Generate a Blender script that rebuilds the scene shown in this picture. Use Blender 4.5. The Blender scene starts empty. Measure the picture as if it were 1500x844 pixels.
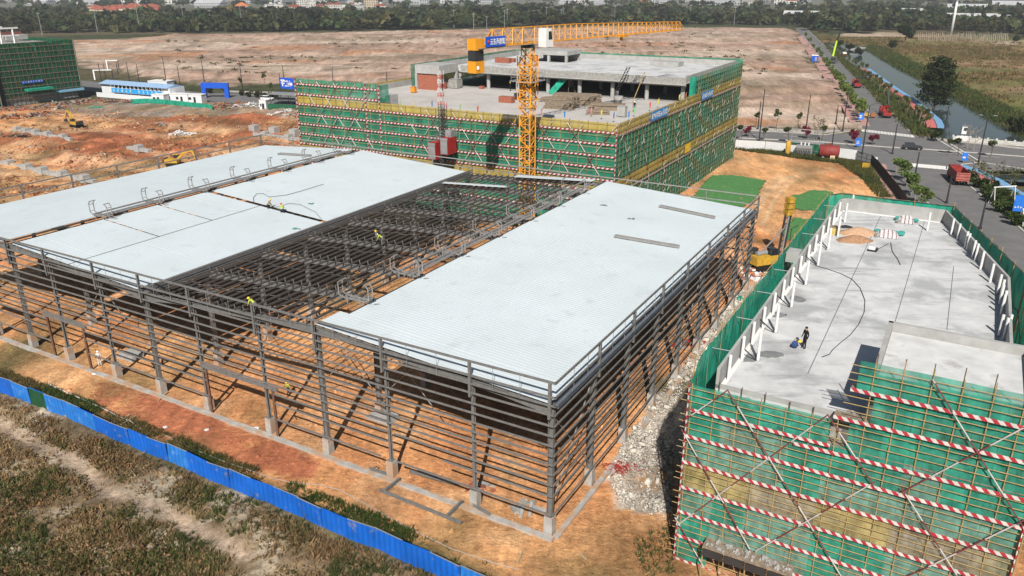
import bpy, bmesh, math, random
import numpy as np
from math import sin, cos, tan, pi, radians, sqrt, atan2, hypot
from mathutils import Vector, Matrix
random.seed(7); RNG = np.random.default_rng(7)
SC = bpy.context.scene
COL = SC.collection
# ---------------------------------------------------------------- camera model
F, PIT, H = 1153.9, radians(21.2023), 40.2
CP, SP_ = cos(PIT), sin(PIT)
def at(u, v, z=0.0):
    """photo pixel (1500 x 844) on the horizontal plane z -> world point"""
    xx = (u-750)/F; yy = (422-v)/F
    dx, dy, dz = xx, CP+yy*SP_, -SP_+yy*CP
    t = (z-H)/dz
    return Vector((dx*t, dy*t, z))
def zof(v, y):
    k = (422-v)/F
    return H + (k*y*CP-y*SP_)/(CP+k*SP_)
def pix(x, y, z):
    Z = z-H; d = y*CP-Z*SP_
    return 750+F*x/d, 422-F*(y*SP_+Z*CP)/d
# ---------------------------------------------------------------- noise
def _hash(ix, iy, s):
    n = (ix*374761393 + iy*668265263 + s*69069) & 0xffffffff
    n = ((n ^ (n >> 13))*1274126177) & 0xffffffff
    return ((n ^ (n >> 16)) & 0xffff)/65535.0
def vnoise(x, y, s=0):
    x = np.asarray(x, float); y = np.asarray(y, float)
    ix = np.floor(x).astype(np.int64); iy = np.floor(y).astype(np.int64)
    fx = x-ix; fy = y-iy; fx = fx*fx*(3-2*fx); fy = fy*fy*(3-2*fy)
    a = _hash(ix, iy, s); b = _hash(ix+1, iy, s); c = _hash(ix, iy+1, s); d = _hash(ix+1, iy+1, s)
    return a+(b-a)*fx+(c-a)*fy+(a-b-c+d)*fx*fy
def fbm(x, y, s=0, o=4):
    t = 0; amp = .5; tot = 0
    for i in range(o):
        t = t+amp*vnoise(x*2**i, y*2**i, s+i*17); tot += amp; amp *= .5
    return t/tot
# ---------------------------------------------------------------- materials
MATS = {}
def nodes_of(m):
    m.use_nodes = True
    nt = m.node_tree
    return nt, nt.nodes['Principled BSDF'], nt.links
def mat(name, col, rough=.8, metal=0.0, var=.18, scale=1.2, fine=.0, bump=0.0, bscale=8.0, spec=.3, coord='pos', wear=None):
    if name in MATS: return MATS[name]
    m = bpy.data.materials.new(name); nt, b, L = nodes_of(m); N = nt.nodes
    b.inputs['Roughness'].default_value = rough; b.inputs['Metallic'].default_value = metal
    b.inputs['Specular IOR Level'].default_value = spec
    g = N.new('ShaderNodeNewGeometry')
    n1 = N.new('ShaderNodeTexNoise'); n1.inputs['Scale'].default_value = scale; n1.inputs['Detail'].default_value = 5; n1.inputs['Roughness'].default_value = .6
    L.new(g.outputs['Position'], n1.inputs['Vector'])
    mr = N.new('ShaderNodeMapRange'); mr.inputs[1].default_value = .3; mr.inputs[2].default_value = .7
    mr.inputs[3].default_value = 1-var; mr.inputs[4].default_value = 1+var
    L.new(n1.outputs['Fac'], mr.inputs[0])
    mx = N.new('ShaderNodeMix'); mx.data_type = 'RGBA'; mx.blend_type = 'MULTIPLY'; mx.inputs[0].default_value = 1
    mx.inputs[6].default_value = (*col, 1); L.new(mr.outputs[0], mx.inputs[7])
    out = mx.outputs[2]
    if wear:   # (colour, scale, threshold, amount): stains of another colour
        n2 = N.new('ShaderNodeTexNoise'); n2.inputs['Scale'].default_value = wear[1]; n2.inputs['Detail'].default_value = 6; n2.inputs['Roughness'].default_value = .65
        L.new(g.outputs['Position'], n2.inputs['Vector'])
        r2 = N.new('ShaderNodeMapRange'); r2.inputs[1].default_value = wear[2]; r2.inputs[2].default_value = wear[2]+.12; r2.inputs[3].default_value = 0; r2.inputs[4].default_value = wear[3]
        L.new(n2.outputs['Fac'], r2.inputs[0])
        m2 = N.new('ShaderNodeMix'); m2.data_type = 'RGBA'; L.new(r2.outputs[0], m2.inputs[0]); L.new(out, m2.inputs[6]); m2.inputs[7].default_value = (*wear[0], 1)
        out = m2.outputs[2]
    L.new(out, b.inputs['Base Color'])
    if bump:
        n3 = N.new('ShaderNodeTexNoise'); n3.inputs['Scale'].default_value = bscale; n3.inputs['Detail'].default_value = 4
        L.new(g.outputs['Position'], n3.inputs['Vector'])
        bp = N.new('ShaderNodeBump'); bp.inputs['Strength'].default_value = bump; bp.inputs['Distance'].default_value = .1
        L.new(n3.outputs['Fac'], bp.inputs['Height']); L.new(bp.outputs['Normal'], b.inputs['Normal'])
    MATS[name] = m
    return m
def stripe_mat(name, d, period, c1, c2, duty=.5, rough=.6):
    """two colours in bands along the world direction d"""
    if name in MATS: return MATS[name]
    m = bpy.data.materials.new(name); nt, b, L = nodes_of(m); N = nt.nodes
    b.inputs['Roughness'].default_value = rough
    g = N.new('ShaderNodeNewGeometry')
    dt = N.new('ShaderNodeVectorMath'); dt.operation = 'DOT_PRODUCT'; dt.inputs[1].default_value = Vector(d)/period
    L.new(g.outputs['Position'], dt.inputs[0])
    fr = N.new('ShaderNodeMath'); fr.operation = 'FRACT'; L.new(dt.outputs['Value'], fr.inputs[0])
    gt = N.new('ShaderNodeMath'); gt.operation = 'GREATER_THAN'; gt.inputs[1].default_value = duty; L.new(fr.outputs[0], gt.inputs[0])
    nz = N.new('ShaderNodeTexNoise'); nz.inputs['Scale'].default_value = 3; nz.inputs['Detail'].default_value = 4; L.new(g.outputs['Position'], nz.inputs['Vector'])
    mr = N.new('ShaderNodeMapRange'); mr.inputs[1].default_value = .3; mr.inputs[2].default_value = .7; mr.inputs[3].default_value = .75; mr.inputs[4].default_value = 1.1; L.new(nz.outputs['Fac'], mr.inputs[0])
    mx = N.new('ShaderNodeMix'); mx.data_type = 'RGBA'; L.new(gt.outputs[0], mx.inputs[0]); mx.inputs[6].default_value = (*c1, 1); mx.inputs[7].default_value = (*c2, 1)
    m2 = N.new('ShaderNodeMix'); m2.data_type = 'RGBA'; m2.blend_type = 'MULTIPLY'; m2.inputs[0].default_value = 1; L.new(mx.outputs[2], m2.inputs[6]); L.new(mr.outputs[0], m2.inputs[7])
    L.new(m2.outputs[2], b.inputs['Base Color'])
    MATS[name] = m
    return m
def attr_mat(name, rough=.95, var=.25, scale=2.0, bump=.4, bscale=4.0, transl=0.0, fine=None):
    """colour from the mesh attribute 'col', varied by noise"""
    if name in MATS: return MATS[name]
    m = bpy.data.materials.new(name); nt, b, L = nodes_of(m); N = nt.nodes
    b.inputs['Roughness'].default_value = rough; b.inputs['Specular IOR Level'].default_value = .1
    at_ = N.new('ShaderNodeAttribute'); at_.attribute_name = 'col'
    g = N.new('ShaderNodeNewGeometry')
    n1 = N.new('ShaderNodeTexNoise'); n1.inputs['Scale'].default_value = scale; n1.inputs['Detail'].default_value = 8; n1.inputs['Roughness'].default_value = .7
    L.new(g.outputs['Position'], n1.inputs['Vector'])
    mr = N.new('ShaderNodeMapRange'); mr.inputs[1].default_value = .3; mr.inputs[2].default_value = .7; mr.inputs[3].default_value = 1-var; mr.inputs[4].default_value = 1+var
    L.new(n1.outputs['Fac'], mr.inputs[0])
    mx = N.new('ShaderNodeMix'); mx.data_type = 'RGBA'; mx.blend_type = 'MULTIPLY'; mx.inputs[0].default_value = 1
    L.new(at_.outputs['Color'], mx.inputs[6]); L.new(mr.outputs[0], mx.inputs[7])
    out = mx.outputs[2]
    if fine:
        n4 = N.new('ShaderNodeTexNoise'); n4.inputs['Scale'].default_value = fine[0]; n4.inputs['Detail'].default_value = 8; n4.inputs['Roughness'].default_value = .75
        L.new(g.outputs['Position'], n4.inputs['Vector'])
        r4 = N.new('ShaderNodeMapRange'); r4.inputs[1].default_value = .35; r4.inputs[2].default_value = .65; r4.inputs[3].default_value = 1-fine[1]; r4.inputs[4].default_value = 1+fine[1]
        L.new(n4.outputs['Fac'], r4.inputs[0])
        m4 = N.new('ShaderNodeMix'); m4.data_type = 'RGBA'; m4.blend_type = 'MULTIPLY'; m4.inputs[0].default_value = 1
        L.new(out, m4.inputs[6]); L.new(r4.outputs[0], m4.inputs[7]); out = m4.outputs[2]
    L.new(out, b.inputs['Base Color'])
    if bump:
        n3 = N.new('ShaderNodeTexNoise'); n3.inputs['Scale'].default_value = bscale; n3.inputs['Detail'].default_value = 8; n3.inputs['Roughness'].default_value = .7
        L.new(g.outputs['Position'], n3.inputs['Vector'])
        bp = N.new('ShaderNodeBump'); bp.inputs['Strength'].default_value = bump; bp.inputs['Distance'].default_value = .3
        L.new(n3.outputs['Fac'], bp.inputs['Height']); L.new(bp.outputs['Normal'], b.inputs['Normal'])
    if transl:
        tr = N.new('ShaderNodeBsdfTranslucent'); L.new(out, tr.inputs['Color'])
        ms = N.new('ShaderNodeMixShader'); ms.inputs[0].default_value = transl
        L.new(b.outputs[0], ms.inputs[1]); L.new(tr.outputs[0], ms.inputs[2])
        L.new(ms.outputs[0], N['Material Output'].inputs['Surface'])
    MATS[name] = m
    return m
def net_mat(name, col, holes=.25, var=.35, fold=1.6):
    """woven safety netting: cloth with see-through gaps, hung in uneven sheets"""
    if name in MATS: return MATS[name]
    m = bpy.data.materials.new(name); nt, b, L = nodes_of(m); N = nt.nodes
    b.inputs['Roughness'].default_value = .7; b.inputs['Specular IOR Level'].default_value = .15
    g = N.new('ShaderNodeNewGeometry')
    n1 = N.new('ShaderNodeTexNoise'); n1.inputs['Scale'].default_value = fold; n1.inputs['Detail'].default_value = 3
    mp = N.new('ShaderNodeMapping'); mp.inputs['Scale'].default_value = (1, 1, .35); L.new(g.outputs['Position'], mp.inputs[0]); L.new(mp.outputs[0], n1.inputs['Vector'])
    mr = N.new('ShaderNodeMapRange'); mr.inputs[1].default_value = .3; mr.inputs[2].default_value = .7; mr.inputs[3].default_value = 1-var; mr.inputs[4].default_value = 1+var; L.new(n1.outputs['Fac'], mr.inputs[0])
    mx = N.new('ShaderNodeMix'); mx.data_type = 'RGBA'; mx.blend_type = 'MULTIPLY'; mx.inputs[0].default_value = 1; mx.inputs[6].default_value = (*col, 1); L.new(mr.outputs[0], mx.inputs[7])
    L.new(mx.outputs[2], b.inputs['Base Color'])
    tr = N.new('ShaderNodeBsdfTransparent'); tl = N.new('ShaderNodeBsdfTranslucent'); L.new(mx.outputs[2], tl.inputs['Color'])
    m0 = N.new('ShaderNodeMixShader'); m0.inputs[0].default_value = .3; L.new(b.outputs[0], m0.inputs[1]); L.new(tl.outputs[0], m0.inputs[2])
    n2 = N.new('ShaderNodeTexNoise'); n2.inputs['Scale'].default_value = .55; n2.inputs['Detail'].default_value = 2; L.new(g.outputs['Position'], n2.inputs['Vector'])
    r2 = N.new('ShaderNodeMapRange'); r2.inputs[1].default_value = .35; r2.inputs[2].default_value = .65; r2.inputs[3].default_value = holes*.4; r2.inputs[4].default_value = holes*1.6; L.new(n2.outputs['Fac'], r2.inputs[0])
    ms = N.new('ShaderNodeMixShader'); L.new(r2.outputs[0], ms.inputs[0]); L.new(m0.outputs[0], ms.inputs[1]); L.new(tr.outputs[0], ms.inputs[2])
    L.new(ms.outputs[0], N['Material Output'].inputs['Surface'])
    MATS[name] = m
    return m
# ---------------------------------------------------------------- objects
ORG = {}
def tag(o, label=None, cat=None, group=None, kind=None):
    if label: o['label'] = label
    if cat: o['category'] = cat
    if group: o['group'] = group
    if kind: o['kind'] = kind
    return o
def thing(name, loc, label, cat, group=None):
    o = bpy.data.objects.new(name, None); COL.objects.link(o); o.location = loc
    o.empty_display_size = .2
    ORG[o.name] = Vector(loc)
    return tag(o, label, cat, group)
def link_mesh(name, me, parent=None, loc=None):
    o = bpy.data.objects.new(name, me); COL.objects.link(o)
    if parent is not None:
        o.parent = parent; ORG[o.name] = ORG[parent.name]
    else:
        o.location = loc; ORG[o.name] = Vector(loc)
    return o
def kids(o): return [c for c in bpy.data.objects if c.parent == o]
def copy_tree(o, loc, rz=0, sc=1, label=None, group=None, tree=None):
    tree = tree or [(c, list(c.children)) for c in o.children]
    r = o.copy(); COL.objects.link(r); r.location = loc; r.rotation_euler = (0, 0, rz)
    r.scale = (sc, sc, sc) if not hasattr(sc, '__len__') else sc
    ORG[r.name] = Vector(loc)
    if label: r['label'] = label
    if group: r['group'] = group
    for c, gs in tree:
        k = c.copy(); COL.objects.link(k); k.parent = r
        for g in gs:
            q = g.copy(); COL.objects.link(q); q.parent = k
    return r
def frame_axes(p, q, up=Vector((0, 0, 1))):
    d = (q-p); L = d.length; d = d/L if L else Vector((0, 0, 1))
    if abs(d.dot(up)) > .999: up = Vector((0, 1, 0)) if abs(up.z) > .5 else Vector((0, 0, 1))
    s = d.cross(up).normalized(); u = s.cross(d).normalized()
    return d, s, u
class MB:
    def __init__(s): s.v = []; s.f = []; s.m = []
    def add(s, vs, fs, mi=0):
        k = len(s.v); s.v += [tuple(x) for x in vs]; s.f += [tuple(i+k for i in f) for f in fs]; s.m += [mi]*len(fs); return s
    def hexa(s, b, t, mi=0):
        n = len(b); vs = list(b)+list(t)
        fs = [tuple(range(n-1, -1, -1)), tuple(range(n, 2*n))]+[(i, (i+1) % n, n+(i+1) % n, n+i) for i in range(n)]
        return s.add(vs, fs, mi)
    def box(s, c, size, rz=0, mi=0, ax=None):
        """box with its base centre at c"""
        c = Vector(c); hx, hy = size[0]/2, size[1]/2
        X = Vector((cos(rz), sin(rz), 0)) if ax is None else ax[0]; Y = Vector((-sin(rz), cos(rz), 0)) if ax is None else ax[1]
        b = [c-X*hx-Y*hy, c+X*hx-Y*hy, c+X*hx+Y*hy, c-X*hx+Y*hy]
        up = Vector((0, 0, size[2]))
        return s.hexa(b, [p+up for p in b], mi)
    def bar(s, p, q, w, h=None, up=Vector((0, 0, 1)), mi=0, w2=None, h2=None):
        p = Vector(p); q = Vector(q); h = w if h is None else h; w2 = w if w2 is None else w2; h2 = h if h2 is None else h2
        d, sd, u = frame_axes(p, q, up)
        b = [p+sd*w/2*a+u*h/2*c for a, c in ((-1, -1), (1, -1), (1, 1), (-1, 1))]
        t = [q+sd*w2/2*a+u*h2/2*c for a, c in ((-1, -1), (1, -1), (1, 1), (-1, 1))]
        return s.hexa(b, t, mi)
    def ibeam(s, p, q, w, h, up=Vector((0, 0, 1)), t=.04, mi=0, h2=None):
        p = Vector(p); q = Vector(q); h2 = h if h2 is None else h2
        d, sd, u = frame_axes(p, q, up)
        s.bar(p, q, t, h-2*t, up, mi, t, h2-2*t)
        s.bar(p+u*(h/2-t/2), q+u*(h2/2-t/2), w, t, up, mi); s.bar(p-u*(h/2-t/2), q-u*(h2/2-t/2), w, t, up, mi)
        return s
    def tube(s, p, q, r, n=6, r2=None, mi=0):
        p = Vector(p); q = Vector(q); r2 = r if r2 is None else r2
        d, sd, u = frame_axes(p, q)
        a = [p+(sd*cos(2*pi*i/n)+u*sin(2*pi*i/n))*r for i in range(n)]; b = [q+(sd*cos(2*pi*i/n)+u*sin(2*pi*i/n))*r2 for i in range(n)]
        return s.hexa(a, b, mi)
    def path(s, pts, r, n=5, mi=0):
        """one continuous tube through pts"""
        pts = [Vector(p) for p in pts]; rings = []; k = len(s.v)
        for i, p in enumerate(pts):
            d = (pts[min(i+1, len(pts)-1)]-pts[max(i-1, 0)]).normalized()
            up = Vector((0, 0, 1)) if abs(d.z) < .95 else Vector((0, 1, 0))
            sd = d.cross(up).normalized(); u = sd.cross(d)
            rr = r[i] if hasattr(r, '__len__') else r
            s.v += [tuple(p+(sd*cos(2*pi*j/n)+u*sin(2*pi*j/n))*rr) for j in range(n)]
        for i in range(len(pts)-1):
            for j in range(n):
                a = k+i*n+j; b = k+i*n+(j+1) % n
                s.f.append((a, b, b+n, a+n)); s.m.append(mi)
        s.f.append(tuple(k+j for j in range(n-1, -1, -1))); s.f.append(tuple(k+(len(pts)-1)*n+j for j in range(n))); s.m += [mi, mi]
        return s
    def prism(s, poly, z0, z1, mi=0):
        poly = [Vector((p[0], p[1], 0)) for p in poly]
        A = sum(poly[i].x*poly[(i+1) % len(poly)].y-poly[(i+1) % len(poly)].x*poly[i].y for i in range(len(poly)))
        if A < 0: poly = poly[::-1]
        return s.hexa([p+Vector((0, 0, z0)) for p in poly], [p+Vector((0, 0, z1)) for p in poly], mi)
    def ball(s, c, r, nu=8, nv=6, mi=0, jit=0, sq=(1, 1, 1)):
        c = Vector(c); k = len(s.v)
        for j in range(nv+1):
            th = pi*j/nv
            for i in range(nu):
                rr = r*(1+random.uniform(-jit, jit)) if 0 < j < nv else r
                s.v.append((c.x+rr*sin(th)*cos(2*pi*i/nu)*sq[0], c.y+rr*sin(th)*sin(2*pi*i/nu)*sq[1], c.z-rr*cos(th)*sq[2]))
        for j in range(nv):
            for i in range(nu):
                s.f.append((k+j*nu+i, k+j*nu+(i+1) % nu, k+(j+1)*nu+(i+1) % nu, k+(j+1)*nu+i)); s.m.append(mi)
        return s
    def lathe(s, c, prof, n=12, mi=0):
        c = Vector(c); k = len(s.v)
        for r, z in prof: s.v += [(c.x+r*cos(2*pi*i/n), c.y+r*sin(2*pi*i/n), c.z+z) for i in range(n)]
        for j in range(len(prof)-1):
            for i in range(n):
                s.f.append((k+j*n+i, k+j*n+(i+1) % n, k+(j+1)*n+(i+1) % n, k+(j+1)*n+i)); s.m.append(mi)
        s.f.append(tuple(k+i for i in range(n-1, -1, -1))); s.f.append(tuple(k+(len(prof)-1)*n+i for i in range(n))); s.m += [mi, mi]
        return s
    def mesh(s, name, mats, o=Vector((0, 0, 0)), smooth=False):
        me = bpy.data.meshes.new(name)
        me.from_pydata([(v[0]-o.x, v[1]-o.y, v[2]-o.z) for v in s.v], [], s.f)
        for m in (mats if isinstance(mats, (list, tuple)) else [mats]): me.materials.append(m)
        me.polygons.foreach_set('material_index', s.m)
        if smooth: me.polygons.foreach_set('use_smooth', [True]*len(s.f))
        me.update()
        return me
    def build(s, name, mats, parent=None, loc=None, smooth=False, **tg):
        if parent is None and loc is None:
            a = np.array(s.v); loc = Vector((a[:, 0].mean(), a[:, 1].mean(), a[:, 2].min()))
        o = ORG[parent.name] if parent is not None else Vector(loc)
        ob = link_mesh(name, s.mesh(name, mats, o, smooth), parent, loc)
        if tg: tag(ob, **tg)
        return ob
def mesh_np(name, verts, faces, mats, cols=None, per='CORNER', smooth=False):
    """numpy mesh: faces (n,3|4); cols one colour per vertex"""
    me = bpy.data.meshes.new(name); n, k = faces.shape
    me.vertices.add(len(verts)); me.vertices.foreach_set('co', np.ascontiguousarray(verts, np.float32).ravel())
    me.loops.add(n*k); me.loops.foreach_set('vertex_index', np.ascontiguousarray(faces, np.int32).ravel())
    me.polygons.add(n); me.polygons.foreach_set('loop_start', np.arange(n, dtype=np.int32)*k)
    if smooth: me.polygons.foreach_set('use_smooth', np.ones(n, bool))
    for m in (mats if isinstance(mats, (list, tuple)) else [mats]): me.materials.append(m)
    if cols is not None:
        ca = me.color_attributes.new('col', 'FLOAT_COLOR', 'POINT')
        c4 = np.ones((len(verts), 4), np.float32); c4[:, :3] = cols; ca.data.foreach_set('color', c4.ravel())
    me.update(calc_edges=True); me.validate()
    return me
def leaf_quads(cent, size, cols, flat=.0, rng=RNG):
    """random quads: cent (n,3), size (n,), cols (n,3)"""
    n = len(cent)
    a = rng.normal(size=(n, 3)); a[:, 2] *= (1-flat); a /= np.linalg.norm(a, axis=1)[:, None]
    b = rng.normal(size=(n, 3)); b -= a*(a*b).sum(1)[:, None]; b /= np.linalg.norm(b, axis=1)[:, None]
    s = size[:, None]
    v = np.stack([cent-a*s-b*s*.6, cent+a*s-b*s*.6, cent+a*s*.8+b*s*.6, cent-a*s*.8+b*s*.6], 1).reshape(-1, 3)
    f = np.arange(4*n).reshape(n, 4)
    return v, f, np.repeat(cols, 4, 0)
# ================================================================ materials
SOIL = attr_mat('soil', .97, .30, .13, .9, 1.6, fine=(1.7, .30))
def broad_mottle(m, sc, amt):
    """broad patchiness of the land: dried, damp and scraped ground"""
    nt, b, L = nodes_of(m); N = nt.nodes; src = b.inputs['Base Color'].links[0].from_socket; g = N.new('ShaderNodeNewGeometry')
    for k, s in enumerate(sc):
        mp = N.new('ShaderNodeMapping'); mp.inputs['Scale'].default_value = s; mp.inputs['Location'].default_value = (k*7, k*3, 0)
        n = N.new('ShaderNodeTexNoise'); n.inputs['Scale'].default_value = 1; n.inputs['Detail'].default_value = 6; n.inputs['Roughness'].default_value = .72
        L.new(g.outputs['Position'], mp.inputs[0]); L.new(mp.outputs[0], n.inputs['Vector'])
        r = N.new('ShaderNodeMapRange'); r.inputs[1].default_value = .36; r.inputs[2].default_value = .64; r.inputs[3].default_value = 1-amt; r.inputs[4].default_value = 1+amt; L.new(n.outputs['Fac'], r.inputs[0])
        x = N.new('ShaderNodeMix'); x.data_type = 'RGBA'; x.blend_type = 'MULTIPLY'; x.inputs[0].default_value = 1; L.new(src, x.inputs[6]); L.new(r.outputs[0], x.inputs[7]); src = x.outputs[2]
    L.new(src, b.inputs['Base Color'])
broad_mottle(SOIL, ((.16, .04, .1), (.5, .12, .3)), .2)
M_conc = mat('concrete', (.36, .36, .35), .9, var=.16, scale=.8, bump=.1, wear=((.22, .22, .21), .35, .56, .5))
M_dirtyc = mat('soil_stained_concrete', (.38, .37, .35), .95, var=.2, scale=1.2, bump=.15, wear=((.42, .25, .14), .7, .46, .75))
M_conc2 = mat('rough_concrete', (.30, .295, .28), .95, var=.3, scale=2.2, bump=.3)
M_deck = mat('screed', (.54, .55, .555), .85, var=.14, scale=.5, wear=((.30, .31, .315), .22, .50, .7))
def streaks(m, col, sc, lo, amt):
    """trowel and water streaks drawn out along one direction of the slab"""
    nt, b, L = nodes_of(m); N = nt.nodes; src = b.inputs['Base Color'].links[0].from_socket
    g = N.new('ShaderNodeNewGeometry'); mp = N.new('ShaderNodeMapping'); mp.inputs['Rotation'].default_value = (0, 0, .52); mp.inputs['Scale'].default_value = sc
    n = N.new('ShaderNodeTexNoise'); n.inputs['Scale'].default_value = 1; n.inputs['Detail'].default_value = 7; n.inputs['Roughness'].default_value = .68
    L.new(g.outputs['Position'], mp.inputs[0]); L.new(mp.outputs[0], n.inputs['Vector'])
    r = N.new('ShaderNodeMapRange'); r.inputs[1].default_value = lo; r.inputs[2].default_value = lo+.14; r.inputs[3].default_value = 0; r.inputs[4].default_value = amt; L.new(n.outputs['Fac'], r.inputs[0])
    x = N.new('ShaderNodeMix'); x.data_type = 'RGBA'; L.new(r.outputs[0], x.inputs[0]); L.new(src, x.inputs[6]); x.inputs[7].default_value = (*col, 1); L.new(x.outputs[2], b.inputs['Base Color'])
streaks(M_deck, (.27, .28, .285), (.14, .8, 1), .54, .75)
M_white = mat('white_paint', (.74, .74, .73), .6, var=.06)
M_purlin = mat('dark_primer_steel', (.095, .09, .086), .55, .1, var=.2, scale=2.5)
M_steel = mat('grey_primer_steel', (.175, .172, .168), .55, .1, var=.2, scale=2.5)
M_steel2 = mat('light_grey_steel', (.28, .275, .27), .5, .2, var=.2, scale=2)
M_brownsteel = mat('rusty_brown_steel', (.14, .075, .05), .7, var=.3, scale=3)
M_roof = mat('white_roof_sheet', (.545, .61, .645), .5, 0, var=.05, scale=.14, spec=.25, wear=((.42, .47, .50), .45, .57, .45))
M_bamboo = mat('tan_scaffold_pole', (.35, .26, .115), .7, var=.3, scale=3)
M_pole_dark = mat('brown_scaffold_pole', (.16, .12, .08), .7, var=.3, scale=3)
M_gnet = net_mat('green_safety_net', (.05, .37, .265), .24)
M_gnet2 = net_mat('faded_green_net', (.20, .45, .365), .36)
M_gnet_far = net_mat('far_green_net', (.035, .30, .19), .2, .35, .5)
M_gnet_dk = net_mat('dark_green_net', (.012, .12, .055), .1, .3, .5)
M_gsolid = net_mat('green_net_cloth', (.03, .40, .27), .06)
M_ynet = net_mat('yellow_safety_net', (.56, .47, .20), .34); M_ynet2 = net_mat('faded_yellow_net', (.50, .44, .30), .42)
M_ynet_far = net_mat('far_yellow_net', (.55, .43, .10), .12, .2, .6)
M_black = mat('black_rubber', (.012, .012, .013), .7, var=.2)
M_glass = mat('dark_glass', (.02, .025, .03), .08, 0, var=.05, spec=.8)
M_yel = mat('machine_yellow', (.50, .30, .035), .6, var=.25, scale=2)
M_craney = mat('crane_yellow', (.72, .30, .02), .45, var=.15, scale=.8)
M_red = mat('red_paint', (.36, .02, .02), .5, var=.15)
M_dkred = mat('dark_red_paint', (.22, .035, .03), .6, var=.25)
M_blue = mat('blue_paint', (.01, .09, .55), .5, var=.12)
M_bfence = mat('blue_hoarding', (.008, .115, .52), .5, var=.2, scale=.5, wear=((.24, .22, .22), 1.1, .60, .65))
M_lblue = mat('cyan_banner', (.02, .32, .72), .6, var=.1)
M_brick = mat('red_brick', (.32, .11, .07), .9, var=.35, scale=4)
M_wood = mat('weathered_timber', (.24, .19, .14), .9, var=.4, scale=3, bump=.3)
M_rust = mat('orange_rust', (.35, .12, .05), .9, var=.3)
M_lime = mat('lime_paint', (.42, .62, .03), .5, var=.1)
M_asph = mat('asphalt', (.155, .153, .152), .9, var=.14, scale=.3, bump=.15, bscale=20, wear=((.13, .125, .12), .12, .54, .6))
M_kerb = mat('kerb_stone', (.46, .44, .41), .9, var=.15, scale=1)
M_pave = mat('pavement_slab', (.40, .37, .34), .9, var=.2, scale=.6)
M_pink = mat('pink_paving', (.42, .24, .21), .9, var=.35, scale=.8)
M_line = mat('road_marking', (.74, .73, .70), .8, var=.2, scale=2)
M_bark = mat('bark', (.12, .085, .055), .95, var=.3, scale=4)
M_palebark = mat('pale_bark', (.30, .25, .19), .95, var=.3, scale=4)
M_leaf = attr_mat('leaves', .7, .3, 1.5, 0, transl=.25)
M_skin = mat('skin', (.38, .22, .15), .6, var=.05)
def cloth(n, c): return mat('cloth_'+n, c, .9, var=.15, scale=6)
M_dkmetal = mat('dark_grey_metal', (.04, .042, .045), .5, .2, var=.2)
M_metal = mat('galvanised_metal', (.42, .43, .44), .4, .5, var=.15)
M_canvas = mat('white_tarpaulin', (.65, .65, .66), .8, var=.1, wear=((.3, .1, .12), 2.5, .58, .7))
# ================================================================ ground
def inpoly(x, y, poly):
    r = np.zeros(x.shape, bool); n = len(poly)
    for i in range(n):
        x0, y0 = poly[i]; x1, y1 = poly[(i+1) % n]
        if y0 == y1: continue
        c = ((y0 > y) != (y1 > y)) & (x < (x1-x0)*(y-y0)/(y1-y0)+x0)
        r ^= c
    return r
def P2(*px): return [tuple(at(u, v)[:2]) for u, v in px]
fence_px = [(-130, 520), (0, 576), (61, 599), (111, 616), (138, 631), (209, 661), (350, 720), (500, 783), (634, 843), (720, 882)]
fence_w = P2(*fence_px)
Z_scrub = P2(*[(u, v+3) for u, v in fence_px])+[(8, 20), (8, -60), (-160, -60), (-160, 85)]
Z_site = P2((-500, 240), (-300, 150), (0, 158), (122, 146), (330, 150), (440, 150), (1078, 218), (1190, 228), (1262, 240), (1310, 285), (1400, 380))+[(62, 90), (45, 60), (60, 20), (8, 20)]+[tuple(p) for p in fence_w[::-1]]
Z_field = P2((60, 62), (330, 49), (560, 46), (900, 38), (1150, 41), (1172, 55), (1240, 150), (1262, 192), (1080, 186), (600, 140), (440, 118), (330, 128), (250, 118), (120, 95))
Z_meadow = P2((1190, 52), (1300, 48), (1420, 55), (1900, 60), (1900, 240), (1480, 205), (1425, 160), (1340, 112), (1260, 68))
Z_bank = P2((1184, 42), (1230, 55), (1270, 75), (1420, 200), (1345, 205), (1330, 190), (1215, 75))
def canal_line(off): return None
CAN = [at(1222, 61), at(1248, 72), at(1278, 93), at(1325, 118), at(1378, 155), at(1440, 199), at(1520, 262)]
CANW = [10, 11, 11, 9.5, 10.5, 11.5, 12]
def axis(lo, hi, step, far_lo, far_hi, g=1.13):
    a = list(np.arange(lo, hi+1e-6, step)); s = step
    while a[-1] < far_hi: s *= g; a.append(a[-1]+s)
    s = step; b = []
    x = lo
    while x > far_lo: s *= g; x -= s; b.append(x)
    return np.array(b[::-1]+a)
gx = axis(-150, 135, .7, -5200, 5200, 1.06)
gy = axis(34, 120, .55, -60, 6500, 1.022)
GX, GY = np.meshgrid(gx, gy)
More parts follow.
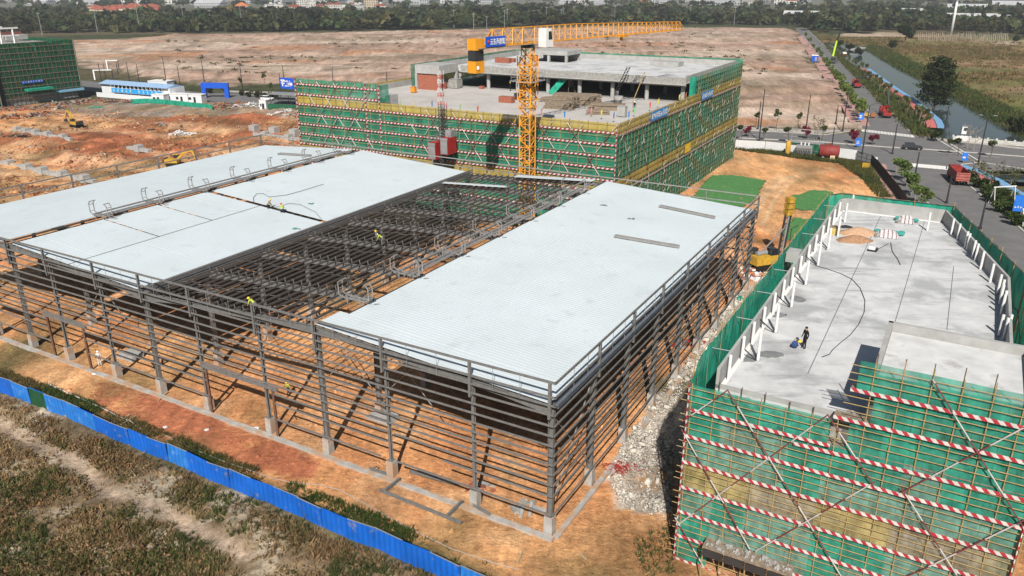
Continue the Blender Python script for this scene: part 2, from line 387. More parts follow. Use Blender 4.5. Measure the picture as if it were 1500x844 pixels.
def soilmap(x, y):
    """base colour and relief of the land at world x, y"""
    shp = x.shape
    wob = 2.5*(fbm(x*.12, y*.12, 3, 4)-.5)*2; wob2 = 2.5*(fbm(x*.12+50, y*.12, 5, 4)-.5)*2
    k = np.clip(y/60., .5, 8)
    jx, jy = x+wob*k*.55, y+wob2*k*.55
    n1 = fbm(x*.05, y*.05, 11, 5); n2 = fbm(x*.2, y*.2, 21, 5); n3 = fbm(x*.9, y*.9, 31, 4); n0 = fbm(x*.012, y*.02, 41, 5)
    col = np.zeros(shp+(3,)); hz = np.zeros(shp)
    def mixc(a, b, t): return np.asarray(a)*(1-t[..., None])+np.asarray(b)*t[..., None]
    sm = lambda a, lo, hi: np.clip((a-lo)/(hi-lo), 0, 1)
    # far land: dark green and brown
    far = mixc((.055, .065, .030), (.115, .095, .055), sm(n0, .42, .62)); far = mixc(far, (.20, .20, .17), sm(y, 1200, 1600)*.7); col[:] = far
    fd = inpoly(jx, jy, Z_field)
    fa = fbm(x*.006+3, y*.03, 51, 5); fb = fbm(x*.02, y*.09, 61, 5)
    c = mixc((.47, .345, .27), (.38, .255, .195), sm(fa, .42, .66)); c = mixc(c, (.25, .18, .135), sm(fb, .57, .68)*.75); c = mixc(c, (.53, .435, .35), sm(n0, .5, .66)*.7); c = mixc(c, (.20, .145, .10), sm(fbm(x*.06, y*.16, 83, 5), .6, .68)*.7)
    c = mixc(c, (.14, .125, .07), sm(fbm(x*.012+9, y*.05, 71, 5), .63, .69)*.4)
    c = mixc(c, (.42, .20, .10), sm(fbm(x*.015+29, y*.04, 77, 4), .66, .72)*.7)
    col[fd] = c[fd]; hz += np.where(fd, (fb-.5)*4.5+(fa-.5)*5+(fbm(x*.05, y*.16, 81, 4)-.5)*2.2, 0)
    md = inpoly(jx, jy, Z_meadow)
    c = mixc((.16, .145, .055), (.25, .165, .095), sm(n0, .42, .56)); c = mixc(c, (.09, .125, .035), sm(fbm(x*.016, y*.02, 191, 4), .5, .62)*.9); c = mixc(c, (.42, .33, .25), sm(fbm(x*.01, y*.02, 91, 4), .56, .62))
    col[md] = c[md]
    bk = inpoly(jx, jy, Z_bank)
    c = mixc((.075, .085, .03), (.17, .12, .06), sm(n1, .45, .65)); col[bk] = c[bk]
    st = inpoly(jx, jy, Z_site)
    c = mixc((.64, .345, .16), (.56, .25, .11), sm(n1, .38, .62)); c = mixc(c, (.66, .41, .225), sm(n2, .54, .7)*.5); c = mixc(c, (.45, .185, .085), sm(n3, .56, .75)*.5)
    for off in (-.9, .9):   # wheel tracks pressed into the earth by the green nets
        for T in (P2((1108, 330), (1128, 290), (1150, 268), (1185, 252), (1230, 246)), P2((1100, 300), (1118, 275), (1150, 258))):
            for (ax, ay), (bx, by) in zip(T[:-1], T[1:]):
                dx, dy = bx-ax, by-ay; l = hypot(dx, dy); ax2, ay2 = ax-dy/l*off, ay+dx/l*off; tt = np.clip(((x-ax2)*dx+(y-ay2)*dy)/(l*l), 0, 1)
                c = mixc(c, (.70, .48, .29), np.clip(1.3-np.hypot(x-ax2-tt*dx, y-ay2-tt*dy)/.45, 0, 1)*.8)
    # red dug earth of the left plot
    lx = inpoly(jx, jy, P2((-500, 330), (-200, 190), (130, 170), (440, 152), (445, 225), (300, 258), (0, 305)))
    rr = sm(fbm(x*.03, y*.045, 101, 5), .46, .56)
    c2 = mixc((.60, .33, .155), (.36, .115, .055), rr*.9); c2 = mixc(c2, (.17, .075, .04), sm(fbm(x*.16, y*.3, 137, 5), .54, .64)*.75); c2 = mixc(c2, (.60, .40, .24), sm(fbm(x*.08, y*.2, 139, 4), .56, .66)*.6)
    c[lx] = c2[lx]
    fr_ = inpoly(jx, jy, P2((150, 560), (230, 570), (470, 680), (455, 705), (330, 680), (130, 605)))
    c[fr_] = mixc(c, (.43, .155, .08), sm(n3+n2, .4, .9))[fr_]
    gr = inpoly(jx, jy, P2((60, 150), (150, 140), (420, 150), (440, 175), (300, 168), (120, 172)))
    c[gr] = mixc((.30, .25, .21), (.36, .24, .16), sm(n2, .4, .6))[gr]
    rb = inpoly(jx, jy, P2((885, 705), (905, 660), (975, 570), (1080, 430), (1130, 395), (1150, 420), (1080, 520), (985, 700), (975, 760), (900, 745)))
    c[rb] = mixc((.50, .30, .16), (.50, .44, .38), sm(n2+n3*.5, .55, .8))[rb]
    col[st] = c[st]
    rel = (n2-.5)*.35+(n3-.5)*.22
    hz += np.where(st, rel, 0)
    hz += np.where(st & lx, sm(fbm(x*.03, y*.045, 101, 5), .5, .66)*1.0*(.4+n2)-.4*sm(n1, .5, .6)+(fbm(x*.35, y*.35, 133, 4)-.5)*1.7+(fbm(x*.9, y*.9, 143, 3)-.5)*.9, 0)
    sb = inpoly(jx, jy, Z_scrub)
    c = mixc((.17, .125, .07), (.27, .195, .12), sm(n2, .4, .62)); c = mixc(c, (.45, .38, .29), sm(fbm(x*.3+9, y*.3, 111, 5), .55, .63)*.9)
    tr = np.zeros(shp)
    T = P2((-40, 600), (60, 655), (125, 690), (215, 742), (310, 778), (360, 812))
    for (ax, ay), (bx, by) in zip(T[:-1], T[1:]):
        dx, dy = bx-ax, by-ay; t = np.clip(((jx-ax)*dx+(jy-ay)*dy)/(dx*dx+dy*dy), 0, 1)
        tr = np.maximum(tr, 1-np.hypot(x+wob*.5-ax-t*dx, y+wob2*.5-ay-t*dy)/1.2)
    c = mixc(c, (.46, .35, .26), np.clip(tr*2.5-1.2*n2, 0, 1)*.9)
    col[sb] = c[sb]; hz += np.where(sb, (n2-.5)*1.0+(n3-.5)*.4-np.clip(tr, 0, 1)*.3, 0)
    # verge of weeds just inside the blue hoarding
    vg = np.zeros(shp)
    for (ax, ay), (bx, by) in zip(fence_w[:-1], fence_w[1:]):
        dx, dy = bx-ax, by-ay; t = np.clip(((x-ax)*dx+(y-ay)*dy)/(dx*dx+dy*dy), 0, 1); dist = np.hypot(x-ax-t*dx, y-ay-t*dy)
        vg = np.maximum(vg, 1-dist/3.2)
    c = mixc(col, (.14, .115, .05), np.clip((vg+wob*.25)*2, 0, 1)); m = st & (vg > -.2) & ~sb; col[m] = c[m]
    col *= (.88+.24*fbm(x*1.7, y*1.7, 121, 3))[..., None]
    # canal cutting
    dmin = np.full(shp, 1e9)
    for i in range(len(CAN)-1):
        ax, ay = CAN[i][:2]; bx, by = CAN[i+1][:2]; dx, dy = bx-ax, by-ay
        t = np.clip(((x-ax)*dx+(y-ay)*dy)/(dx*dx+dy*dy), 0, 1)
        w = CANW[i]*(1-t)+CANW[i+1]*t
        dmin = np.minimum(dmin, np.hypot(x-ax-t*dx, y-ay-t*dy)-w+wob*.35)
    cut = np.clip((3.5-dmin)/4.5, 0, 1); near = (y > 120) & (y < 700)
    hz = np.where(near & (dmin < 3.5), -2.2*cut*cut*(3-2*cut), hz)
    return col, hz, dmin
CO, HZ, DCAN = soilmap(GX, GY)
# keep paved ground, building plots and roads level
ROAD_MAIN = P2((1165, 41.5), (1181, 41.5), (1216, 75), (1336, 196), (1350, 205), (1395, 250), (1440, 268), (1600, 420), (1480, 480), (1380, 400), (1345, 335), (1288, 240), (1262, 192), (1242, 150), (1173, 55))
ROAD_X = P2((-300, 60), (120, 118), (300, 136), (440, 139), (700, 160), (1080, 191), (1210, 198), (1270, 193), (1352, 199), (1500, 217), (1900, 245), (1900, 290), (1500, 251), (1395, 252), (1290, 241), (1200, 226), (1078, 213), (440, 159), (300, 148), (100, 132), (-300, 76))
flat = inpoly(GX, GY, ROAD_MAIN) | inpoly(GX, GY, ROAD_X)
HZ[flat] = -.12
gz = HZ
nx, ny = len(gx), len(gy)
gv = np.stack([GX.ravel(), GY.ravel(), gz.ravel()], 1)
ii = np.arange(nx*ny).reshape(ny, nx)
gf = np.stack([ii[:-1, :-1].ravel(), ii[:-1, 1:].ravel(), ii[1:, 1:].ravel(), ii[1:, :-1].ravel()], 1)
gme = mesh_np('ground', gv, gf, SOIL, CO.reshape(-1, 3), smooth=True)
g = link_mesh('ground', gme, None, (0, 0, 0)); tag(g, 'bare orange and brown earth of the building plots and land beyond', 'ground', kind='structure')
def gh(x, y):
    """ground height (bilinear in the built grid)"""
    i = int(np.clip(np.searchsorted(gx, x)-1, 0, nx-2)); j = int(np.clip(np.searchsorted(gy, y)-1, 0, ny-2))
    tx = (x-gx[i])/(gx[i+1]-gx[i]); ty = (y-gy[j])/(gy[j+1]-gy[j])
    return float((gz[j, i]*(1-tx)+gz[j, i+1]*tx)*(1-ty)+(gz[j+1, i]*(1-tx)+gz[j+1, i+1]*tx)*ty)
def ghv(x, y):
    i = np.clip(np.searchsorted(gx, x)-1, 0, nx-2); j = np.clip(np.searchsorted(gy, y)-1, 0, ny-2)
    tx = (x-gx[i])/(gx[i+1]-gx[i]); ty = (y-gy[j])/(gy[j+1]-gy[j])
    return (gz[j, i]*(1-tx)+gz[j, i+1]*tx)*(1-ty)+(gz[j+1, i]*(1-tx)+gz[j+1, i+1]*tx)*ty
def gat(u, v):
    """pixel -> point on the real ground surface"""
    p = at(u, v)
    for _ in range(3): p = at(u, v, gh(p.x, p.y))
    return p
# water
wm = bpy.data.materials.new('canal_water'); nt, b, L = nodes_of(wm)
b.inputs['Base Color'].default_value = (.045, .06, .065, 1); b.inputs['Roughness'].default_value = .06; b.inputs['Specular IOR Level'].default_value = .6
tn = nt.nodes.new('ShaderNodeTexNoise'); tn.inputs['Scale'].default_value = 1.2; tn.inputs['Detail'].default_value = 3
gg = nt.nodes.new('ShaderNodeNewGeometry'); L.new(gg.outputs['Position'], tn.inputs['Vector'])
bb = nt.nodes.new('ShaderNodeBump'); bb.inputs['Strength'].default_value = .06; bb.inputs['Distance'].default_value = .1; L.new(tn.outputs['Fac'], bb.inputs['Height']); L.new(bb.outputs['Normal'], b.inputs['Normal'])
w = MB(); lv = []; rv = []
for i, p in enumerate(CAN):
    d = (CAN[min(i+1, len(CAN)-1)]-CAN[max(i-1, 0)]).normalized(); n = Vector((-d.y, d.x, 0))
    lv.append(p+n*(CANW[i]+4)); rv.append(p-n*(CANW[i]+4))
for i in range(len(CAN)-1):
    w.add([v+Vector((0, 0, -.95)) for v in (rv[i], rv[i+1], lv[i+1], lv[i])], [(0, 1, 2, 3)])
w.build('canal_water', wm, label='still grey blue canal beside the long road', cat='water', kind='structure')
# ================================================================ roads
def sheet(name, poly, z, m, label, cat, kind='structure'):
    me = bpy.data.meshes.new(name); bm = bmesh.new()
    vs = [bm.verts.new((p[0], p[1], z)) for p in poly]; f = bm.faces.new(vs)
    bmesh.ops.triangulate(bm, faces=[f]); bmesh.ops.recalc_face_normals(bm, faces=bm.faces)
    for f in bm.faces:
        if f.normal.z < 0: f.normal_flip()
    bm.to_mesh(me); bm.free(); me.materials.append(m)
    o = link_mesh(name, me, None, (0, 0, 0)); return tag(o, label, cat, kind=kind)
sheet('cross_road', ROAD_X, .036, M_asph, 'grey asphalt street crossing behind the netted building', 'road')
sheet('main_road', ROAD_MAIN, .04, M_asph, 'long straight grey asphalt road beside the canal', 'road')
def strip(pts, w, off=0):
    pts = [Vector((p[0], p[1], 0)) for p in pts]; l = []; r = []
    for i, p in enumerate(pts):
        d = (pts[min(i+1, len(pts)-1)]-pts[max(i-1, 0)]).normalized(); n = Vector((-d.y, d.x, 0))
        l.append(p+n*(off+w/2)); r.append(p+n*(off-w/2))
    return l+r[::-1]
def ribbon(name, px, w, z0, z1, m, label, cat, off=0, kind='structure'):
    pts = [at(*p) for p in px] if not isinstance(px[0], Vector) else px
    b = MB(); n = len(pts); s = strip(pts, w, off); l = s[:n]; r = s[n:][::-1]
    for i in range(n-1):
        b.hexa([Vector((p.x, p.y, z0)) for p in (r[i], r[i+1], l[i+1], l[i])], [Vector((p.x, p.y, z1)) for p in (r[i], r[i+1], l[i+1], l[i])])
    return b.build(name, m, label=label, cat=cat, kind=kind)
KL = 'pale concrete kerb along the asphalt'
ribbon('kerb', [(1173, 55), (1242, 150), (1258, 180), (1262, 186), (1252, 191.5), (1210, 197.5), (1080, 190.5)], .35, -.3, .15, M_kerb, 'pale kerb round the corner of the brown field', 'kerb')
ribbon('kerb', [(1181, 42), (1216, 75), (1336, 196)], .35, -.3, .15, M_kerb, 'pale kerb between the long road and canal side planting', 'kerb')
ribbon('kerb', [(1080, 202.5), (1200, 208), (1245, 212)], .9, -.3, .17, M_kerb, 'raised pale divider along the cross street by the red shrubs', 'kerb')
ribbon('kerb', [(1245, 212), (1300, 216), (1360, 219.5), (1430, 224.5), (1500, 230), (1600, 238)], .6, -.3, .17, M_kerb, 'raised pale divider of the cross street near the bridge', 'kerb')
ribbon('kerb', [(1395, 249), (1425, 277), (1465, 309), (1500, 340), (1560, 395)], .35, -.3, .15, M_kerb, 'white edged kerb beside the garden strip near the dump truck', 'kerb')
ribbon('kerb', [(1292, 244), (1320, 290), (1348, 338), (1385, 400)], .35, -.3, .15, M_kerb, 'kerb between the near road and the black site fence', 'kerb')
ribbon('kerb', [(1500, 248), (1437, 238), (1410, 241), (1396, 249)], .35, -.3, .15, M_kerb, 'rounded kerb at the garden corner of the junction', 'kerb')
ribbon('pavement', [(1169, 52), (1236, 148), (1254, 184)], 5.5, -.3, .11, M_pink, 'pink paved footpath along the brown field edge', 'pavement', off=1.2)
ribbon('pavement', [(1080, 187.5), (1200, 194), (1248, 188)], 4, -.3, .115, M_pave, 'pale paved footpath along the cross street', 'pavement')
ribbon('pavement', [(1281, 240), (1300, 275), (1330, 330), (1360, 395)], 4.5, -.3, .12, M_pink, 'pink paved footpath inside the black site fence', 'pavement')
ribbon('pavement', [(1360, 203), (1430, 210), (1500, 218), (1600, 230)], 2.4, -.3, .13, M_pave, 'pale footpath along the street by the canal bridge', 'pavement', off=0)
ribbon('pavement', [(330, 134), (440, 137), (600, 150)], 4, -.3, .11, M_pave, 'pale footpath along the street beyond the arch', 'pavement')
def path_stripes():
    c = [(1268, 101), (1302, 126), (1335, 148), (1352, 162), (1368, 176), (1372, 186)]
    ribbon('cycle_path', c, 2.6, -.3, .10, mat('coral_path', (.50, .15, .14), .9, var=.2), 'coral red lane of the canal side path', 'path', off=-1.3)
    ribbon('cycle_path', c, 2.0, -.3, .104, mat('sky_blue_path', (.16, .33, .52), .9, var=.2), 'sky blue lane of the canal side path', 'path', off=1.2)
    c = [(1400, 243), (1428, 252), (1455, 266), (1480, 282), (1510, 302)]
    ribbon('cycle_path', c, 2.2, -.3, .10, MATS['sky_blue_path'], 'blue lane of the garden path behind the dump truck', 'path', off=1.3)
    ribbon('cycle_path', c, 2.0, -.3, .104, MATS['coral_path'], 'coral lane of the garden path behind the dump truck', 'path', off=-1.0)
path_stripes()
def marks():
    b = MB()
    def quad(p, d, L, w, z=.046):
        n = Vector((-d.y, d.x, 0)); a = p+d*L/2; c = p-d*L/2
        b.add([Vector((q.x, q.y, z)) for q in (c-n*w/2, a-n*w/2, a+n*w/2, c+n*w/2)], [(0, 1, 2, 3)])
    rd = (at(1200, 60)-at(1300, 200)).normalized()
    for (u0, v0), (u1, v1), n in (((1262, 191), (1338, 200), 16), ((1330, 241.5), (1393, 247), 9)):
        p, q = at(u0, v0), at(u1, v1)
        for i in range(n): quad(p.lerp(q, (i+.5)/n), (at(1300, 200)-at(1345, 265)).normalized(), 4.2, 1.0)
    p, q = at(1192, 62), at(1285, 178); L = (q-p).length; d = (q-p)/L
    for i in range(int(L/12)): quad(p+d*(i*12+3), d, 5, .22)
    p, q = at(1335, 262), at(1430, 400); L = (q-p).length; d = (q-p)/L
    for i in range(int(L/10)): quad(p+d*(i*10+3), d, 5, .22)
    for (u0, v0), (u1, v1) in (((1375, 224), (1500, 233.5)), ((1090, 208.5), (1230, 219)), ((1390, 213), (1500, 222)), ((1100, 197), (1230, 203))):
        p, q = at(u0, v0), at(u1, v1); L = (q-p).length; d = (q-p)/L
        for i in range(int(L/9)): quad(p+d*(i*9+2), d, 4.5, .2)
    for u0, v0, u1, v1 in ((1378, 207, 1430, 238), (1384, 206, 1436, 237)):
        p, q = at(u0, v0), at(u1, v1); quad((p+q)/2, (q-p).normalized(), (q-p).length, .3)
    b.build('road_markings', M_line, label='white crossing stripes and lane dashes painted on asphalt', cat='road marking', kind='structure')
marks()
# ================================================================ steel shed
A_ = radians(29.67); SC0 = Vector((2.945, 50.642, 0))
sideV = Vector((sin(A_), cos(A_), 0)); frV = Vector((-cos(A_), sin(A_), 0))
K_ = 1.0
def SP(d, s, z): return SC0+frV*(d*K_)+sideV*(s*K_)+Vector((0, 0, z))
DD = [0, 6.86, 15.4, 22.7, 29.9, 38.5, 45.7, 53.0, 61.5, 68.6, 75.8, 84.3, 91.5]
SS = [7.5*k for k in range(9)]
ZT = 1.6; EAVE, RIDGE = 11.55, 13.0; RAIL = 13.45
def roofz(d):
    t = d/22.85; k = int(t) % 2; f = t-int(t)
    return EAVE+(RIDGE-EAVE)*(f if k == 0 else 1-f)
def build_shed():
    sh = thing('steel_shed', SC0, 'large unfinished steel framed shed with sloping white sheet roofs', 'building')
    B = lambda mb, n, m=M_steel: mb.build(n, m, sh)
    # pedestals and columns
    def col(d, s, main, z1, ax, lab=None):
        p = MB().hexa([SP(d+a*.38, s+b*.38, -.5) for a, b in ((-1, -1), (-1, 1), (1, 1), (1, -1))][::-1], [SP(d+a*.35, s+b*.35, ZT) for a, b in ((-1, -1), (-1, 1), (1, 1), (1, -1))][::-1])
        B(p, 'pedestal', M_dirtyc)
        w, h = (.36, .44) if main else (.23, .29)
        c = MB().ibeam(SP(d, s, ZT), SP(d, s, z1), w, h, ax); c.hexa([SP(d+a*.27, s+b*.27, ZT) for a, b in ((1, -1), (1, 1), (-1, 1), (-1, -1))], [SP(d+a*.27, s+b*.27, ZT+.04) for a, b in ((1, -1), (1, 1), (-1, 1), (-1, -1))])
        B(c, 'column')
    for i, d in enumerate(DD): col(d, 0, i % 3 == 0, roofz(d)-.55, frV if i % 3 == 0 else sideV)
    for s in SS[1:]: col(0, s, True, EAVE-.55, frV)
    for dv in (22.7, 45.7, 68.6):
        for s in SS[1:]: col(dv, s, True, roofz(dv)-.5, frV)
    for s in SS[1:]: col(91.5, s, True, EAVE-.55, frV)
    for i, d in enumerate(DD):
        if i % 3: col(d, 60, False, roofz(d)-.55, sideV)
    # rafters with purlin cleats
    for s in SS:
        r = MB()
        kn = [(0, .75), (4, .5), (22.7, .62), (41, .5), (45.7, .8), (50, .5), (68.6, .62), (87, .5), (91.5, .75)]
        for (a, ha), (b, hb) in zip(kn[:-1], kn[1:]):
            r.ibeam(SP(a, s, roofz(a)-.28-ha/2), SP(b, s, roofz(b)-.28-hb/2), .26, ha, h2=hb)
        for j in range(20):
            d = 23.75+j*1.11; r.bar(SP(d, s, roofz(d)-.3), SP(d+.12, s, roofz(d)+.32), .09, .03, sideV)
        B(r, 'rafter')
    for k in range(4):
        nj, sp_ = (20, 1.11) if k == 1 else (16, 1.40)
        for j in range(nj):
            d = k*22.85+.9+j*sp_
            B(MB().bar(SP(d, -.15, roofz(d)-.16), SP(d, 60.1, roofz(d)-.16), .08, .19), 'purlin', M_purlin)
    # cross ties between purlins in the open bay
    for s in (3.75, 11.2, 18.7, 26.2, 33.7, 41.2, 48.7, 56):
        t = MB()
        for j in range(15):
            d = 24.1+j*1.40; t.tube(SP(d, s+(j % 2)*.35, roofz(d)-.12), SP(d+1.4, s+(j % 2)*.35, roofz(d+1.4)-.2), .022, 4)
        B(t, 'sag_rod')
    # roof bracing in plan and flange braces
    for s0, s1 in ((0, 7.5), (30, 37.5)):
        for a, b in ((24, 34), (34, 45)):
            B(MB().tube(SP(a, s0, roofz(a)-.5), SP(b, s1, roofz(b)-.5), .035, 5).tube(SP(b, s0, roofz(b)-.55), SP(a, s1, roofz(a)-.55), .035, 5), 'roof_brace')
    # roof sheets: ribs run down the slope
    def panel(d0, d1, s0, s1, lift=0, notch=None):
        p = MB(); n = 4
        def q(d, s, o): return SP(d, s, roofz(d+1e-4)+o+lift)
        zz = [(d0, roofz(d0+.01)), (d1, roofz(d1-.01))]
        P = lambda k, s, o: SP(zz[k][0], s, zz[k][1]+o+lift)
        p.hexa([P(0, s0, -.02), P(0, s1, -.02), P(1, s1, -.02), P(1, s0, -.02)], [P(0, s0, .03), P(0, s1, .03), P(1, s1, .03), P(1, s0, .03)])
        m = int((s1-s0)/.41)
        for i in range(m+1):
            s = s0+.06+i*(s1-s0-.12)/m
            a, b = .03, .014
            p.hexa([P(0, s-a, .031), P(0, s+a, .031), P(1, s+a, .031), P(1, s-a, .031)], [P(0, s-b, .042), P(0, s+b, .042), P(1, s+b, .042), P(1, s-b, .042)])
        B(p, 'roof_panel', M_roof)
    panel(.12, 21.6, 3.0, 60.2); panel(.12, 22.6, -.2, 2.97)
    panel(46.4, 57.35, -.2, 8.6); panel(46.4, 57.35, 8.63, 26.7)
    for s0, s1 in ((-.2, 2.9), (2.95, 10.9), (11.15, 18.7), (18.95, 23.4), (23.45, 26.7)): panel(57.55, 67.6, s0, s1)
    panel(46.4, 67.5, 27.5, 43); panel(46.4, 67.6, 43.02, 60.2)
    panel(69.6, 91.4, -.2, 30); panel(69.6, 91.4, 30.02, 60.2)
    # white sheets laid at the far end of the open bay
    for (a, b, s0, s1) in ((23.3, 36.5, 58.6, 60.0), (34.0, 45.2, 51.6, 52.5)):
        p = MB(); n = 6; b0 = [(a+(b-a)*i/n) for i in range(n+1)]
        for i in range(n): p.hexa([SP(x, s, roofz(x)+.05) for x, s in ((b0[i], s0), (b0[i], s1), (b0[i+1], s1), (b0[i+1], s0))], [SP(x, s, roofz(x)+.1) for x, s in ((b0[i], s0), (b0[i], s1), (b0[i+1], s1), (b0[i+1], s0))])
        B(p, 'loose_roof_sheet', M_roof)
    # valley gutter and dark box beams beside the open bay
    B(MB().hexa([SP(a, s, EAVE-.45) for a, s in ((45.1, -.1), (45.1, 60), (46.3, 60), (46.3, -.1))], [SP(a, s, EAVE-.1) for a, s in ((45.1, -.1), (45.1, 60), (46.3, 60), (46.3, -.1))]), 'valley_gutter', M_steel)
    for z in (.16, .42): B(MB().bar(SP(45.2, 0, EAVE+z), SP(45.2, 60, EAVE+z), .2, .16), 'gutter_edge_beam', M_steel)
    B(MB().bar(SP(-.32, -.1, EAVE-.15), SP(-.32, 60.2, EAVE-.15), .5, .34), 'eave_gutter', mat('gutter_blue_grey', (.10, .125, .16), .4, .2))
    # girts on the two near walls, door gaps left open low down
    ZG = [2.0, 3.7, 4.7, 5.65, 6.5, 7.3, 8.15, 9.0, 9.85, 10.75]
    doors = [(28.6, 37.6), (57.0, 63.6), (75.0, 81.0)]
    for z in ZG:
        e = 91.9 if z > 4.8 else None
        if e: B(MB().bar(SP(-.35, -.42, z), SP(e, -.42, z), .09, .145), 'girt')
        else:
            d = -.35
            if z in (3.7, 4.7): segs = [(-.35, 14.6) if z > 4 else (-.35, 9.7), (15.4, 28.6), (37.6, 57), (63.6, 75), (81, 91.9)]
            else: segs = [(-.35, 28.6-14.2), (16.2, 28.6), (37.6, 57), (63.6, 75), (81, 91.9)]
            for a, b in segs: B(MB().bar(SP(a, -.42, z), SP(b, -.42, z), .09, .145), 'girt')
    for z in ZG: B(MB().bar(SP(-.42, -.35, z), SP(-.42, 60.3, z), .09, .145), 'girt')
    for z in ZG[1::2]: B(MB().bar(SP(91.9, -.35, z), SP(91.9, 60.3, z), .12, .2), 'girt'); B(MB().bar(SP(0, 60.4, z), SP(91.9, 60.4, z), .12, .2), 'girt')
    for a, b in doors:
        B(MB().bar(SP(a, -.42, .1), SP(a, -.42, 5.2), .2, .24), 'door_post', M_brownsteel); B(MB().bar(SP(b, -.42, .1), SP(b, -.42, 5.2), .2, .24), 'door_post', M_brownsteel)
        B(MB().bar(SP(a-.6, -.42, 5.25), SP(b+.6, -.42, 5.25), .22, .34), 'door_lintel', M_steel)
    # parapet posts, rails and hangers
    for d in DD: B(MB().ibeam(SP(d, -.45, 10.4), SP(d, -.45, RAIL+.05), .2, .22, sideV), 'parapet_post')
    for s in SS[1:]: B(MB().ibeam(SP(-.45, s, 10.4), SP(-.45, s, RAIL+.05), .2, .22, frV), 'parapet_post')
    for s in SS[1:]: B(MB().ibeam(SP(91.95, s, 10.4), SP(91.95, s, RAIL+.05), .2, .22, frV), 'parapet_post')
    for d in DD[1:-1]: B(MB().bar(SP(d, 60.5, 10.4), SP(d, 60.5, RAIL), .16, .16), 'parapet_post')
    for z, w in ((RAIL, .17), (12.25, .15), (11.55, .12)):
        B(MB().bar(SP(-.5, -.45, z), SP(92, -.45, z), .12, w), 'parapet_rail')
        B(MB().bar(SP(-.45, -.5, z), SP(-.45, 60.5, z), .12, w), 'parapet_rail')
        if z > 12: B(MB().bar(SP(91.95, -.5, z), SP(91.95, 60.5, z), .1, w), 'parapet_rail'); B(MB().bar(SP(-.45, 60.5, z), SP(91.95, 60.5, z), .1, w*.8), 'parapet_rail', M_steel2)
    for a, b in zip(DD[:-1], DD[1:]):
        for f in (.36, .7): B(MB().tube(SP(a+(b-a)*f, -.45, 11.4), SP(a+(b-a)*f, -.45, RAIL), .02, 4), 'hanger_rod', M_metal)
    for a in SS[:-1]:
        for f in (.36, .7): B(MB().tube(SP(-.45, a+7.5*f, 11.4), SP(-.45, a+7.5*f, RAIL), .02, 4), 'hanger_rod', M_metal)
    # wall cross bracing
    for (s0, s1, dd) in ((0, 7.5, 0), (30, 37.5, 0), (52.5, 60, 0)):
        B(MB().tube(SP(dd, s0, 2), SP(dd, s1, 10.6), .05).tube(SP(dd, s1, 2), SP(dd, s0, 10.6), .05), 'wall_brace', M_steel2)
    for d0, d1 in ((15.4, 22.7), (22.7, 29.9), (61.5, 68.6)):
        B(MB().tube(SP(d0, 7.5, 2), SP(d1, 7.5, 9.6), .05).tube(SP(d1, 7.5, 2), SP(d0, 7.5, 9.6), .05), 'wall_brace', M_steel2)
    # low grade beams between pedestals
    B(MB().bar(SP(-.7, -.75, .06), SP(92, -.75, .06), .55, .28), 'grade_beam', M_dirtyc); B(MB().bar(SP(-.75, -.4, .06), SP(-.75, 60, .06), .45, .28), 'grade_beam', M_dirtyc)
    # ridge ventilator frames
    def vent(dr, s, mirrored):
        f = MB(); z = RIDGE
        T = lambda x, o, y: SP(dr+x*mirrored, s+y, z+o)
        for y in (0, .6):
            f.bar(T(-1.35, .28, y), T(1.35, .28, y), .12, .14)
            for x in (-.75, .75): f.bar(T(x, -.25, y), T(x, .45, y), .1, .1)
            for sg in (-1, 1):
                q_ = [T(sg*1.3, .28, y), T(sg*1.75, .5, y), T(sg*1.75, 1.6, y), T(sg*1.4, 1.9, y)]; [f.bar(q_[k], q_[k+1], .085, .085) for k in range(3)]
        for sg in (-1, 1):
            f.bar(T(sg*1.4, 1.9, -.15), T(sg*1.4, 1.9, .75), .08, .08); f.bar(T(sg*1.75, 1.45, 0), T(sg*1.75, 1.45, .55), .06, .06); f.bar(T(sg*1.75, .6, 0), T(sg*1.75, .6, .55), .05, .05)
        f.bar(T(-1.3, .28, 0), T(1.3, .28, .55), .04, .04); f.bar(T(-1.3, .28, .55), T(1.3, .28, 0), .04, .04)
        f.bar(T(-2.2, -.02, .9), T(-1.9, .0, .5), .05, .05)
        B(f, 'ridge_vent_frame', M_steel2)
    for k in range(7):
        vent(68.55, 11.1+7.45*k, 1); vent(22.95, 5.2+7.7*k, 1)
    for dr in (68.55, 22.95):
        for x, z in ((-.9, .42), (-.25, .36), (.85, .40)): B(MB().bar(SP(dr+x, 11.0 if dr > 50 else 12.5, RIDGE+z), SP(dr+x, 56.5, RIDGE+z), .2, .16), 'ridge_bar', M_steel2 if dr > 50 else M_steel2)
    return sh
SHED = build_shed()
# loose things on the roof
def on_roof(u, v):
    p = at(u, v, 12.5)
    for _ in range(6):
        q = p-SC0; d = q.dot(frV)/K_; p = at(u, v, roofz(d)+.08)
    return p
for i, (a, b, lab) in enumerate((((900, 347), (995, 363), 'long grey steel channel lying on the white roof, the nearer of two'), ((966, 303), (1047, 320), 'grey steel channel lying on the white roof towards the green mats'), ((408, 226), (455, 229), 'grey steel channel stacked on the far left roof slope'))):
    p, q = on_roof(*a), on_roof(*b); c = MB(); n = Vector((0, 0, 1)); up = Vector((0, 0, .06)); d, sd, u = frame_axes(p, q)
    c.bar(p+up, q+up, .55, .05); c.bar(p+sd*.27+up*2.5, q+sd*.27+up*2.5, .05, .22); c.bar(p-sd*.27+up*2.5, q-sd*.27+up*2.5, .05, .22)
    c.build('steel_channel', M_steel2, label=lab, cat='steel channel', group='steel channels on the roof')
for (u, v, lab) in ((415, 302, None),):
    pass
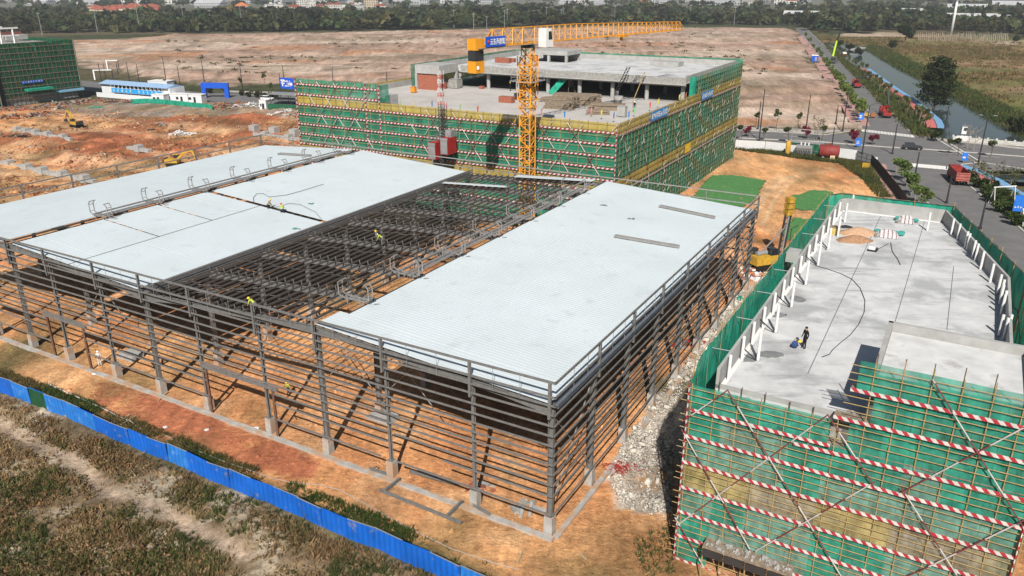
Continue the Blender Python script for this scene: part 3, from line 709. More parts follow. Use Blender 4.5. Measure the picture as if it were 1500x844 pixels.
cb = MB(); pts = [on_roof(*p) for p in ((372, 297), (371, 290), (376, 284), (386, 284), (394, 289), (420, 286), (445, 279), (474, 270))]
cb.path([p+Vector((0, 0, .03)) for p in pts], .03, 4).build('power_cable', M_dkmetal, label='thin dark power cable curling over the white roof by two workers', cat='cable')
cb = MB(); pts = [on_roof(*p) for p in ((400, 305), (425, 298), (440, 300), (462, 311), (474, 325), (478, 331))]
cb.path([p+Vector((0, 0, .03)) for p in pts], .025, 4).build('power_cable', M_dkmetal, label='thin dark cable looping down to the edge of the open bay', cat='cable')
for (u, v, c, n, lab) in ((457, 298.5, (.10, .30, .26), 'net_rag', 'small crumpled green net on the white roof right of two workers'), (434, 335, (.08, .28, .24), 'net_rag', 'small green rag on the white roof by the open bay edge'), (884, 301, (.2, .2, .2), 'scrap', 'small dark scrap on the upper right white roof'), (925, 321, (.2, .2, .2), 'scrap', 'tiny dark offcut near the roof channels')):
    p = on_roof(u, v); m = MB()
    for k in range(5): m.bar(p+Vector((random.uniform(-.5, .5), random.uniform(-.3, .3), .03)), p+Vector((random.uniform(-.5, .5), random.uniform(-.3, .3), .08)), .16, .04)
    m.build(n, cloth(n+lab[:12].replace(' ', ''), c), label=lab, cat='scrap')
# ================================================================ netted building with the concrete deck (near)
A2 = radians(29.9); wV = Vector((cos(A2), -sin(A2), 0)); sV = Vector((sin(A2), cos(A2), 0)); R0 = Vector((12.22, 47.81, 0))
def RP(w, s, z): return R0+wV*w+sV*s+Vector((0, 0, z))
def rloc(p): q = p-R0; return q.dot(wV), q.dot(sV)
DK = 14.2; PT = 15.7; NT = 16.0
ST_W = stripe_mat('red_white_board_w', wV+Vector((0, 0, .9)), .62, (.62, .60, .58), (.42, .03, .045))
ST_S = stripe_mat('red_white_board_s', sV+Vector((0, 0, .9)), .62, (.62, .60, .58), (.42, .03, .045))
ST_Z = stripe_mat('red_white_board_z', Vector((.6*wV.x, .6*wV.y, 1)), .62, (.62, .60, .58), (.42, .03, .045))
ST_P = stripe_mat('red_white_pole', (0, 0, 1), 3.1, (.50, .48, .47), (.17, .04, .045))
def net_sheet(P, u0, u1, z0, z1, nu, nz, amp, seed, sag=0, zt=None):
    """a hung sheet of netting: P(u, off, z)"""
    b = MB(); rr = random.Random(seed); k = 0
    g = [[None]*(nz+1) for _ in range(nu+1)]
    for i in range(nu+1):
        for j in range(nz+1):
            u = u0+(u1-u0)*i/nu; z = z0+(z1-z0)*j/nz
            if zt and j == nz: z = z1-rr.uniform(0, zt)
            g[i][j] = len(b.v); b.v.append(tuple(P(u, rr.uniform(-amp, amp), z)))
    for i in range(nu):
        for j in range(nz):
            b.f.append((g[i][j], g[i+1][j], g[i+1][j+1], g[i][j+1])); b.m.append(0)
    return b
def build_deck_building():
    t = thing('deck_building', R0, 'near concrete building with a flat pale roof deck and penthouse block', 'building')
    B = lambda mb, n, m: mb.build(n, m, t)
    out = [(1.4, 1.1), (1.4, 53), (2.0, 53.9), (12.9, 53.9), (18.95, 31.6), (18.95, 1.1)]
    B(MB().prism([RP(w, s, 0) for w, s in out], 0, DK-.35), 'wall', M_conc2)
    B(MB().prism([RP(w, s, 0) for w, s in out], DK-.346, DK), 'roof_deck', M_deck)
    th = .22
    n = len(out)
    for i in range(n):
        a, c = out[i], out[(i+1) % n]
        if i == n-1: segs = [((10.3, 1.1), (1.4, 1.1))]
        else: segs = [(a, c)]
        for a, c in segs:
            p, q = RP(*a, 0), RP(*c, 0); d = (q-p).normalized(); inn = Vector((d.y, -d.x, 0))
            cen = RP(10, 28, 0)
            if (cen-p).dot(inn) < 0: inn = -inn
            hh = PT if i != n-1 else DK+.28
            b = MB().hexa([v+Vector((0, 0, DK+.002)) for v in (p, q, q+inn*th, p+inn*th)], [v+Vector((0, 0, hh)) for v in (p, q, q+inn*th, p+inn*th)])
            if i == 0:
                for k in range(13):   # buttress ribs on the outside face of the parapet
                    pass
            B(b, 'parapet', M_conc)
            if i != n-1: B(MB().hexa([v+Vector((0, 0, DK+.004)) for v in (p+inn*th, q+inn*th, q+inn*(th+.32), p+inn*(th+.32))], [v+Vector((0, 0, DK+.05)) for v in (p+inn*th, q+inn*th, q+inn*(th+.32), p+inn*(th+.32))]), 'waterproof_fillet', M_white)
    # penthouse
    B(MB().prism([RP(w, s, 0) for w, s in ((10.9, 1.15), (10.9, 9.8), (19.6, 9.8), (19.6, 1.15))], DK+.003, 17.3), 'penthouse_wall', M_conc)
    ph = [(10.9, 1.15), (10.9, 9.8), (19.6, 9.8), (19.6, 1.15)]
    for i, (a, c) in enumerate(zip(ph, ph[1:]+ph[:1])):
        p, q = RP(*a, 0), RP(*c, 0); d = (q-p).normalized(); inn = Vector((d.y, -d.x, 0))
        if (RP(15, 6, 0)-p).dot(inn) < 0: inn = -inn
        B(MB().hexa([v+Vector((0, 0, 17.302)) for v in (p, q, q+inn*.3, p+inn*.3)], [v+Vector((0, 0, 18 if i != 3 else 17.6)) for v in (p, q, q+inn*.3, p+inn*.3)]), 'penthouse_parapet', M_conc)
    B(MB().prism([RP(w, s, 0) for w, s in ((11.21, 1.46), (11.21, 9.49), (19.29, 9.49), (19.29, 1.46))], 17.303, 17.34), 'penthouse_roof', mat('pale_screed', (.56, .57, .57), .85, var=.15, scale=.7, wear=((.30, .29, .29), .5, .56, .6)))
    # expansion joints cut in the deck
    for (a, b) in (((1290, 317), (1183, 548)), ((1355, 322), (1311, 472)), ((1397, 390), (1387, 483))):
        p, q = at(*a, DK), at(*b, DK); B(MB().bar(p+Vector((0, 0, .004)), q+Vector((0, 0, .004)), .055, .008), 'deck_joint', mat('joint_sealant', (.12, .12, .125), .8))
    # small roof outlet box on the left parapet
    B(MB().box(RP(.75, 29.5, PT-.9), (1.2, 1.6, 1.0), -A2), 'vent_box', M_conc)
    return t
DECKB = build_deck_building()
def build_near_scaffold():
    t = thing('scaffold', R0, 'near tan pole scaffold with green and yellow nets around the deck building', 'scaffold')
    B = lambda mb, n, m: mb.build(n, m, t)
    rr = random.Random(3)
    W1 = 20.3
    def top(w): return 14.55 if w < 10.2 else 18.95
    # standards (two rows)
    for s_, mt, nm in ((0, M_bamboo, 'standard'), (.95, M_pole_dark, 'inner_standard')):
        for i in range(14):
            w = .15+i*1.555
            B(MB().tube(RP(w, s_, -.2), RP(w+rr.uniform(-.05, .05), s_, top(w)+(rr.uniform(.0, .3) if w < 10 else rr.uniform(.1, .5))), .037, 6), nm, mt)
    # ledgers
    LZ = [.03+2.12*k for k in range(9)]
    for k in range(9):
        for j, f in enumerate((0.42, .95, 1.48)):
            z = LZ[k]+f*1.0; z = LZ[k]+(.6, 1.1, 1.62)[j]
            if z > 18.9: continue
            a = -.35-rr.uniform(0, .25) if z < 14.5 else 9.9-rr.uniform(0, .4)
            B(MB().tube(RP(a, -.09, z), RP(W1+rr.uniform(.1, .5), -.09, z+rr.uniform(-.03, .03)), .029, 6), 'ledger', M_bamboo)
            if j == 1 and z < 18: B(MB().tube(RP(max(a, 0), 1.03, z), RP(W1, 1.03, z), .04, 5), 'inner_ledger', M_pole_dark)
    # toe boards
    for k, z in enumerate(LZ):
        a, b = (-.1, W1) if z < 14.2 else (9.9, W1)
        if k == 6: a, b = .2, 9.3
        if k == 7 : a, b = 9.2, W1
        B(MB().bar(RP(a, -.17, z), RP(b, -.17, z), .05, .24), 'toe_board', ST_W)
        if k == 6: B(MB().bar(RP(7.1, -.17, z-.5), RP(W1, -.17, z-.25), .05, .24), 'toe_board', ST_W)
        if .5 < z < 17.5:   # plank walkways
            B(MB().hexa([RP(w, s, z-.1) for w, s in ((max(a, .1), .02), (max(a, .1), .9), (W1-.1, .9), (W1-.1, .02))][::-1], [RP(w, s, z-.05) for w, s in ((max(a, .1), .02), (max(a, .1), .9), (W1-.1, .9), (W1-.1, .02))][::-1]), 'walkway', M_wood)
    B(MB().bar(RP(-.02, -.16, 0), RP(-.02, -.16, 14.7), .24, .06, wV), 'corner_board', ST_Z); B(MB().bar(RP(20.25, -.16, 0), RP(20.25, -.16, 11.3), .24, .06, wV), 'corner_board', ST_Z)
    # diagonal braces
    for (a, c) in (((2.6, 14.9), (11.6, 3.0)), ((8.9, 14.9), (12.3, 10.7)), ((8.9, 14.95), (-.1, 2.9)), ((-.3, 11.1), (5.6, 2.7)), ((13.7, 11.2), (20.2, 2.9)), ((14.1, 18.8), (20.2, 10.8)), ((12.2, 11.1), (5.3, 2.6)), ((20.2, 18.5), (13.6, 10.7)), ((2.6, 15.0), (-.3, 11.7)), ((20.2, 11.3), (15.6, 5.6)), ((15.6, 5.6), (12.3, 2)), ((-.2, 3.7), (2.3, .2))):
        B(MB().tube(RP(a[0], -.25, a[1]), RP(c[0], -.27, c[1]), .044, 6), 'diagonal_brace', ST_P)
    # nets: sheets hung behind the standards
    for k in range(8):
        z0 = LZ[k]; z1 = LZ[k]+2.12
        for i in range(9):
            a = i*2.26; b_ = a+2.26
            if z0 > 14 and a < 10.1: continue
            if b_ > 10.2 > a and z1 > 14: a = 10.2
            m = (M_ynet if rr.random() < .55 else M_ynet2) if k == 3 else (M_gnet2 if rr.random() < .55 and k < 6 else M_gnet)
            if k == 0 and 1.5 < a < 8.5: continue
            B(net_sheet(lambda u, o, z: RP(u, .07+o, z), a, b_+.05, z0, min(z1+.03, top(a+.1)), 6, 5, .07, k*31+i), 'yellow_net' if k == 3 else 'net_panel', m)
    B(net_sheet(lambda u, o, z: RP(u, .07+o, z), 10.2, 20.35, LZ[8], 18.9, 16, 4, .04, 77), 'net_panel', M_gnet)
    # left flank
    def flank(P, s0, s1, nm):
        for k in range(4): 
            a = s0+(s1-s0)*k/4; c = s0+(s1-s0)*(k+1)/4
            B(net_sheet(P, a, c, 0, NT, 26, 10, .05, k*7+len(nm), zt=.12), 'net_panel', M_gsolid)
    flank(lambda u, o, z: RP(-.02+o, u, z-(u < 2)*(z > 14)*1.3*(1-u/2)), .1, 53.6, 'left')
    for i in range(17):
        s = .9+i*3.25
        B(MB().tube(RP(-.08, s, 0), RP(-.08, s, NT+.1+rr.uniform(0, .4)), .045, 5), 'standard', M_bamboo)
        if i % 2: B(MB().tube(RP(-.3, s+.8, 15.3), RP(1.6, s+.8, 15.35), .035, 5), 'putlog', M_metal)
    for z in (15.95, 13.9, 12.2, 10, 8, 6, 4, 2): B(MB().tube(RP(-.12, 1.8 if z > 15 else -.2, z), RP(-.12, 53.6, z), .04, 5), 'ledger', M_bamboo)
    # rear and right flanks
    def seg(a, c, nm):
        p, q = RP(*a, 0), RP(*c, 0); d = q-p; nn = Vector((d.y, -d.x, 0)).normalized()
        B(net_sheet(lambda u, o, z: p+d*u+nn*o+Vector((0, 0, z)), 0, 1, 0, NT, 30, 10, .05, len(nm)+3, zt=.15), 'net_panel', M_gsolid)
        L = d.length; m = max(1, int(L/3.2))
        for i in range(m+1):
            v = p+d*(i/m)+nn*(.07); B(MB().tube(v, v+Vector((rr.uniform(-.1, .1), rr.uniform(-.1, .1), NT+.1+rr.uniform(0, .6))), .045, 5), 'standard', M_bamboo)
        for z in (NT-.06, 12.5, 10, 7, 4): B(MB().tube(p+nn*.12+Vector((0, 0, z)), q+nn*.12+Vector((0, 0, z)), .04, 5), 'ledger', M_pole_dark)
    seg((0, 53.7), (1.2, 55.2), 'l'); seg((1.2, 55.2), (13.6, 55.2), 'rear'); seg((13.6, 55.2), (20.3, 32), 'rightb'); seg((20.3, 32), (20.3, .1), 'rights')
    # bamboo tips with orange flags on the slanted flank
    # loading bay canopy low on the facade
    z = 2.9
    c = MB().hexa([RP(w, s, z) for w, s in ((2.3, -1.5), (2.3, -.3), (8.4, -.3), (8.4, -1.5))][::-1], [RP(w, s, z+.08) for w, s in ((2.3, -1.5), (2.3, -.3), (8.4, -.3), (8.4, -1.5))][::-1]); B(c, 'canopy_platform', M_wood)
    for i in range(4): B(MB().bar(RP(2.35+i*1.5, -1.52, z-.35), RP(3.75+i*1.5, -1.52, z-.35), .04, .6), 'canopy_fascia', M_dkmetal)
    for i in range(5): B(MB().tube(RP(2.35+i*1.5, -1.45, -.2), RP(2.35+i*1.5, -1.45, z), .05, 5), 'canopy_post', M_bamboo)
    d = MB(); 
    for i in range(70): d.ball(RP(rr.uniform(2.5, 8.2), rr.uniform(-1.35, -.4), z+.12), rr.uniform(.05, .2), 5, 4, jit=.3)
    o = B(d, 'canopy_debris', M_conc2); o['kind'] = 'stuff'
    B(MB().hexa([RP(w, s, 0) for w, s in ((2.4, -.2), (2.4, .9), (8.3, .9), (8.3, -.2))][::-1], [RP(w, s, .05) for w, s in ((2.4, -.2), (2.4, .9), (8.3, .9), (8.3, -.2))][::-1]), 'threshold', M_conc2)
    return t
build_near_scaffold()
# white posts standing along the deck edges
GP = 'white pipes standing along the deck edges'
PROTO_POST = None
def white_post(u, v, h, lab, lean=(0, 0)):
    global PROTO_POST
    p = at(u, v, DK+.002)
    if PROTO_POST is None:
        t = thing('white_pipe_post', p, lab, 'pipe post', GP)
        MB().tube(p, p+Vector((0, 0, 1)), .11, 10).build('pipe', M_white, t); MB().lathe(p, [(.2, 0), (.2, .012), (.13, .016)], 10).build('foot_collar', M_conc, t)
        PROTO_POST = t; t.scale = (1, 1, h); t.rotation_euler = (lean[0], lean[1], 0)
    else:
        t = copy_tree(PROTO_POST, p, 0, (1, 1, h), lab, GP); t.rotation_euler = (lean[0], lean[1], 0)
    return t
LW = 'white pipe post in the row against the left parapet of the deck'
LI = 'white pipe post in the inner row left of the open deck'
for s_ in (2.6, 6.2, 9.2, 12.6, 16.2, 19.7, 23.4, 27, 31, 34.8, 38.6, 42.4, 46, 49.6): white_post(*pix(*RP(1.88, s_, DK)), 1.95, LW)
for (u, v) in ((1110, 528), (1136, 487), (1159, 450), (1180, 417), (1198, 389), (1213, 365), (1227, 347), (1237, 326)): white_post(u, v, 2.3, LI)
white_post(1247, 308, 1.9, 'white pipe post at the far left corner of the deck by the rear parapet')
white_post(1358, 338, 2.1, 'lone white pipe post at the far right of the deck, away from the parapets')
LR = 'white pipe post along the slanted right parapet of the deck'
for (u, v) in ((1393, 344), (1402, 352), (1413, 364), (1416, 367), (1424, 378), (1428, 383), (1436, 395), (1450, 414)): white_post(u, v, 1.85, LR)
LC = 'white pipe post in the cluster at the bend of the right parapet'
for (u, v) in ((1461, 430), (1465, 438), (1464, 446), (1468, 455), (1466, 462)): white_post(u, v, 1.8, LC)
LD = 'white pipe post near the penthouse at the right parapet'
for (u, v) in ((1463, 492), (1470, 497), (1475, 492)): white_post(u, v, 1.8, LD)
# raking struts beside the inner posts
for i, (u, v) in enumerate(((1108, 528), (1134, 487), (1157, 450), (1178, 417), (1196, 389), (1211, 366))):
    p = at(u, v, DK+.05)
    MB().bar(p, p+(-wV*1.25)+Vector((0, 0, .9)), .07, .07).build('raking_strut', M_dkmetal, label='dark raking strut from the deck to the left parapet by a white post', cat='strut', group='raking struts on the deck')
# things on the deck
def pile(name, u, v, z, rx, ry, h, m, label, cat, rz=0, seed=1, n=26, jit=.1):
    c = at(u, v, z); b = MB(); rr = random.Random(seed); rings = 7; k = 0
    for j in range(rings+1):
        f = j/rings; r = (1-f**1.3); zz = h*(f if f < .8 else .8+(f-.8)*.5)
        for i in range(n):
            a = 2*pi*i/n; q = 1+rr.uniform(-jit, jit)
            x, y = rx*r*q*cos(a), ry*r*q*sin(a)
            b.v.append((c.x+x*cos(rz)-y*sin(rz), c.y+x*sin(rz)+y*cos(rz), c.z+zz*(1+rr.uniform(-jit, jit)*.4)))
    for j in range(rings):
        for i in range(n): b.f.append((j*n+i, j*n+(i+1) % n, (j+1)*n+(i+1) % n, (j+1)*n+i)); b.m.append(0)
    return b.build(name, m, smooth=True, label=label, cat=cat)
M_sand = mat('pale_sand', (.47, .30, .19), .95, var=.2, scale=4, bump=.3); M_sand2 = mat('brown_sand', (.33, .19, .11), .95, var=.25, scale=4, bump=.3)
pile('sand_heap', 1257, 342, DK, 2.2, 1.3, .8, M_sand, 'pale sand heap on the deck, the farther of two', 'sand heap', seed=4)
pile('sand_heap', 1252, 353, DK, 2.0, 1.0, .75, M_sand2, 'darker brown sand heap on the deck, the nearer of two', 'sand heap', seed=5)
def tarp_heap(u, v, rx, ry, h, label, seed):
    c = at(u, v, DK+.01); rr = random.Random(seed)
    t = thing('covered_heap', c, label, 'covered materials')
    nx_, ny_ = 14, 10; b = MB()
    for j in range(ny_+1):
        for i in range(nx_+1):
            x, y = i/nx_*2-1, j/ny_*2-1; r = max(abs(x), abs(y)); z = h*(1-r**3)*(.8+.3*rr.random())+.03
            b.v.append(tuple(c+wV*(x*rx+rr.uniform(-.05, .05))+sV*(y*ry*.8+rr.uniform(-.05, .05))+Vector((0, 0, max(.03, z)))))
    for j in range(ny_):
        for i in range(nx_): k = j*(nx_+1)+i; b.f.append((k, k+1, k+nx_+2, k+nx_+1)); b.m.append(0)
    b.build('tarpaulin', stripe_mat('striped_sheet', wV*1.0+sV*.15, .42, (.58, .55, .56), (.24, .16, .17), .72, .8), t)
    m = MB()
    for k in range(7):
        m.ball(c+wV*rr.uniform(-rx, rx*1.15)+sV*rr.uniform(ry*.6, ry*1.15)+Vector((0, 0, .25)), rr.uniform(.25, .4), 7, 5, jit=.2, sq=(1.2, .9, .7))
    m.build('sacks', cloth('teal_sack', (.05, .28, .25)), t)
    m = MB()
    for k in range(6): m.ball(c-wV*rx*.8+sV*rr.uniform(-ry, ry*.3)+Vector((0, 0, .16)), rr.uniform(.16, .3), 6, 5, jit=.25)
    m.build('loose_bricks', M_conc2, t)
tarp_heap(1299, 346, 1.15, 1.0, .7, 'heap of sacks under a striped sheet in the middle of the deck', 2)
tarp_heap(1326, 326, .9, .7, .8, 'small bundle of striped bags near the rear parapet of the deck', 5)
pts = [(1195, 389), (1212, 394), (1232, 401), (1248, 409), (1260, 422), (1267, 440), (1266, 457), (1258, 475), (1246, 490), (1230, 503), (1220, 512), (1215, 519), (1204, 523)]
MB().path([at(u, v, DK+.04) for u, v in pts], .032, 5).build('hose', M_dkmetal, label='long dark hose curving over the middle of the pale deck', cat='hose')
MB().path([at(u, v, DK+.04) for u, v in ((1305, 355), (1306, 364), (1308, 370), (1314, 378), (1319, 388))], .035, 5).build('hose', M_dkmetal, label='short dark hose curling from the covered heap on the deck', cat='hose')
MB().path([at(u, v, DK+.04) for u, v in ((1302, 356), (1294, 361), (1284, 366), (1278, 367))], .03, 5).build('hose', M_dkmetal, label='thin cord running from the covered heap to a small pump', cat='cord')
def pump(u, v):
    c = at(u, v, DK); t = thing('water_pump', c, 'small white and black pump lying on the deck left of the covered heap', 'pump')
    MB().box(c, (.9, .45, .08), -A2).build('base', M_dkmetal, t); MB().tube(c+wV*-.3+Vector((0, 0, .3)), c+wV*.3+Vector((0, 0, .3)), .2, 10).build('motor', M_white, t); MB().ball(c+wV*.42+Vector((0, 0, .28)), .2, 8, 6).build('casing', M_dkmetal, t)
pump(1277, 368)
def ybox():
    c = at(1222, 343, DK); t = thing('yellow_crate', c, 'dull yellow crate beside the sand heaps and white posts', 'crate')
    MB().box(c, (1.0, .8, .8), -A2).build('body', mat('dull_yellow', (.5, .38, .12), .8, var=.2), t)
    MB().box(c+Vector((0, 0, .8)), (1.08, .88, .08), -A2).build('lid', M_wood, t)
ybox()
pile('mortar_patch', 1238, 333, DK, .9, .5, .3, M_dkmetal, 'small dark heap of rags behind the sand heaps', 'rag heap', seed=9)
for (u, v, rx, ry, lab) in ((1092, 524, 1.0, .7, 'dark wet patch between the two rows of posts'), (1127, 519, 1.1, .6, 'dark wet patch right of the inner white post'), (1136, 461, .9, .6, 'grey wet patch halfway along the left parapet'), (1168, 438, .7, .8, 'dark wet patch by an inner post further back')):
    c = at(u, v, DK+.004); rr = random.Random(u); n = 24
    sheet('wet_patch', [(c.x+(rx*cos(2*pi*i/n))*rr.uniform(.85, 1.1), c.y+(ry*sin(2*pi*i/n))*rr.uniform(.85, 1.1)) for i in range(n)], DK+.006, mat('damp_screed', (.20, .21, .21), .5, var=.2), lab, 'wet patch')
# ================================================================ large netted building (middle) with crane and hoist
A3 = radians(29.3); mS = Vector((sin(A3), cos(A3), 0)); mF = Vector((-cos(A3), sin(A3), 0)); M0 = Vector((16.74, 125.5, 0))
def MP(d, s, z): return M0+mF*d+mS*s+Vector((0, 0, z))
ST_MF = stripe_mat('far_board_front', mF+Vector((0, 0, .8)), .8, (.62, .60, .58), (.38, .03, .045))
ST_MS = stripe_mat('far_board_side', mS+Vector((0, 0, .8)), .8, (.62, .60, .58), (.38, .03, .045))
ST_MZ = stripe_mat('far_board_vertical', Vector((.5*mF.x, .5*mF.y, 1)), .8, (.62, .60, .58), (.38, .03, .045))
ST_MP = stripe_mat('far_brace_pole', (0, 0, 1), 3.6, (.60, .57, .55), (.16, .05, .05))
def build_mid():
    t = thing('netted_building', M0, 'wide concrete building with open upper floor behind the tower crane', 'building')
    B = lambda mb, n, m: mb.build(n, m, t)
    def blk(d0, d1, s0, s1, z0, z1): return MB().prism([MP(d, s, 0) for d, s in ((d0, s0), (d1, s0), (d1, s1), (d0, s1))], z0, z1)
    B(blk(1.2, 66.4, 1.2, 76.5, 0, 17.4), 'lower_wall', M_conc2)
    B(blk(1.2, 66.4, 1.2, 38, 17.404, 17.9), 'podium_deck', mat('pale_deck', (.46, .44, .42), .9, var=.12, scale=.25, wear=((.38, .35, .32), .1, .55, .5)))
    for (a, b, c, d) in ((1.2, 50, 1.2, 1.45), (1.2, 1.45, 1.46, 38)): B(blk(a, b, c, d, 17.905, 18.4), 'podium_parapet', M_conc)
    B(blk(66.1, 66.4, 12, 38, 17.905, 19.1), 'podium_parapet', M_conc)
    # upper storey
    B(blk(1.2, 60, 66, 76.4, 17.41, 21.5), 'upper_back_wall', M_conc2)
    B(blk(1.2, 60, 38.2, 65.99, 17.41, 17.88), 'upper_floor', M_conc2)
    B(blk(1.2, 60.0, 37.6, 76.5, 21.5, 21.85), 'upper_roof', M_deck)
    B(blk(1.0, 53.5, 37.3, 37.58, 21.05, 22.75), 'roof_fascia', M_conc2)
    B(blk(1.0, 53.5, 36.7, 37.3, 21.35, 21.52), 'fascia_ledge', M_conc)
    for i in range(8):
        d = 1.9+i*7.5
        B(MB().lathe(MP(d, 38.6, 17.88), [(.42, 0), (.42, 3.62)], 12), 'round_column', M_conc)
        B(MB().lathe(MP(d, 50, 17.88), [(.42, 0), (.42, 3.62)], 10), 'round_column', M_conc)
    for (a, b, c, d) in ((1.2, 60, 76.2, 76.5), (1.2, 1.5, 38, 76.19), (59.7, 60, 38, 76.19)): B(blk(a, b, c, d, 21.855, 23.0), 'roof_parapet', M_conc)
    # stair room at the left end of the upper floor
    B(blk(54, 60.5, 29.5, 37.0, 21.4, 23.2), 'stair_room_top', M_conc)
    for a, b, c, d in ((53.9, 54.6, 29.5, 30.1), (60.0, 60.6, 29.5, 30.1), (53.9, 54.6, 36.2, 37)): B(blk(a, b, c, d, 17.905, 21.4), 'stair_room_post', M_conc)
    B(blk(54.7, 59.9, 29.8, 30.0, 17.905, 21.3), 'brick_infill', M_brick)
    B(blk(60.1, 60.4, 30.2, 37, 17.905, 21.4), 'stair_room_wall', M_conc)
    # lift house on the roof
    B(blk(38.6, 49.2, 62, 70, 23.6, 24.6), 'lift_house_roof', M_conc)
    for a, b in ((48.5, 49.1), (43.5, 44.1), (38.7, 39.3)): B(blk(a, b, 62.1, 62.7, 21.855, 23.6), 'lift_house_post', M_conc)
    B(blk(38.8, 49, 69.5, 69.9, 21.855, 23.6), 'lift_house_wall', M_conc); B(blk(47, 48.3, 62.3, 62.6, 21.86, 23.4), 'lift_house_brick', M_brick)
    B(blk(12, 19, 66, 70, 21.86, 22.9), 'roof_upstand', M_conc)
    B(blk(47.6, 51.0, 3.0, 6.0, 17.905, 20.3), 'corner_block', M_conc)
    return t
build_mid()
def build_mid_scaffold():
    t = thing('scaffold', M0, 'tall green and yellow netted scaffold wrapping the wide building behind the crane', 'scaffold')
    B = lambda mb, n, m: mb.build(n, m, t)
    rr = random.Random(5)
    top = lambda d: 22.75 if d > 47.2 else 19.3
    LZ = [2.4+1.93*k for k in range(11)]   # up to 21.7
    bands = [(0, 2.2, M_gnet_far, 'net_panel'), (2.2, 8.2, M_gnet_far, 'net_panel'), (8.2, 10.0, M_ynet_far, 'yellow_net'), (10.0, 17.45, M_gnet_far, 'net_panel'), (17.45, 19.35, M_ynet_far, 'yellow_net')]
    F1 = 67.8
    for (a, b, m, nm) in bands:
        for k in range(6):
            d0, d1 = F1*k/6, F1*(k+1)/6
            B(net_sheet(lambda u, o, z: MP(u, -.02+o, z), d0, d1, a, b, 12, max(1, int((b-a)/1.2)), .05, k+int(a*9)), nm, m)
    B(net_sheet(lambda u, o, z: MP(u, -.02+o, z), 47.2, F1, 19.35, 22.7, 14, 3, .05, 3), 'net_panel', M_gnet_far)
    B(net_sheet(lambda u, o, z: MP(47.2+o, u, z), -.02, 2.6, 19.35, 22.5, 3, 3, .04, 4), 'net_panel', M_gnet_far)
    B(net_sheet(lambda u, o, z: MP(F1+o, u, z), 0, 77.4, 0, 17.4, 14, 6, .06, 41), 'net_panel', M_gnet_far)
    B(net_sheet(lambda u, o, z: MP(F1+o, u, z), 0, 77.4, 17.4, 19.3, 14, 2, .06, 44), 'yellow_net', M_ynet_far)
    B(net_sheet(lambda u, o, z: MP(61.3+o, u, z), 29, 77.4, 17.4, 23.3, 14, 4, .06, 42), 'net_panel', M_gnet_far)
    B(net_sheet(lambda u, o, z: MP(u, 77.4+o, z), 0, 61.3, 0, 23.3, 20, 6, .06, 43), 'net_panel', M_gnet_far)
    S1 = 77.6
    for (a, b, m, nm) in bands:
        for k in range(7):
            s0, s1 = S1*k/7, S1*(k+1)/7
            B(net_sheet(lambda u, o, z: MP(-.02+o, u, z), s0, s1, a, b, 10, max(1, int((b-a)/1.2)), .05, 50+k+int(a*9)), nm, m)
    B(net_sheet(lambda u, o, z: MP(-.02+o, u, z), 40.5, S1, 19.35, 22.7, 14, 3, .05, 9), 'net_panel', M_gnet_far)
    B(net_sheet(lambda u, o, z: MP(u, 40.5+o, z), -.02, 1.2, 18.2, 22.7, 2, 3, .04, 10), 'net_panel', M_gsolid)
    # standards and ledgers in front of the nets
    for i in range(42):
        d = .1+i*1.65; B(MB().tube(MP(d, -.14, 0), MP(d, -.14, top(d)+rr.uniform(0, .3)), .05, 4), 'standard', M_pole_dark if i % 2 else M_bamboo)
    for i in range(47):
        s = .9+i*1.65; B(MB().tube(MP(-.14, s, 0), MP(-.14, s, (22.8 if s > 40.5 else 19.4)+rr.uniform(0, .3)), .032, 4), 'standard', M_bamboo)
    zz = [.9+.96*k for k in range(23)]
    for z in zz:
        d0 = 47.2 if z > 19.3 else 0
        B(MB().tube(MP(d0, -.2, z), MP(F1+.1, -.2, z), .035, 4), 'ledger', M_bamboo)
        B(MB().tube(MP(-.2, 40.5 if z > 19.3 else 0, z), MP(-.2, S1+.1, z), .045, 4), 'ledger', M_pole_dark)
    # short light tie ends that speckle the right flank
    tk = MB()
    for i in range(24):
        for j in range(10):
            if rr.random() < .4:
                s = 1+i*3.25+rr.uniform(-.4, .4); z = .8+j*1.95+rr.uniform(-.3, .3)
                tk.tube(MP(-.25, s, z), MP(-.5, s+.3, z+.9), .04, 4)
    o = B(tk, 'tie_poles', mat('pale_tie', (.5, .46, .4), .7)); o['kind'] = 'stuff'
    for k in range(1, 11):
        z = LZ[k]
        if z > 22: continue
        B(MB().bar(MP(47.2 if z > 19.3 else 0, -.26, z), MP(F1, -.26, z), .05, .26), 'toe_board', ST_MF)
        if abs(z-17.8) < 1.2 or abs(z-8.2) < 1: B(MB().bar(MP(-.26, 0, z-.3), MP(-.26, S1, z-.3), .05, .22), 'toe_board', ST_MS)
    for d, z1 in ((0, 19.3), (47.2, 22.6), (50.4, 22.6), (F1, 22.7)): B(MB().bar(MP(d, -.3, 0), MP(d, -.3, z1), .34, .06, mF), 'corner_board', ST_MZ)
    for d in (27.2, 33.5): B(MB().bar(MP(d, -.3, 2), MP(d, -.3, 18.6), .3, .06, mF), 'hoist_guard_board', M_pole_dark)
    # X braces
    for i in range(9):
        d = .2+i*5.6
        if d > 43: break
        for a, b in ((d+8.5, d), (d, d+8.5)):
            if max(a, b) > 47.2: continue
            zt = 18.9; B(MB().tube(MP(a, -.33, zt), MP(b, -.36, zt-11.5), .06, 5), 'diagonal_brace', ST_MP)
    for i in range(5):
        d = 48.5+i*4.2
        for a, b in ((d+9.5, d), (d, d+9.5)):
            if max(a, b) > 68: continue
            B(MB().tube(MP(a, -.33, 22.4), MP(b, -.36, 9.8), .06, 5), 'diagonal_brace', ST_MP)
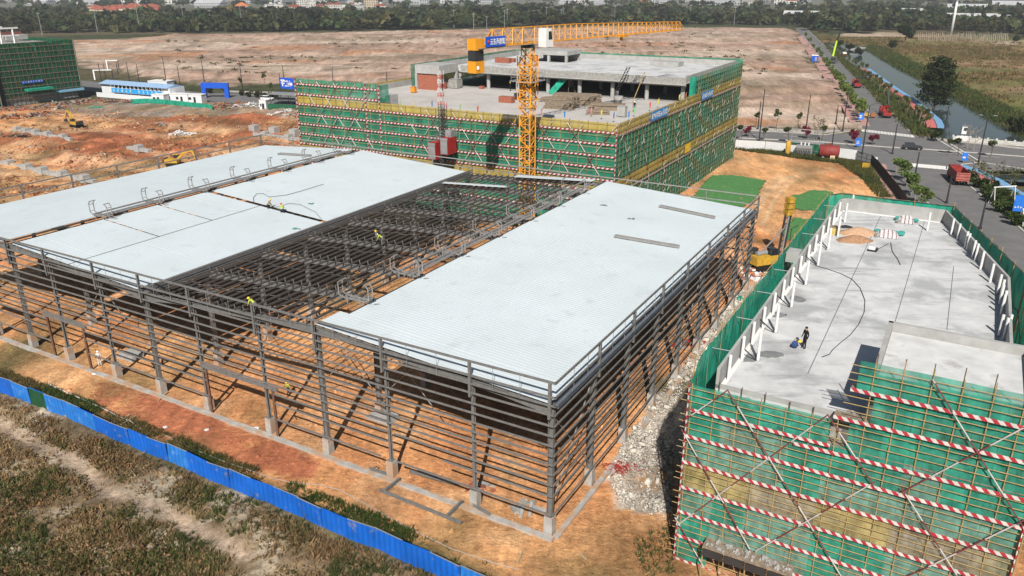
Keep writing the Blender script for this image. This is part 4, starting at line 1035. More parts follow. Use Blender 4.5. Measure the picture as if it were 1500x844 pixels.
    # low ridge of flank braces
    for i in range(9):
        s = 2+i*8.3; B(MB().tube(MP(-.35, s, 17.2), MP(-.38, s+6.6, 4), .05, 5), 'diagonal_brace', ST_MP)
    return t
build_mid_scaffold()
# banners on the yellow guard of the right flank
def fake_text_glyph(mb, o, ux, uz, hgt, rr, mi=1, off=Vector((0, 0, 0))):
    """strokes of a small unreadable character"""
    for k in range(3):
        z = rr.uniform(.1, .95)*hgt; mb.bar(o+uz*z+ux*(.05*hgt)+off, o+uz*z+ux*(.8*hgt)+off, .012, .13*hgt, uz, mi)
    for k in range(2):
        x = rr.uniform(.15, .75)*hgt; mb.bar(o+ux*x+uz*.05*hgt+off, o+ux*x+uz*.95*hgt+off, .012, .12*hgt, ux, mi)
def banner(p, ux, w, h, out, n, m, label, seed):
    rr = random.Random(seed); t = thing('banner', p, label, 'banner'); uz = Vector((0, 0, 1))
    MB().bar(p+uz*h/2, p+ux*w+uz*h/2, .04, h).build('cloth', m, t)
    b = MB(); g = w/(n+.6)
    for i in range(n): fake_text_glyph(b, p+ux*(g*(i+.35))+uz*h*.18+out*.03, ux, uz, h*.64, rr, 0)
    b.build('lettering', M_white, t)
banner(MP(-.45, 14, 17.7), mS, 9, 1.6, -mF, 9, mat('banner_blue', (.02, .22, .55), .6), 'blue banner with white characters on the right flank, the nearer of two', 1)
banner(MP(-.45, 44, 17.7), mS, 8, 1.6, -mF, 8, MATS['banner_blue'], 'blue banner with white characters on the right flank, the farther of two', 2)
banner(MP(68.0, -.4, 20.6), mF, 3.6, 2.1, -mS, 3, M_blue, 'blue sign at the left end of the tall netted scaffold', 3)
MB().bar(MP(-.42, 35.5, 9.2), MP(-.42, 39, 9.2), .04, 1.7).build('notice_board', mat('panel_yellow', (.72, .45, .02), .6), label='bright yellow board on the lower yellow band of the right flank', cat='board')
# flags along the deck edge
FLC = {'blue': (.02, .22, .6), 'pink': (.7, .22, .35), 'green': (.2, .6, .25), 'red': (.6, .03, .04), 'yellow': (.7, .6, .1)}
def flag(u, v, c):
    p = at(u, v, 18.35); t = thing('safety_flag', p, c+' flag on a short pole at the edge of the wide concrete deck', 'flag', 'coloured flags on the deck edge')
    MB().tube(p, p+Vector((0, 0, 1.5)), .03, 5).build('pole', M_bamboo, t)
    b = MB(); n = 4
    for i in range(n+1):
        x = -.26*i/n; b.v += [(p.x+x, p.y+.06*sin(i*2), p.z+1.45-.1*i), (p.x+x*.6-.05, p.y+.06*cos(i*2), p.z+.35-.05*i)]
    for i in range(n): b.f.append((2*i, 2*i+2, 2*i+3, 2*i+1)); b.m.append(0)
    b.build('cloth', cloth('flag_'+c, FLC[c]), t)
for u, v, c in ((587, 158, 'green'), (607, 160, 'yellow'), (634, 158, 'blue'), (655, 162, 'pink'), (675, 164, 'green'), (701, 166, 'red'), (794, 171, 'pink'), (828, 174, 'blue'), (867, 168, 'pink'), (882, 172, 'yellow'), (900, 176, 'blue'), (922, 174, 'blue'), (930, 168, 'green'), (953, 160, 'red'), (965, 155, 'yellow'), (996, 148, 'yellow'), (1005, 146, 'red'), (1013, 142, 'pink'), (1020, 141, 'green'), (1025, 140, 'yellow')): flag(u, v, c)
# stacked materials on the podium deck
def on_deck(u, v): return at(u, v, 17.91)
def timber_stack(u, v, L, W, Hh, label, seed, rz=None):
    c = on_deck(u, v); rr = random.Random(seed); rz = A3 if rz is None else rz; X = Vector((cos(rz), sin(rz), 0)); Y = Vector((-sin(rz), cos(rz), 0)); b = MB()
    for k in range(int(Hh/.28)):
        n = int(W/.55)
        for i in range(n):
            o = c+Y*((i-n/2)*.55+rr.uniform(-.1, .1))+Vector((0, 0, k*.28)); a = X*(L/2*rr.uniform(.75, 1.05))
            b.bar(o-a*rr.uniform(.8, 1)+Vector((0, 0, .13)), o+a+Vector((0, 0, .13)), .46, .24)
    b.build('timber_stack', M_wood, label=label, cat='timber stack', group='stacks of formwork timber')
timber_stack(822, 158, 6, 4, 1.2, 'low stack of weathered boards right beside the crane mast', 1, -.45)
timber_stack(842, 148, 10, 5, 1.5, 'long heap of grey formwork boards behind the other stacks', 2, -.3)
timber_stack(858, 152, 5, 5, 1.7, 'tall heap of formwork boards in the middle of the stacks', 3, .2)
timber_stack(815, 149, 7, 3, 1.0, 'thin stack of dark boards behind the crane mast', 4, -.4)
timber_stack(888, 160, 7, 3.2, 1.4, 'brown timber stack nearest the deck corner and concrete bucket', 5, -.15)
timber_stack(875, 167, 4.5, 2.2, 1.0, 'small timber stack at the front edge of the deck', 6, -.1)
def brickstack(u, v, L, W, h, label, z=17.91, seed=1):
    c = at(u, v, z); b = MB(); rr = random.Random(seed)
    for k in range(int(h/.3)):
        for i in range(int(L/.5)): b.box(c+mF*((i+.5)*.5-L/2+rr.uniform(-.03, .03))+Vector((0, 0, k*.3)), (.48, W, .29), -A3)
    b.build('brick_stack', M_brick, label=label, cat='brick stack', group='stacks of red bricks')
brickstack(741, 150, 3.4, 1.4, 1.3, 'neat red brick stack in the open on the deck left of the crane')
brickstack(638, 131, 2.2, 1.2, 1.2, 'red brick pile against the brick wall of the stair room', seed=2)
brickstack(646, 130, 2.4, 1.2, 1.5, 'rusty red stack just right of the stair room post', seed=3)
brickstack(705, 130, 1.2, 1, .8, 'little brick heap between the round columns', seed=4)
brickstack(737, 92, 4, 1.2, 1.2, 'long red brick stack on the upper roof by the lift house', 21.86, 5)
brickstack(749, 91, 2.0, 1.2, 1.1, 'short red brick stack on the upper roof nearest the crane mast', 21.86, 6)
def crate(u, v, sz, m, label, n='site_crate', cat='crate', z=17.91):
    c = at(u, v, z); t = thing(n, c, label, cat); MB().box(c+Vector((0, 0, .12)), sz, -A3).build('body', m, t); b = MB()
    for k in (-1, 1): b.bar(c+mF*(sz[0]/2*.8*k)-mS*sz[1]/2+Vector((0, 0, .06)), c+mF*(sz[0]/2*.8*k)+mS*sz[1]/2+Vector((0, 0, .06)), .12, .12)
    b.build('skid', M_wood, t)
    MB().box(c+Vector((0, 0, .12+sz[2])), (sz[0]+.1, sz[1]+.1, .06), -A3).build('lid', m, t)
crate(606, 136, (1.1, .8, 1.1), mat('crate_orange', (.65, .25, .02), .7), 'small orange crate at the left of the wide deck')
crate(665, 129, (3, 2, 1.9), M_conc2, 'grey material cage under the upper floor edge')
crate(760, 146, (1.6, 1.2, 1.1), M_dkmetal, 'dark grey box beside the crane mast on the deck')
crate(911, 171, (1.5, 1.2, 1.7), M_conc, 'grey concrete block box near the deck corner')
def ramp():
    a, b_ = on_deck(806, 138), on_deck(815, 135); t = thing('debris_chute', a, 'steep green chute leaning against the upper floor edge', 'chute')
    q = a+mS*2.5-mF*3.2+Vector((0, 0, 4.4))
    MB().bar(a, q, 1.5, .12, Vector((0, -.6, .8))).build('slide', M_gsolid, t)
    m = MB(); m.tube(a+mS*2.2-mF*3.2, q, .06).tube(a+mS*3-mF*4.6, q, .06); m.build('prop', M_pole_dark, t)
ramp()
def bucket():
    c = on_deck(905, 160); t = thing('concrete_bucket', c, 'grey concrete bucket standing by the timber stacks near the deck corner', 'bucket')
    MB().lathe(c+Vector((0, 0, .9)), [(.25, 0), (.9, .9), (.9, 1.5)], 12).build('hopper', M_conc, t)
    b = MB()
    for k in range(4): a = k*pi/2+.4; b.tube(c+Vector((.8*cos(a), .8*sin(a), 0)), c+Vector((.8*cos(a), .8*sin(a), 1.8)), .06)
    b.build('stand', M_dkmetal, t)
bucket()
def boom_pump():
    c = on_deck(903, 150); t = thing('placing_boom', c, 'dark concrete placing boom leaning over the deck edge of the upper floor', 'boom')
    MB().lathe(c, [(.6, 0), (.6, .6), (.35, .7), (.35, 2.2)], 10).build('pedestal', M_metal, t)
    b = MB(); q = c+Vector((2.5, 3, 6.5))
    for o in (-.3, .3): b.bar(c+Vector((o, 0, 2.2)), q+Vector((o, 0, 0)), .12, .12)
    for i in range(7): f = i/7; b.bar((c+Vector((-.3, 0, 2.2))).lerp(q+Vector((-.3, 0, 0)), f), (c+Vector((.3, 0, 2.2))).lerp(q+Vector((.3, 0, 0)), f+1/7), .08, .08)
    b.build('lattice_arm', M_dkmetal, t); MB().bar(c+Vector((3, -1, 0)), c+Vector((5.5, 1, 5.8)), .12, .12).build('prop', M_bamboo, t)
boom_pump()
# ================================================================ tower crane
CX, CY = 2.45, 126.0
def build_crane():
    base = Vector((CX, CY, 0)); t = thing('tower_crane', base, 'yellow lattice tower crane with flat jib rising behind the shed', 'crane')
    B = lambda mb, n, m=M_craney, p=t: mb.build(n, m, p)
    ax = (mF*-1, mS)
    def corner(i, w, z): a, b = ((-1, -1), (1, -1), (1, 1), (-1, 1))[i]; return base+ax[0]*a*w/2+ax[1]*b*w/2+Vector((0, 0, z))
    def section(z0, z1, w, r, name):
        b = MB()
        for i in range(4):
            b.bar(corner(i, w, z0), corner(i, w, z1), r*2, r*2)
            j = (i+1) % 4; n = max(1, round((z1-z0)/1.35)); dz = (z1-z0)/n
            for k in range(n):
                a, c = (i, j) if (k+i) % 2 else (j, i)
                b.bar(corner(a, w, z0+k*dz), corner(c, w, z0+(k+1)*dz), r*1.3, r*1.3)
                b.bar(corner(i, w, z0+k*dz), corner(j, w, z0+k*dz), r*1.1, r*1.1)
        return B(b, name)
    zt = zof(54, CY)-.9
    B(MB().box(base+Vector((0, 0, -.4)), (6, 6, 1.2), -A3), 'foundation', M_conc)
    z = .8; zm = zof(83, CY)
    n = 9; h = (zm-6.5-z)/n
    for k in range(n): section(z+k*h, z+(k+1)*h-.06, 1.85, .085, 'mast_section')
    # climbing cage round the top of the mast
    section(zm-6.5, zm, 1.8, .09, 'mast_section')
    section(zm-7.6, zm+.1, 2.35, .07, 'climbing_cage')
    pl = MB()
    for zz in (zof(118, CY), zof(99, CY)):
        for a in ((-1, -1, 1, -1), (1, -1, 1, 1), (1, 1, -1, 1), (-1, 1, -1, -1)):
            p = base+ax[0]*a[0]*1.9+ax[1]*a[1]*1.9+Vector((0, 0, zz)); q = base+ax[0]*a[2]*1.9+ax[1]*a[3]*1.9+Vector((0, 0, zz))
            pl.bar(p, q, .6, .08); 
            for k in (.55, 1.1): pl.tube(p+Vector((0, 0, k)), q+Vector((0, 0, k)), .03, 4)
            pl.tube(p, p+Vector((0, 0, 1.1)), .035, 4)
        if zz > 24: break
    B(pl, 'work_platform', M_metal)
    section(zm+.1, zt-.7, 1.5, .08, 'tower_head')
    B(MB().lathe(base+Vector((0, 0, zt-.7)), [(1.1, 0), (1.1, .3), (.95, .32), (.95, .7)], 16), 'slewing_ring', M_dkmetal)
    # jib direction from the photo
    zj = zt
    tip = at(998, 42, zj+.2); J = (tip-base); J.z = 0; LJ = J.length; J.normalize(); Nn = Vector((-J.y, J.x, 0))
    LJ = min(max(LJ, 30), 60)
    j = MB(); hj = 2.35; wb = 1.3
    T = lambda x, y, z: base+J*x+Nn*y+Vector((0, 0, zj+z))
    nseg = 30; x0 = .8; hh = lambda x: hj if x < LJ*.25 else hj-(hj-1.5)*(x-LJ*.25)/(LJ*.75)
    for k in range(nseg):
        xa = x0+(LJ-x0)*k/nseg; xb = x0+(LJ-x0)*(k+1)/nseg; xm = (xa+xb)/2; ha, hb, hm = hh(xa), hh(xb), hh(xm)
        for sg in (-1, 1):
            j.bar(T(xa, sg*wb/2, 0), T(xb, sg*wb/2, 0), .11, .11)
            j.bar(T(xa, sg*wb/2, 0), T(xm, 0, hm), .065, .065); j.bar(T(xm, 0, hm), T(xb, sg*wb/2, 0), .065, .065)
        j.bar(T(xa, -wb/2, 0), T(xa, wb/2, 0), .07, .07)
        j.bar(T(xm-(xb-xa), 0, hh(max(xm-(xb-xa), x0))), T(xm, 0, hm), .12, .12)
    B(j, 'jib')
    tr = MB(); xt = LJ*.55; tr.hexa([T(xt+a, b, -.35) for a, b in ((-.9, -.7), (.9, -.7), (.9, .7), (-.9, .7))], [T(xt+a, b, -.12) for a, b in ((-.9, -.7), (.9, -.7), (.9, .7), (-.9, .7))])
    for a in (-.7, .7): tr.tube(T(xt+a, -.75, -.1), T(xt+a, .75, -.1), .14, 8)
    trl = B(tr, 'trolley'); 
    B(MB().box(T(xt, 0, -.95), (.5, .35, .5)).tube(T(xt-.1, 0, -.35), T(xt-.1, 0, -.6), .03), 'hook_block', M_craney, trl)
    # counter jib
    cjl = 12.2; c = MB()
    for sg in (-1, 1): c.bar(T(1, sg*.75, -.05), T(-cjl, sg*.75, -.05), .16, .3)
    for k in range(8): c.bar(T(-k*1.5, -.75, -.1), T(-k*1.5-1.2, .75, -.1), .08, .08)
    for k in range(4):
        xa, xb = -k*2.3, -(k+1)*2.3; ha = 2.35; hb = 2.35 if k < 3 else .4
        for sg in (-1, 1): c.bar(T(xa, sg*.75, 0), T(xb+1, 0, ha), .1, .1); c.bar(T(xb+1, 0, ha), T(xb, sg*.75, 0), .1, .1)
        c.bar(T(xa+1, 0, ha), T(xb+1, 0, ha), .14, .14)
    c.bar(T(-8.2, 0, 2.35), T(-10.8, 0, .2), .12, .12)
    B(c, 'counter_jib')
    B(MB().hexa([T(x, y, -.12) for x, y in ((1, -1.2), (-cjl, -1.2), (-cjl, 1.2), (1, 1.2))][::-1], [T(x, y, -.06) for x, y in ((1, -1.2), (-cjl, -1.2), (-cjl, 1.2), (1, 1.2))][::-1]), 'counter_jib_floor', M_metal)
    # counterweights: two stacked blocks hanging at the end
    cw = lambda z0, z1, w, m: B(MB().hexa([T(x, y, z0) for x, y in ((-cjl+1.3, -w), (-cjl-.5, -w), (-cjl-.5, w), (-cjl+1.3, w))][::-1], [T(x, y, z1) for x, y in ((-cjl+1.3, -w), (-cjl-.5, -w), (-cjl-.5, w), (-cjl+1.3, w))][::-1]), 'counterweight', m)
    cw(-.35, 1.2, .8, M_craney); cw(-3.5, -1.85, .8, M_craney); cw(-1.8, -.4, .7, M_dkmetal)
    ty = B(MB().box(T(-cjl-.2, -.84, -2.95), (.45, .06, .45)), 'counterweight_emblem', M_white)
    # winch drum and railing
    B(MB().tube(T(-8.6, -.5, .5), T(-8.6, .5, .5), .42, 12), 'winch_drum', M_metal)
    # cab
    cb = MB().hexa([T(x, y, z) for x, y, z in ((1.3, -1.0, -.6), (3.2, -1.0, -.6), (3.2, -2.5, -.6), (1.3, -2.5, -.6))], [T(x, y, z) for x, y, z in ((1.3, -1.0, 2.1), (2.6, -1.0, 2.1), (2.6, -2.5, 2.1), (1.3, -2.5, 2.1))])
    cab = B(cb, 'cab', M_white)
    B(MB().hexa([T(x, y, z) for x, y, z in ((1.9, -2.53, .5), (2.85, -2.53, .5), (2.85, -2.51, .5), (1.9, -2.51, .5))], [T(x, y, z) for x, y, z in ((1.9, -2.53, 1.7), (2.6, -2.53, 1.7), (2.6, -2.51, 1.7), (1.9, -2.51, 1.7))]), 'cab_window', M_glass, cab)
    # sign board on the counter jib
    ux = J; p0 = T(-cjl+1.0, -1.35, .0); p1 = T(-cjl+5.3, -1.35, .0)
    sg = B(MB().bar(p0+Vector((0, 0, .75)), p1+Vector((0, 0, .75)), .06, 1.4), 'sign_board', M_blue)
    try:
        cu = bpy.data.curves.new('txt', 'FONT'); cu.body = '云东海建筑'; cu.size = .95; cu.extrude = .012; cu.align_x = 'LEFT'; cu.offset = .012; cu.resolution_u = 2
        ob = bpy.data.objects.new('txt', cu); COL.objects.link(ob); bpy.context.view_layer.update()
        me = bpy.data.meshes.new_from_object(ob.evaluated_get(bpy.context.evaluated_depsgraph_get())); bpy.data.objects.remove(ob)
        n = -Nn; M = Matrix(((J.x, 0, n.x, 0), (J.y, 0, n.y, 0), (0, 1, 0, 0), (0, 0, 0, 1)))
        me.transform(M); o_ = (p0+J*.95+Vector((0, 0, .38))+n*.06)-base
        ys = max(v.co.dot(J) for v in me.vertices) if len(me.vertices) else 1
        if ys > 3.2:
            k = 3.2/ys; me.transform(Matrix(((1, 0, 0, 0), (0, 1, 0, 0), (0, 0, 1, 0), (0, 0, 0, 1)))@Matrix.Scale(k, 4, J))
        me.transform(Matrix.Translation(o_)); me.materials.clear(); me.materials.append(M_white)
        link_mesh('sign_lettering', me, sg)
    except Exception as e: print('TEXT FAIL', e)
    B(MB().ball(p0+J*.5+Vector((0, 0, .78))-Nn*.05, .22, 8, 6, sq=(1, .2, 1)), 'sign_emblem', M_red, sg)
    ld = MB(); ld.bar(base+Vector((-.3, .2, .8)), base+Vector((-.3, .2, zm)), .06, .06).bar(base+Vector((.15, .2, .8)), base+Vector((.15, .2, zm)), .06, .06); B(ld, 'ladder', M_metal)
build_crane()
# ================================================================ construction hoist on the front scaffold
def build_hoist():
    d0 = 31.8; base = MP(d0, -2.6, 0); t = thing('construction_hoist', base, 'twin cage construction hoist on the front of the green scaffold', 'hoist')
    B = lambda mb, n, m: mb.build(n, m, t)
    Hm = 26.2
    for z0, z1, m in ((0, 20.5, M_dkmetal), (20.5, Hm, stripe_mat('hoist_mast_tip', (0, 0, 1), 1.5, (.6, .55, .53), (.5, .10, .08)))):
        b = MB()
        for a, c in ((-1, -1), (1, -1), (1, 1), (-1, 1)): b.tube(base+mF*a*.38+mS*c*.38+Vector((0, 0, z0)), base+mF*a*.38+mS*c*.38+Vector((0, 0, z1)), .06, 5)
        k = z0
        while k < z1-.8:
            cs = [base+mF*a*.38+mS*c*.38 for a, c in ((-1, -1), (1, -1), (1, 1), (-1, 1))]
            for i in range(4): b.tube(cs[i]+Vector((0, 0, k)), cs[(i+1) % 4]+Vector((0, 0, k+.75)), .035, 4); b.tube(cs[i]+Vector((0, 0, k)), cs[(i+1) % 4]+Vector((0, 0, k)), .03, 4)
            k += .75
        B(b, 'mast_section', m)
    def cage(sd, zc, big):
        c = base+mF*(sd*1.3)-mS*.1; w, dp, h = 1.55, 2.8, 2.9
        q = lambda a, b_, z: c+mF*(a*w/2)+mS*(b_*dp/2)+Vector((0, 0, zc+z))
        cg = B(MB().hexa([q(-1, -1, 0), q(-1, 1, 0), q(1, 1, 0), q(1, -1, 0)], [q(-1, -1, h), q(-1, 1, h), q(1, 1, h), q(1, -1, h)]), 'cage', M_red)
        f = MB().hexa([q(-.9, -1.03, .1), q(-.9, -1.01, .1), q(.9, -1.01, .1), q(.9, -1.03, .1)], [q(-.9, -1.03, h-.5), q(-.9, -1.01, h-.5), q(.9, -1.01, h-.5), q(.9, -1.03, h-.5)])
        f.build('cage_mesh', M_metal, cg); MB().hexa([q(-1, -1.05, h-.45), q(-1, -1.01, h-.45), q(1, -1.01, h-.45), q(1, -1.05, h-.45)], [q(-1, -1.05, h), q(-1, -1.01, h), q(1, -1.01, h), q(1, -1.05, h)]).build('header_plate', M_metal, cg)
        r = MB()
        for a, b_ in ((-1, -1), (1, -1), (1, 1), (-1, 1)): r.tube(q(a, b_, h), q(a, b_, h+1.0), .04, 4)
        for z in (.5, 1.0):
            for (a, b_), (e, g_) in (((-1, -1), (1, -1)), ((1, -1), (1, 1)), ((1, 1), (-1, 1)), ((-1, 1), (-1, -1))): r.tube(q(a, b_, h+z), q(e, g_, h+z), .03, 4)
        r.build('roof_rail', M_metal, cg)
        if big: MB().box(q(-.2, .3, h), (1.2, 1.2, 1.2), -A3).build('drive_unit', M_metal, cg)
    cage(1, 11.0, False); cage(-1, 12.1, True)
    for z in (6, 12, 17): B(MB().tube(base+mF*.3+mS*.3+Vector((0, 0, z)), base+mF*.3+mS*2.4+Vector((0, 0, z)), .05).tube(base-mF*.3+mS*.3+Vector((0, 0, z)), base-mF*.9+mS*2.4+Vector((0, 0, z)), .05), 'wall_tie', M_metal)
    for k in range(2): B(MB().hexa([base+mF*(a)+mS*b_+Vector((0, 0, 0)) for a, b_ in ((-2.2, -1.7), (2.2, -1.7), (2.2, -1.6), (-2.2, -1.6))][::-1], [base+mF*(a)+mS*b_+Vector((0, 0, 2)) for a, b_ in ((-2.2, -1.7), (2.2, -1.7), (2.2, -1.6), (-2.2, -1.6))][::-1]) if k == 0 else MB().box(base+Vector((0, 0, -.3)), (4.6, 3.6, .5), -A3), 'base_enclosure', M_dkmetal)
build_hoist()
c = MP(29.6, -3.2, 0)
t = thing('hoist_cabinet', c, 'yellow control cabinet at the foot of the red hoist', 'cabinet')
MB().box(c+Vector((0, 0, 6.2)), (1.6, .9, 1.8), -A3).build('cabinet_body', M_yel, t); 
lg = MB()
for a in (-.7, .7): lg.bar(c+mF*a+Vector((0, 0, -.2)), c+mF*a+Vector((0, 0, 6.2)), .12, .12)
lg.build('stand', M_dkmetal, t)
# ================================================================ vegetation
def leafcols(n, base, var=.35, rng=RNG):
    b = np.asarray(base)[None]*(1+rng.uniform(-var, var, (n, 1))); b[:, 0] *= 1+rng.uniform(-.2, .25, n); return np.clip(b, .004, .6)
def crown_pts(n, R, hz, rng, lumps=7, hollow=.35):
    """points in an uneven crown made of several leaf clumps"""
    c = rng.normal(size=(lumps, 3)); c /= np.linalg.norm(c, axis=1)[:, None]; c *= rng.uniform(.25, .72, (lumps, 1)); r = rng.uniform(.28, .5, lumps)
    k = rng.integers(0, lumps, n); d = rng.normal(size=(n, 3)); d /= np.linalg.norm(d, axis=1)[:, None]
    rad = r[k]*rng.uniform(hollow, 1, n)**.5
    p = c[k]+d*rad[:, None]; p[:, 0] *= R; p[:, 1] *= R; p[:, 2] *= hz
    return p, k
def tree_proto(name, label, h, R, hz, cz, n, leaf, base, bark, group, seed, lumps=7, cat='tree', limbs=5, tr=.09, crown='crown'):
    rng = np.random.default_rng(seed); t = thing(name, Vector((0, 0, -900)), label, cat, group)
    O = Vector((0, 0, -900)); b = MB()
    rr = random.Random(seed)
    top = Vector((rr.uniform(-.1, .1)*h, rr.uniform(-.1, .1)*h, h*.75))
    b.path([O+Vector((0, 0, -.3)), O+Vector((rr.uniform(-.05, .05)*h, rr.uniform(-.04, .04)*h, h*.35)), O+top], [tr, tr*.75, tr*.3], 6)
    for k in range(limbs):
        a = 2*pi*k/limbs+rr.random(); z = h*rr.uniform(.35, .6); p = O+Vector((0, 0, z)); q = p+Vector((cos(a)*R*.7, sin(a)*R*.7, hz*rr.uniform(.3, .9)))
        b.path([p, p.lerp(q, .5)+Vector((0, 0, .1*R)), q], [tr*.5, tr*.35, tr*.12], 5)
    b.build('trunk', bark, t)
    p, k = crown_pts(n, R, hz, rng, lumps); p[:, 2] += cz
    cl = leafcols(n, base, .35, rng)*(rng.uniform(.7, 1.3, lumps)[k])[:, None]
    v, f, c = leaf_quads(p, rng.uniform(.6, 1.25, n)*leaf, cl, .3, rng)
    link_mesh(crown, mesh_np(crown, v, f, M_leaf, c), t)
    return t
PROTOS = {}
TREES = {}
def place(proto, p, sc=1.0, label=None, group=None):
    """first use moves the built tree itself, later ones copy it"""
    rz = random.uniform(0, 6.28); s = sc*random.uniform(.9, 1.1)
    if proto.name not in PROTOS:
        PROTOS[proto.name] = [(c, list(c.children)) for c in proto.children]
        proto.location = p; proto.rotation_euler = (0, 0, rz); proto.scale = (s, s, s*random.uniform(.9, 1.1)); r = proto
        if label: r['label'] = label
        if group: r['group'] = group
    else:
        r = copy_tree(proto, p, rz, (s, s, s*random.uniform(.9, 1.12)), label, group, PROTOS[proto.name])
    return r
# street trees along the long road, left kerb
G1 = 'young leafy trees along the field side of the long road'
tA = [tree_proto('street_tree', 'young bright green tree on the field side kerb of the long road', 4.2, 1.5, 1.5, 3.2, 420, .20, (.115, .165, .035), M_palebark, G1, 11+i) for i in range(3)]
random.seed(21)
px = [(1178, 57), (1184, 66), (1190, 75), (1196, 83), (1201, 91), (1206, 98), (1211, 106), (1215, 112), (1219, 118), (1223, 124), (1226, 129), (1229, 134), (1232, 139), (1235, 143), (1238, 147), (1241, 151), (1243, 155), (1246, 159), (1248, 162), (1251, 166), (1254, 170), (1257, 174), (1260, 179)]
for i, (u, v) in enumerate(px): place(tA[i % 3], gat(u+1, v), 1.1+.25*random.random())
G2 = 'slim shrubs and saplings on the canal side of the long road'
tB = [tree_proto('sapling', 'olive green sapling on the planted strip between the long road and the canal path', 4.2, 1.15, 1.4, 3.0, 260, .2, (.13, .14, .05), M_palebark, G2, 31+i, 5) for i in range(3)]
for i in range(52):
    f = (i+.5)/52; f = f**.8; u0, v0 = 1206+f*(1345-1206), 62+f*(192-62); r = random.uniform(-3, 9)*(.25+f*.75)
    place(tB[i % 3], gat(u0+10*f+r, v0+random.uniform(-3, 1)), .7+.6*random.random())
# near lower road, left kerb trees
G3 = 'bushy trees by the black site fence'
tC = [tree_proto('street_tree', 'bushy green tree on the pink path inside the black site fence', 4.4, 1.6, 1.7, 3.1, 700, .2, (.105, .16, .04), M_palebark, G3, 51+i) for i in range(2)]
for i, (u, v) in enumerate(((1312, 256), (1320, 266), (1328, 276), (1334, 289), (1343, 299), (1352, 306))): place(tC[i % 2], gat(u, v), 1.0)
# red shrubs on the cross street
tR = tree_proto('red_shrub', 'deep crimson shrub on the divider of the cross street', 2.6, 1.2, 1.3, 1.7, 420, .15, (.16, .012, .03), M_bark, 'crimson shrubs on the street divider', 61, 6, 'shrub', crown='foliage')
for u, v in ((1096, 201.5), (1181, 204), (1251, 211.5), (1278, 213.5)): place(tR, gat(u, v), 1.25)
tG = tree_proto('street_tree', 'small dark green tree on the divider of the cross street', 4.2, 1.3, 1.2, 3.4, 260, .18, (.05, .065, .02), M_bark, 'small trees on the cross street divider', 62, 5)
for u, v in ((1086, 206.5), (1118, 207), (1154, 210.5), (1203, 207.5), (1390, 228), (1403, 229), (1450, 231)): place(tG, gat(u, v), 1.1)
tH = tree_proto('street_tree', 'lollipop shaped young tree on the footpath at the far side of the cross street', 5.2, 1.4, 1.3, 4.4, 320, .18, (.055, .075, .02), M_bark, 'young trees on the far footpath', 63, 5)
for u, v in ((1137, 191), (1167, 193), (1106, 188), (354, 134), (388, 127), (398, 142), (438, 139), (245, 137), (258, 136)): place(tH, gat(u, v), 1.0)
tL = tree_proto('roadside_bush', 'round dark bush on the verge beyond the blue arch', 3.0, 1.9, 1.6, 1.7, 420, .2, (.045, .05, .02), M_bark, 'round bushes on the verge of the street', 64, 5, 'bush', crown='foliage')
for u, v in ((353, 141), (366, 143), (376, 144), (384, 145), (396, 146), (307, 137), (329, 137), (404, 146)): place(tL, gat(u, v), 1.0)
tRR = tree_proto('red_shrub', 'dull red shrub beside the lamp post left of the blue arch', 2.6, 1.3, 1.2, 1.6, 260, .17, (.12, .03, .025), M_bark, 'dull red shrubs near the office cabins', 65, 5, 'shrub', crown='foliage')
for u, v in ((254, 133), (263, 133)): place(tRR, gat(u, v), 1.1)
# the big dark tree by the canal
def big_tree():
    p = gat(1366, 163); rng = np.random.default_rng(5)
    t = thing('big_tree', p, 'tall dark spreading tree standing alone on the canal bank', 'tree'); b = MB()
    b.path([p+Vector((0, 0, -1)), p+Vector((.3, 0, 4)), p+Vector((.1, .2, 9)), p+Vector((.4, 0, 15))], [.55, .42, .3, .08], 8)
    n = 0; P = []; S = []
    rr = random.Random(8)
    for k in range(26):
        z = 3.2+14.5*k/26; a = k*2.4+rr.uniform(-.4, .4); L = (4.9-abs(z-9)*.32)*rr.uniform(.75, 1.15); q = p+Vector((cos(a)*L, sin(a)*L, z+rr.uniform(-.3, 1.0)))
        b.path([p+Vector((.2, .1, z-1)), p.lerp(q, .5)+Vector((0, 0, (z)*.5+.3)), q], [.16, .1, .03], 5)
        m = 165; c = rng.normal(size=(m, 3))*np.array([1.35, 1.35, .5]); pp = np.array(q)[None]*.86+np.array(p+Vector((0, 0, z)))[None]*.14+c; P.append(pp)
    b.build('trunk', M_bark, t)
    P = np.concatenate(P); n = len(P); cl = leafcols(n, (.032, .05, .016), .45, rng)
    v, f, c = leaf_quads(P-np.array(p)[None], rng.uniform(.2, .48, n), cl, .4, rng)
    link_mesh('crown', mesh_np('crown', v, f, M_leaf, c), t)
big_tree()
tD = [tree_proto('round_tree', 'round dark tree standing by the meadow edge', 7, 4.2, 3.2, 4.6, 700, .45, (.035, .05, .016), M_bark, 'dark trees on the meadow and canal banks', 71+i, 8, tr=.25) for i in range(2)]
for (u, v, s, lab) in ((1325, 63, 1.9, 'broad round dark tree at the far edge of the brown meadow'), (1244, 76, .9, 'dark tree on the near bank beside the canal culvert'), (1257, 84, .9, 'slender dark tree on the canal bank below the culvert'), (1306, 74, 1.0, 'dark tree on the far bank above the canal'), (1228, 70, .8, 'dark tree on the near bank behind the lime green crane'), (1486, 64, .8, 'dark bush tree by the pale plot under the white mast'), (1488, 200, 1.0, 'dense bush tree at the canal end by the bridge'), (440, 44, 1.6, 'dark tree on the far left edge of the brown field'), (1370, 208, .5, 'dark green bush at the street corner by the canal')): place(tD[int(s*10) % 2], gat(u, v), s, lab)
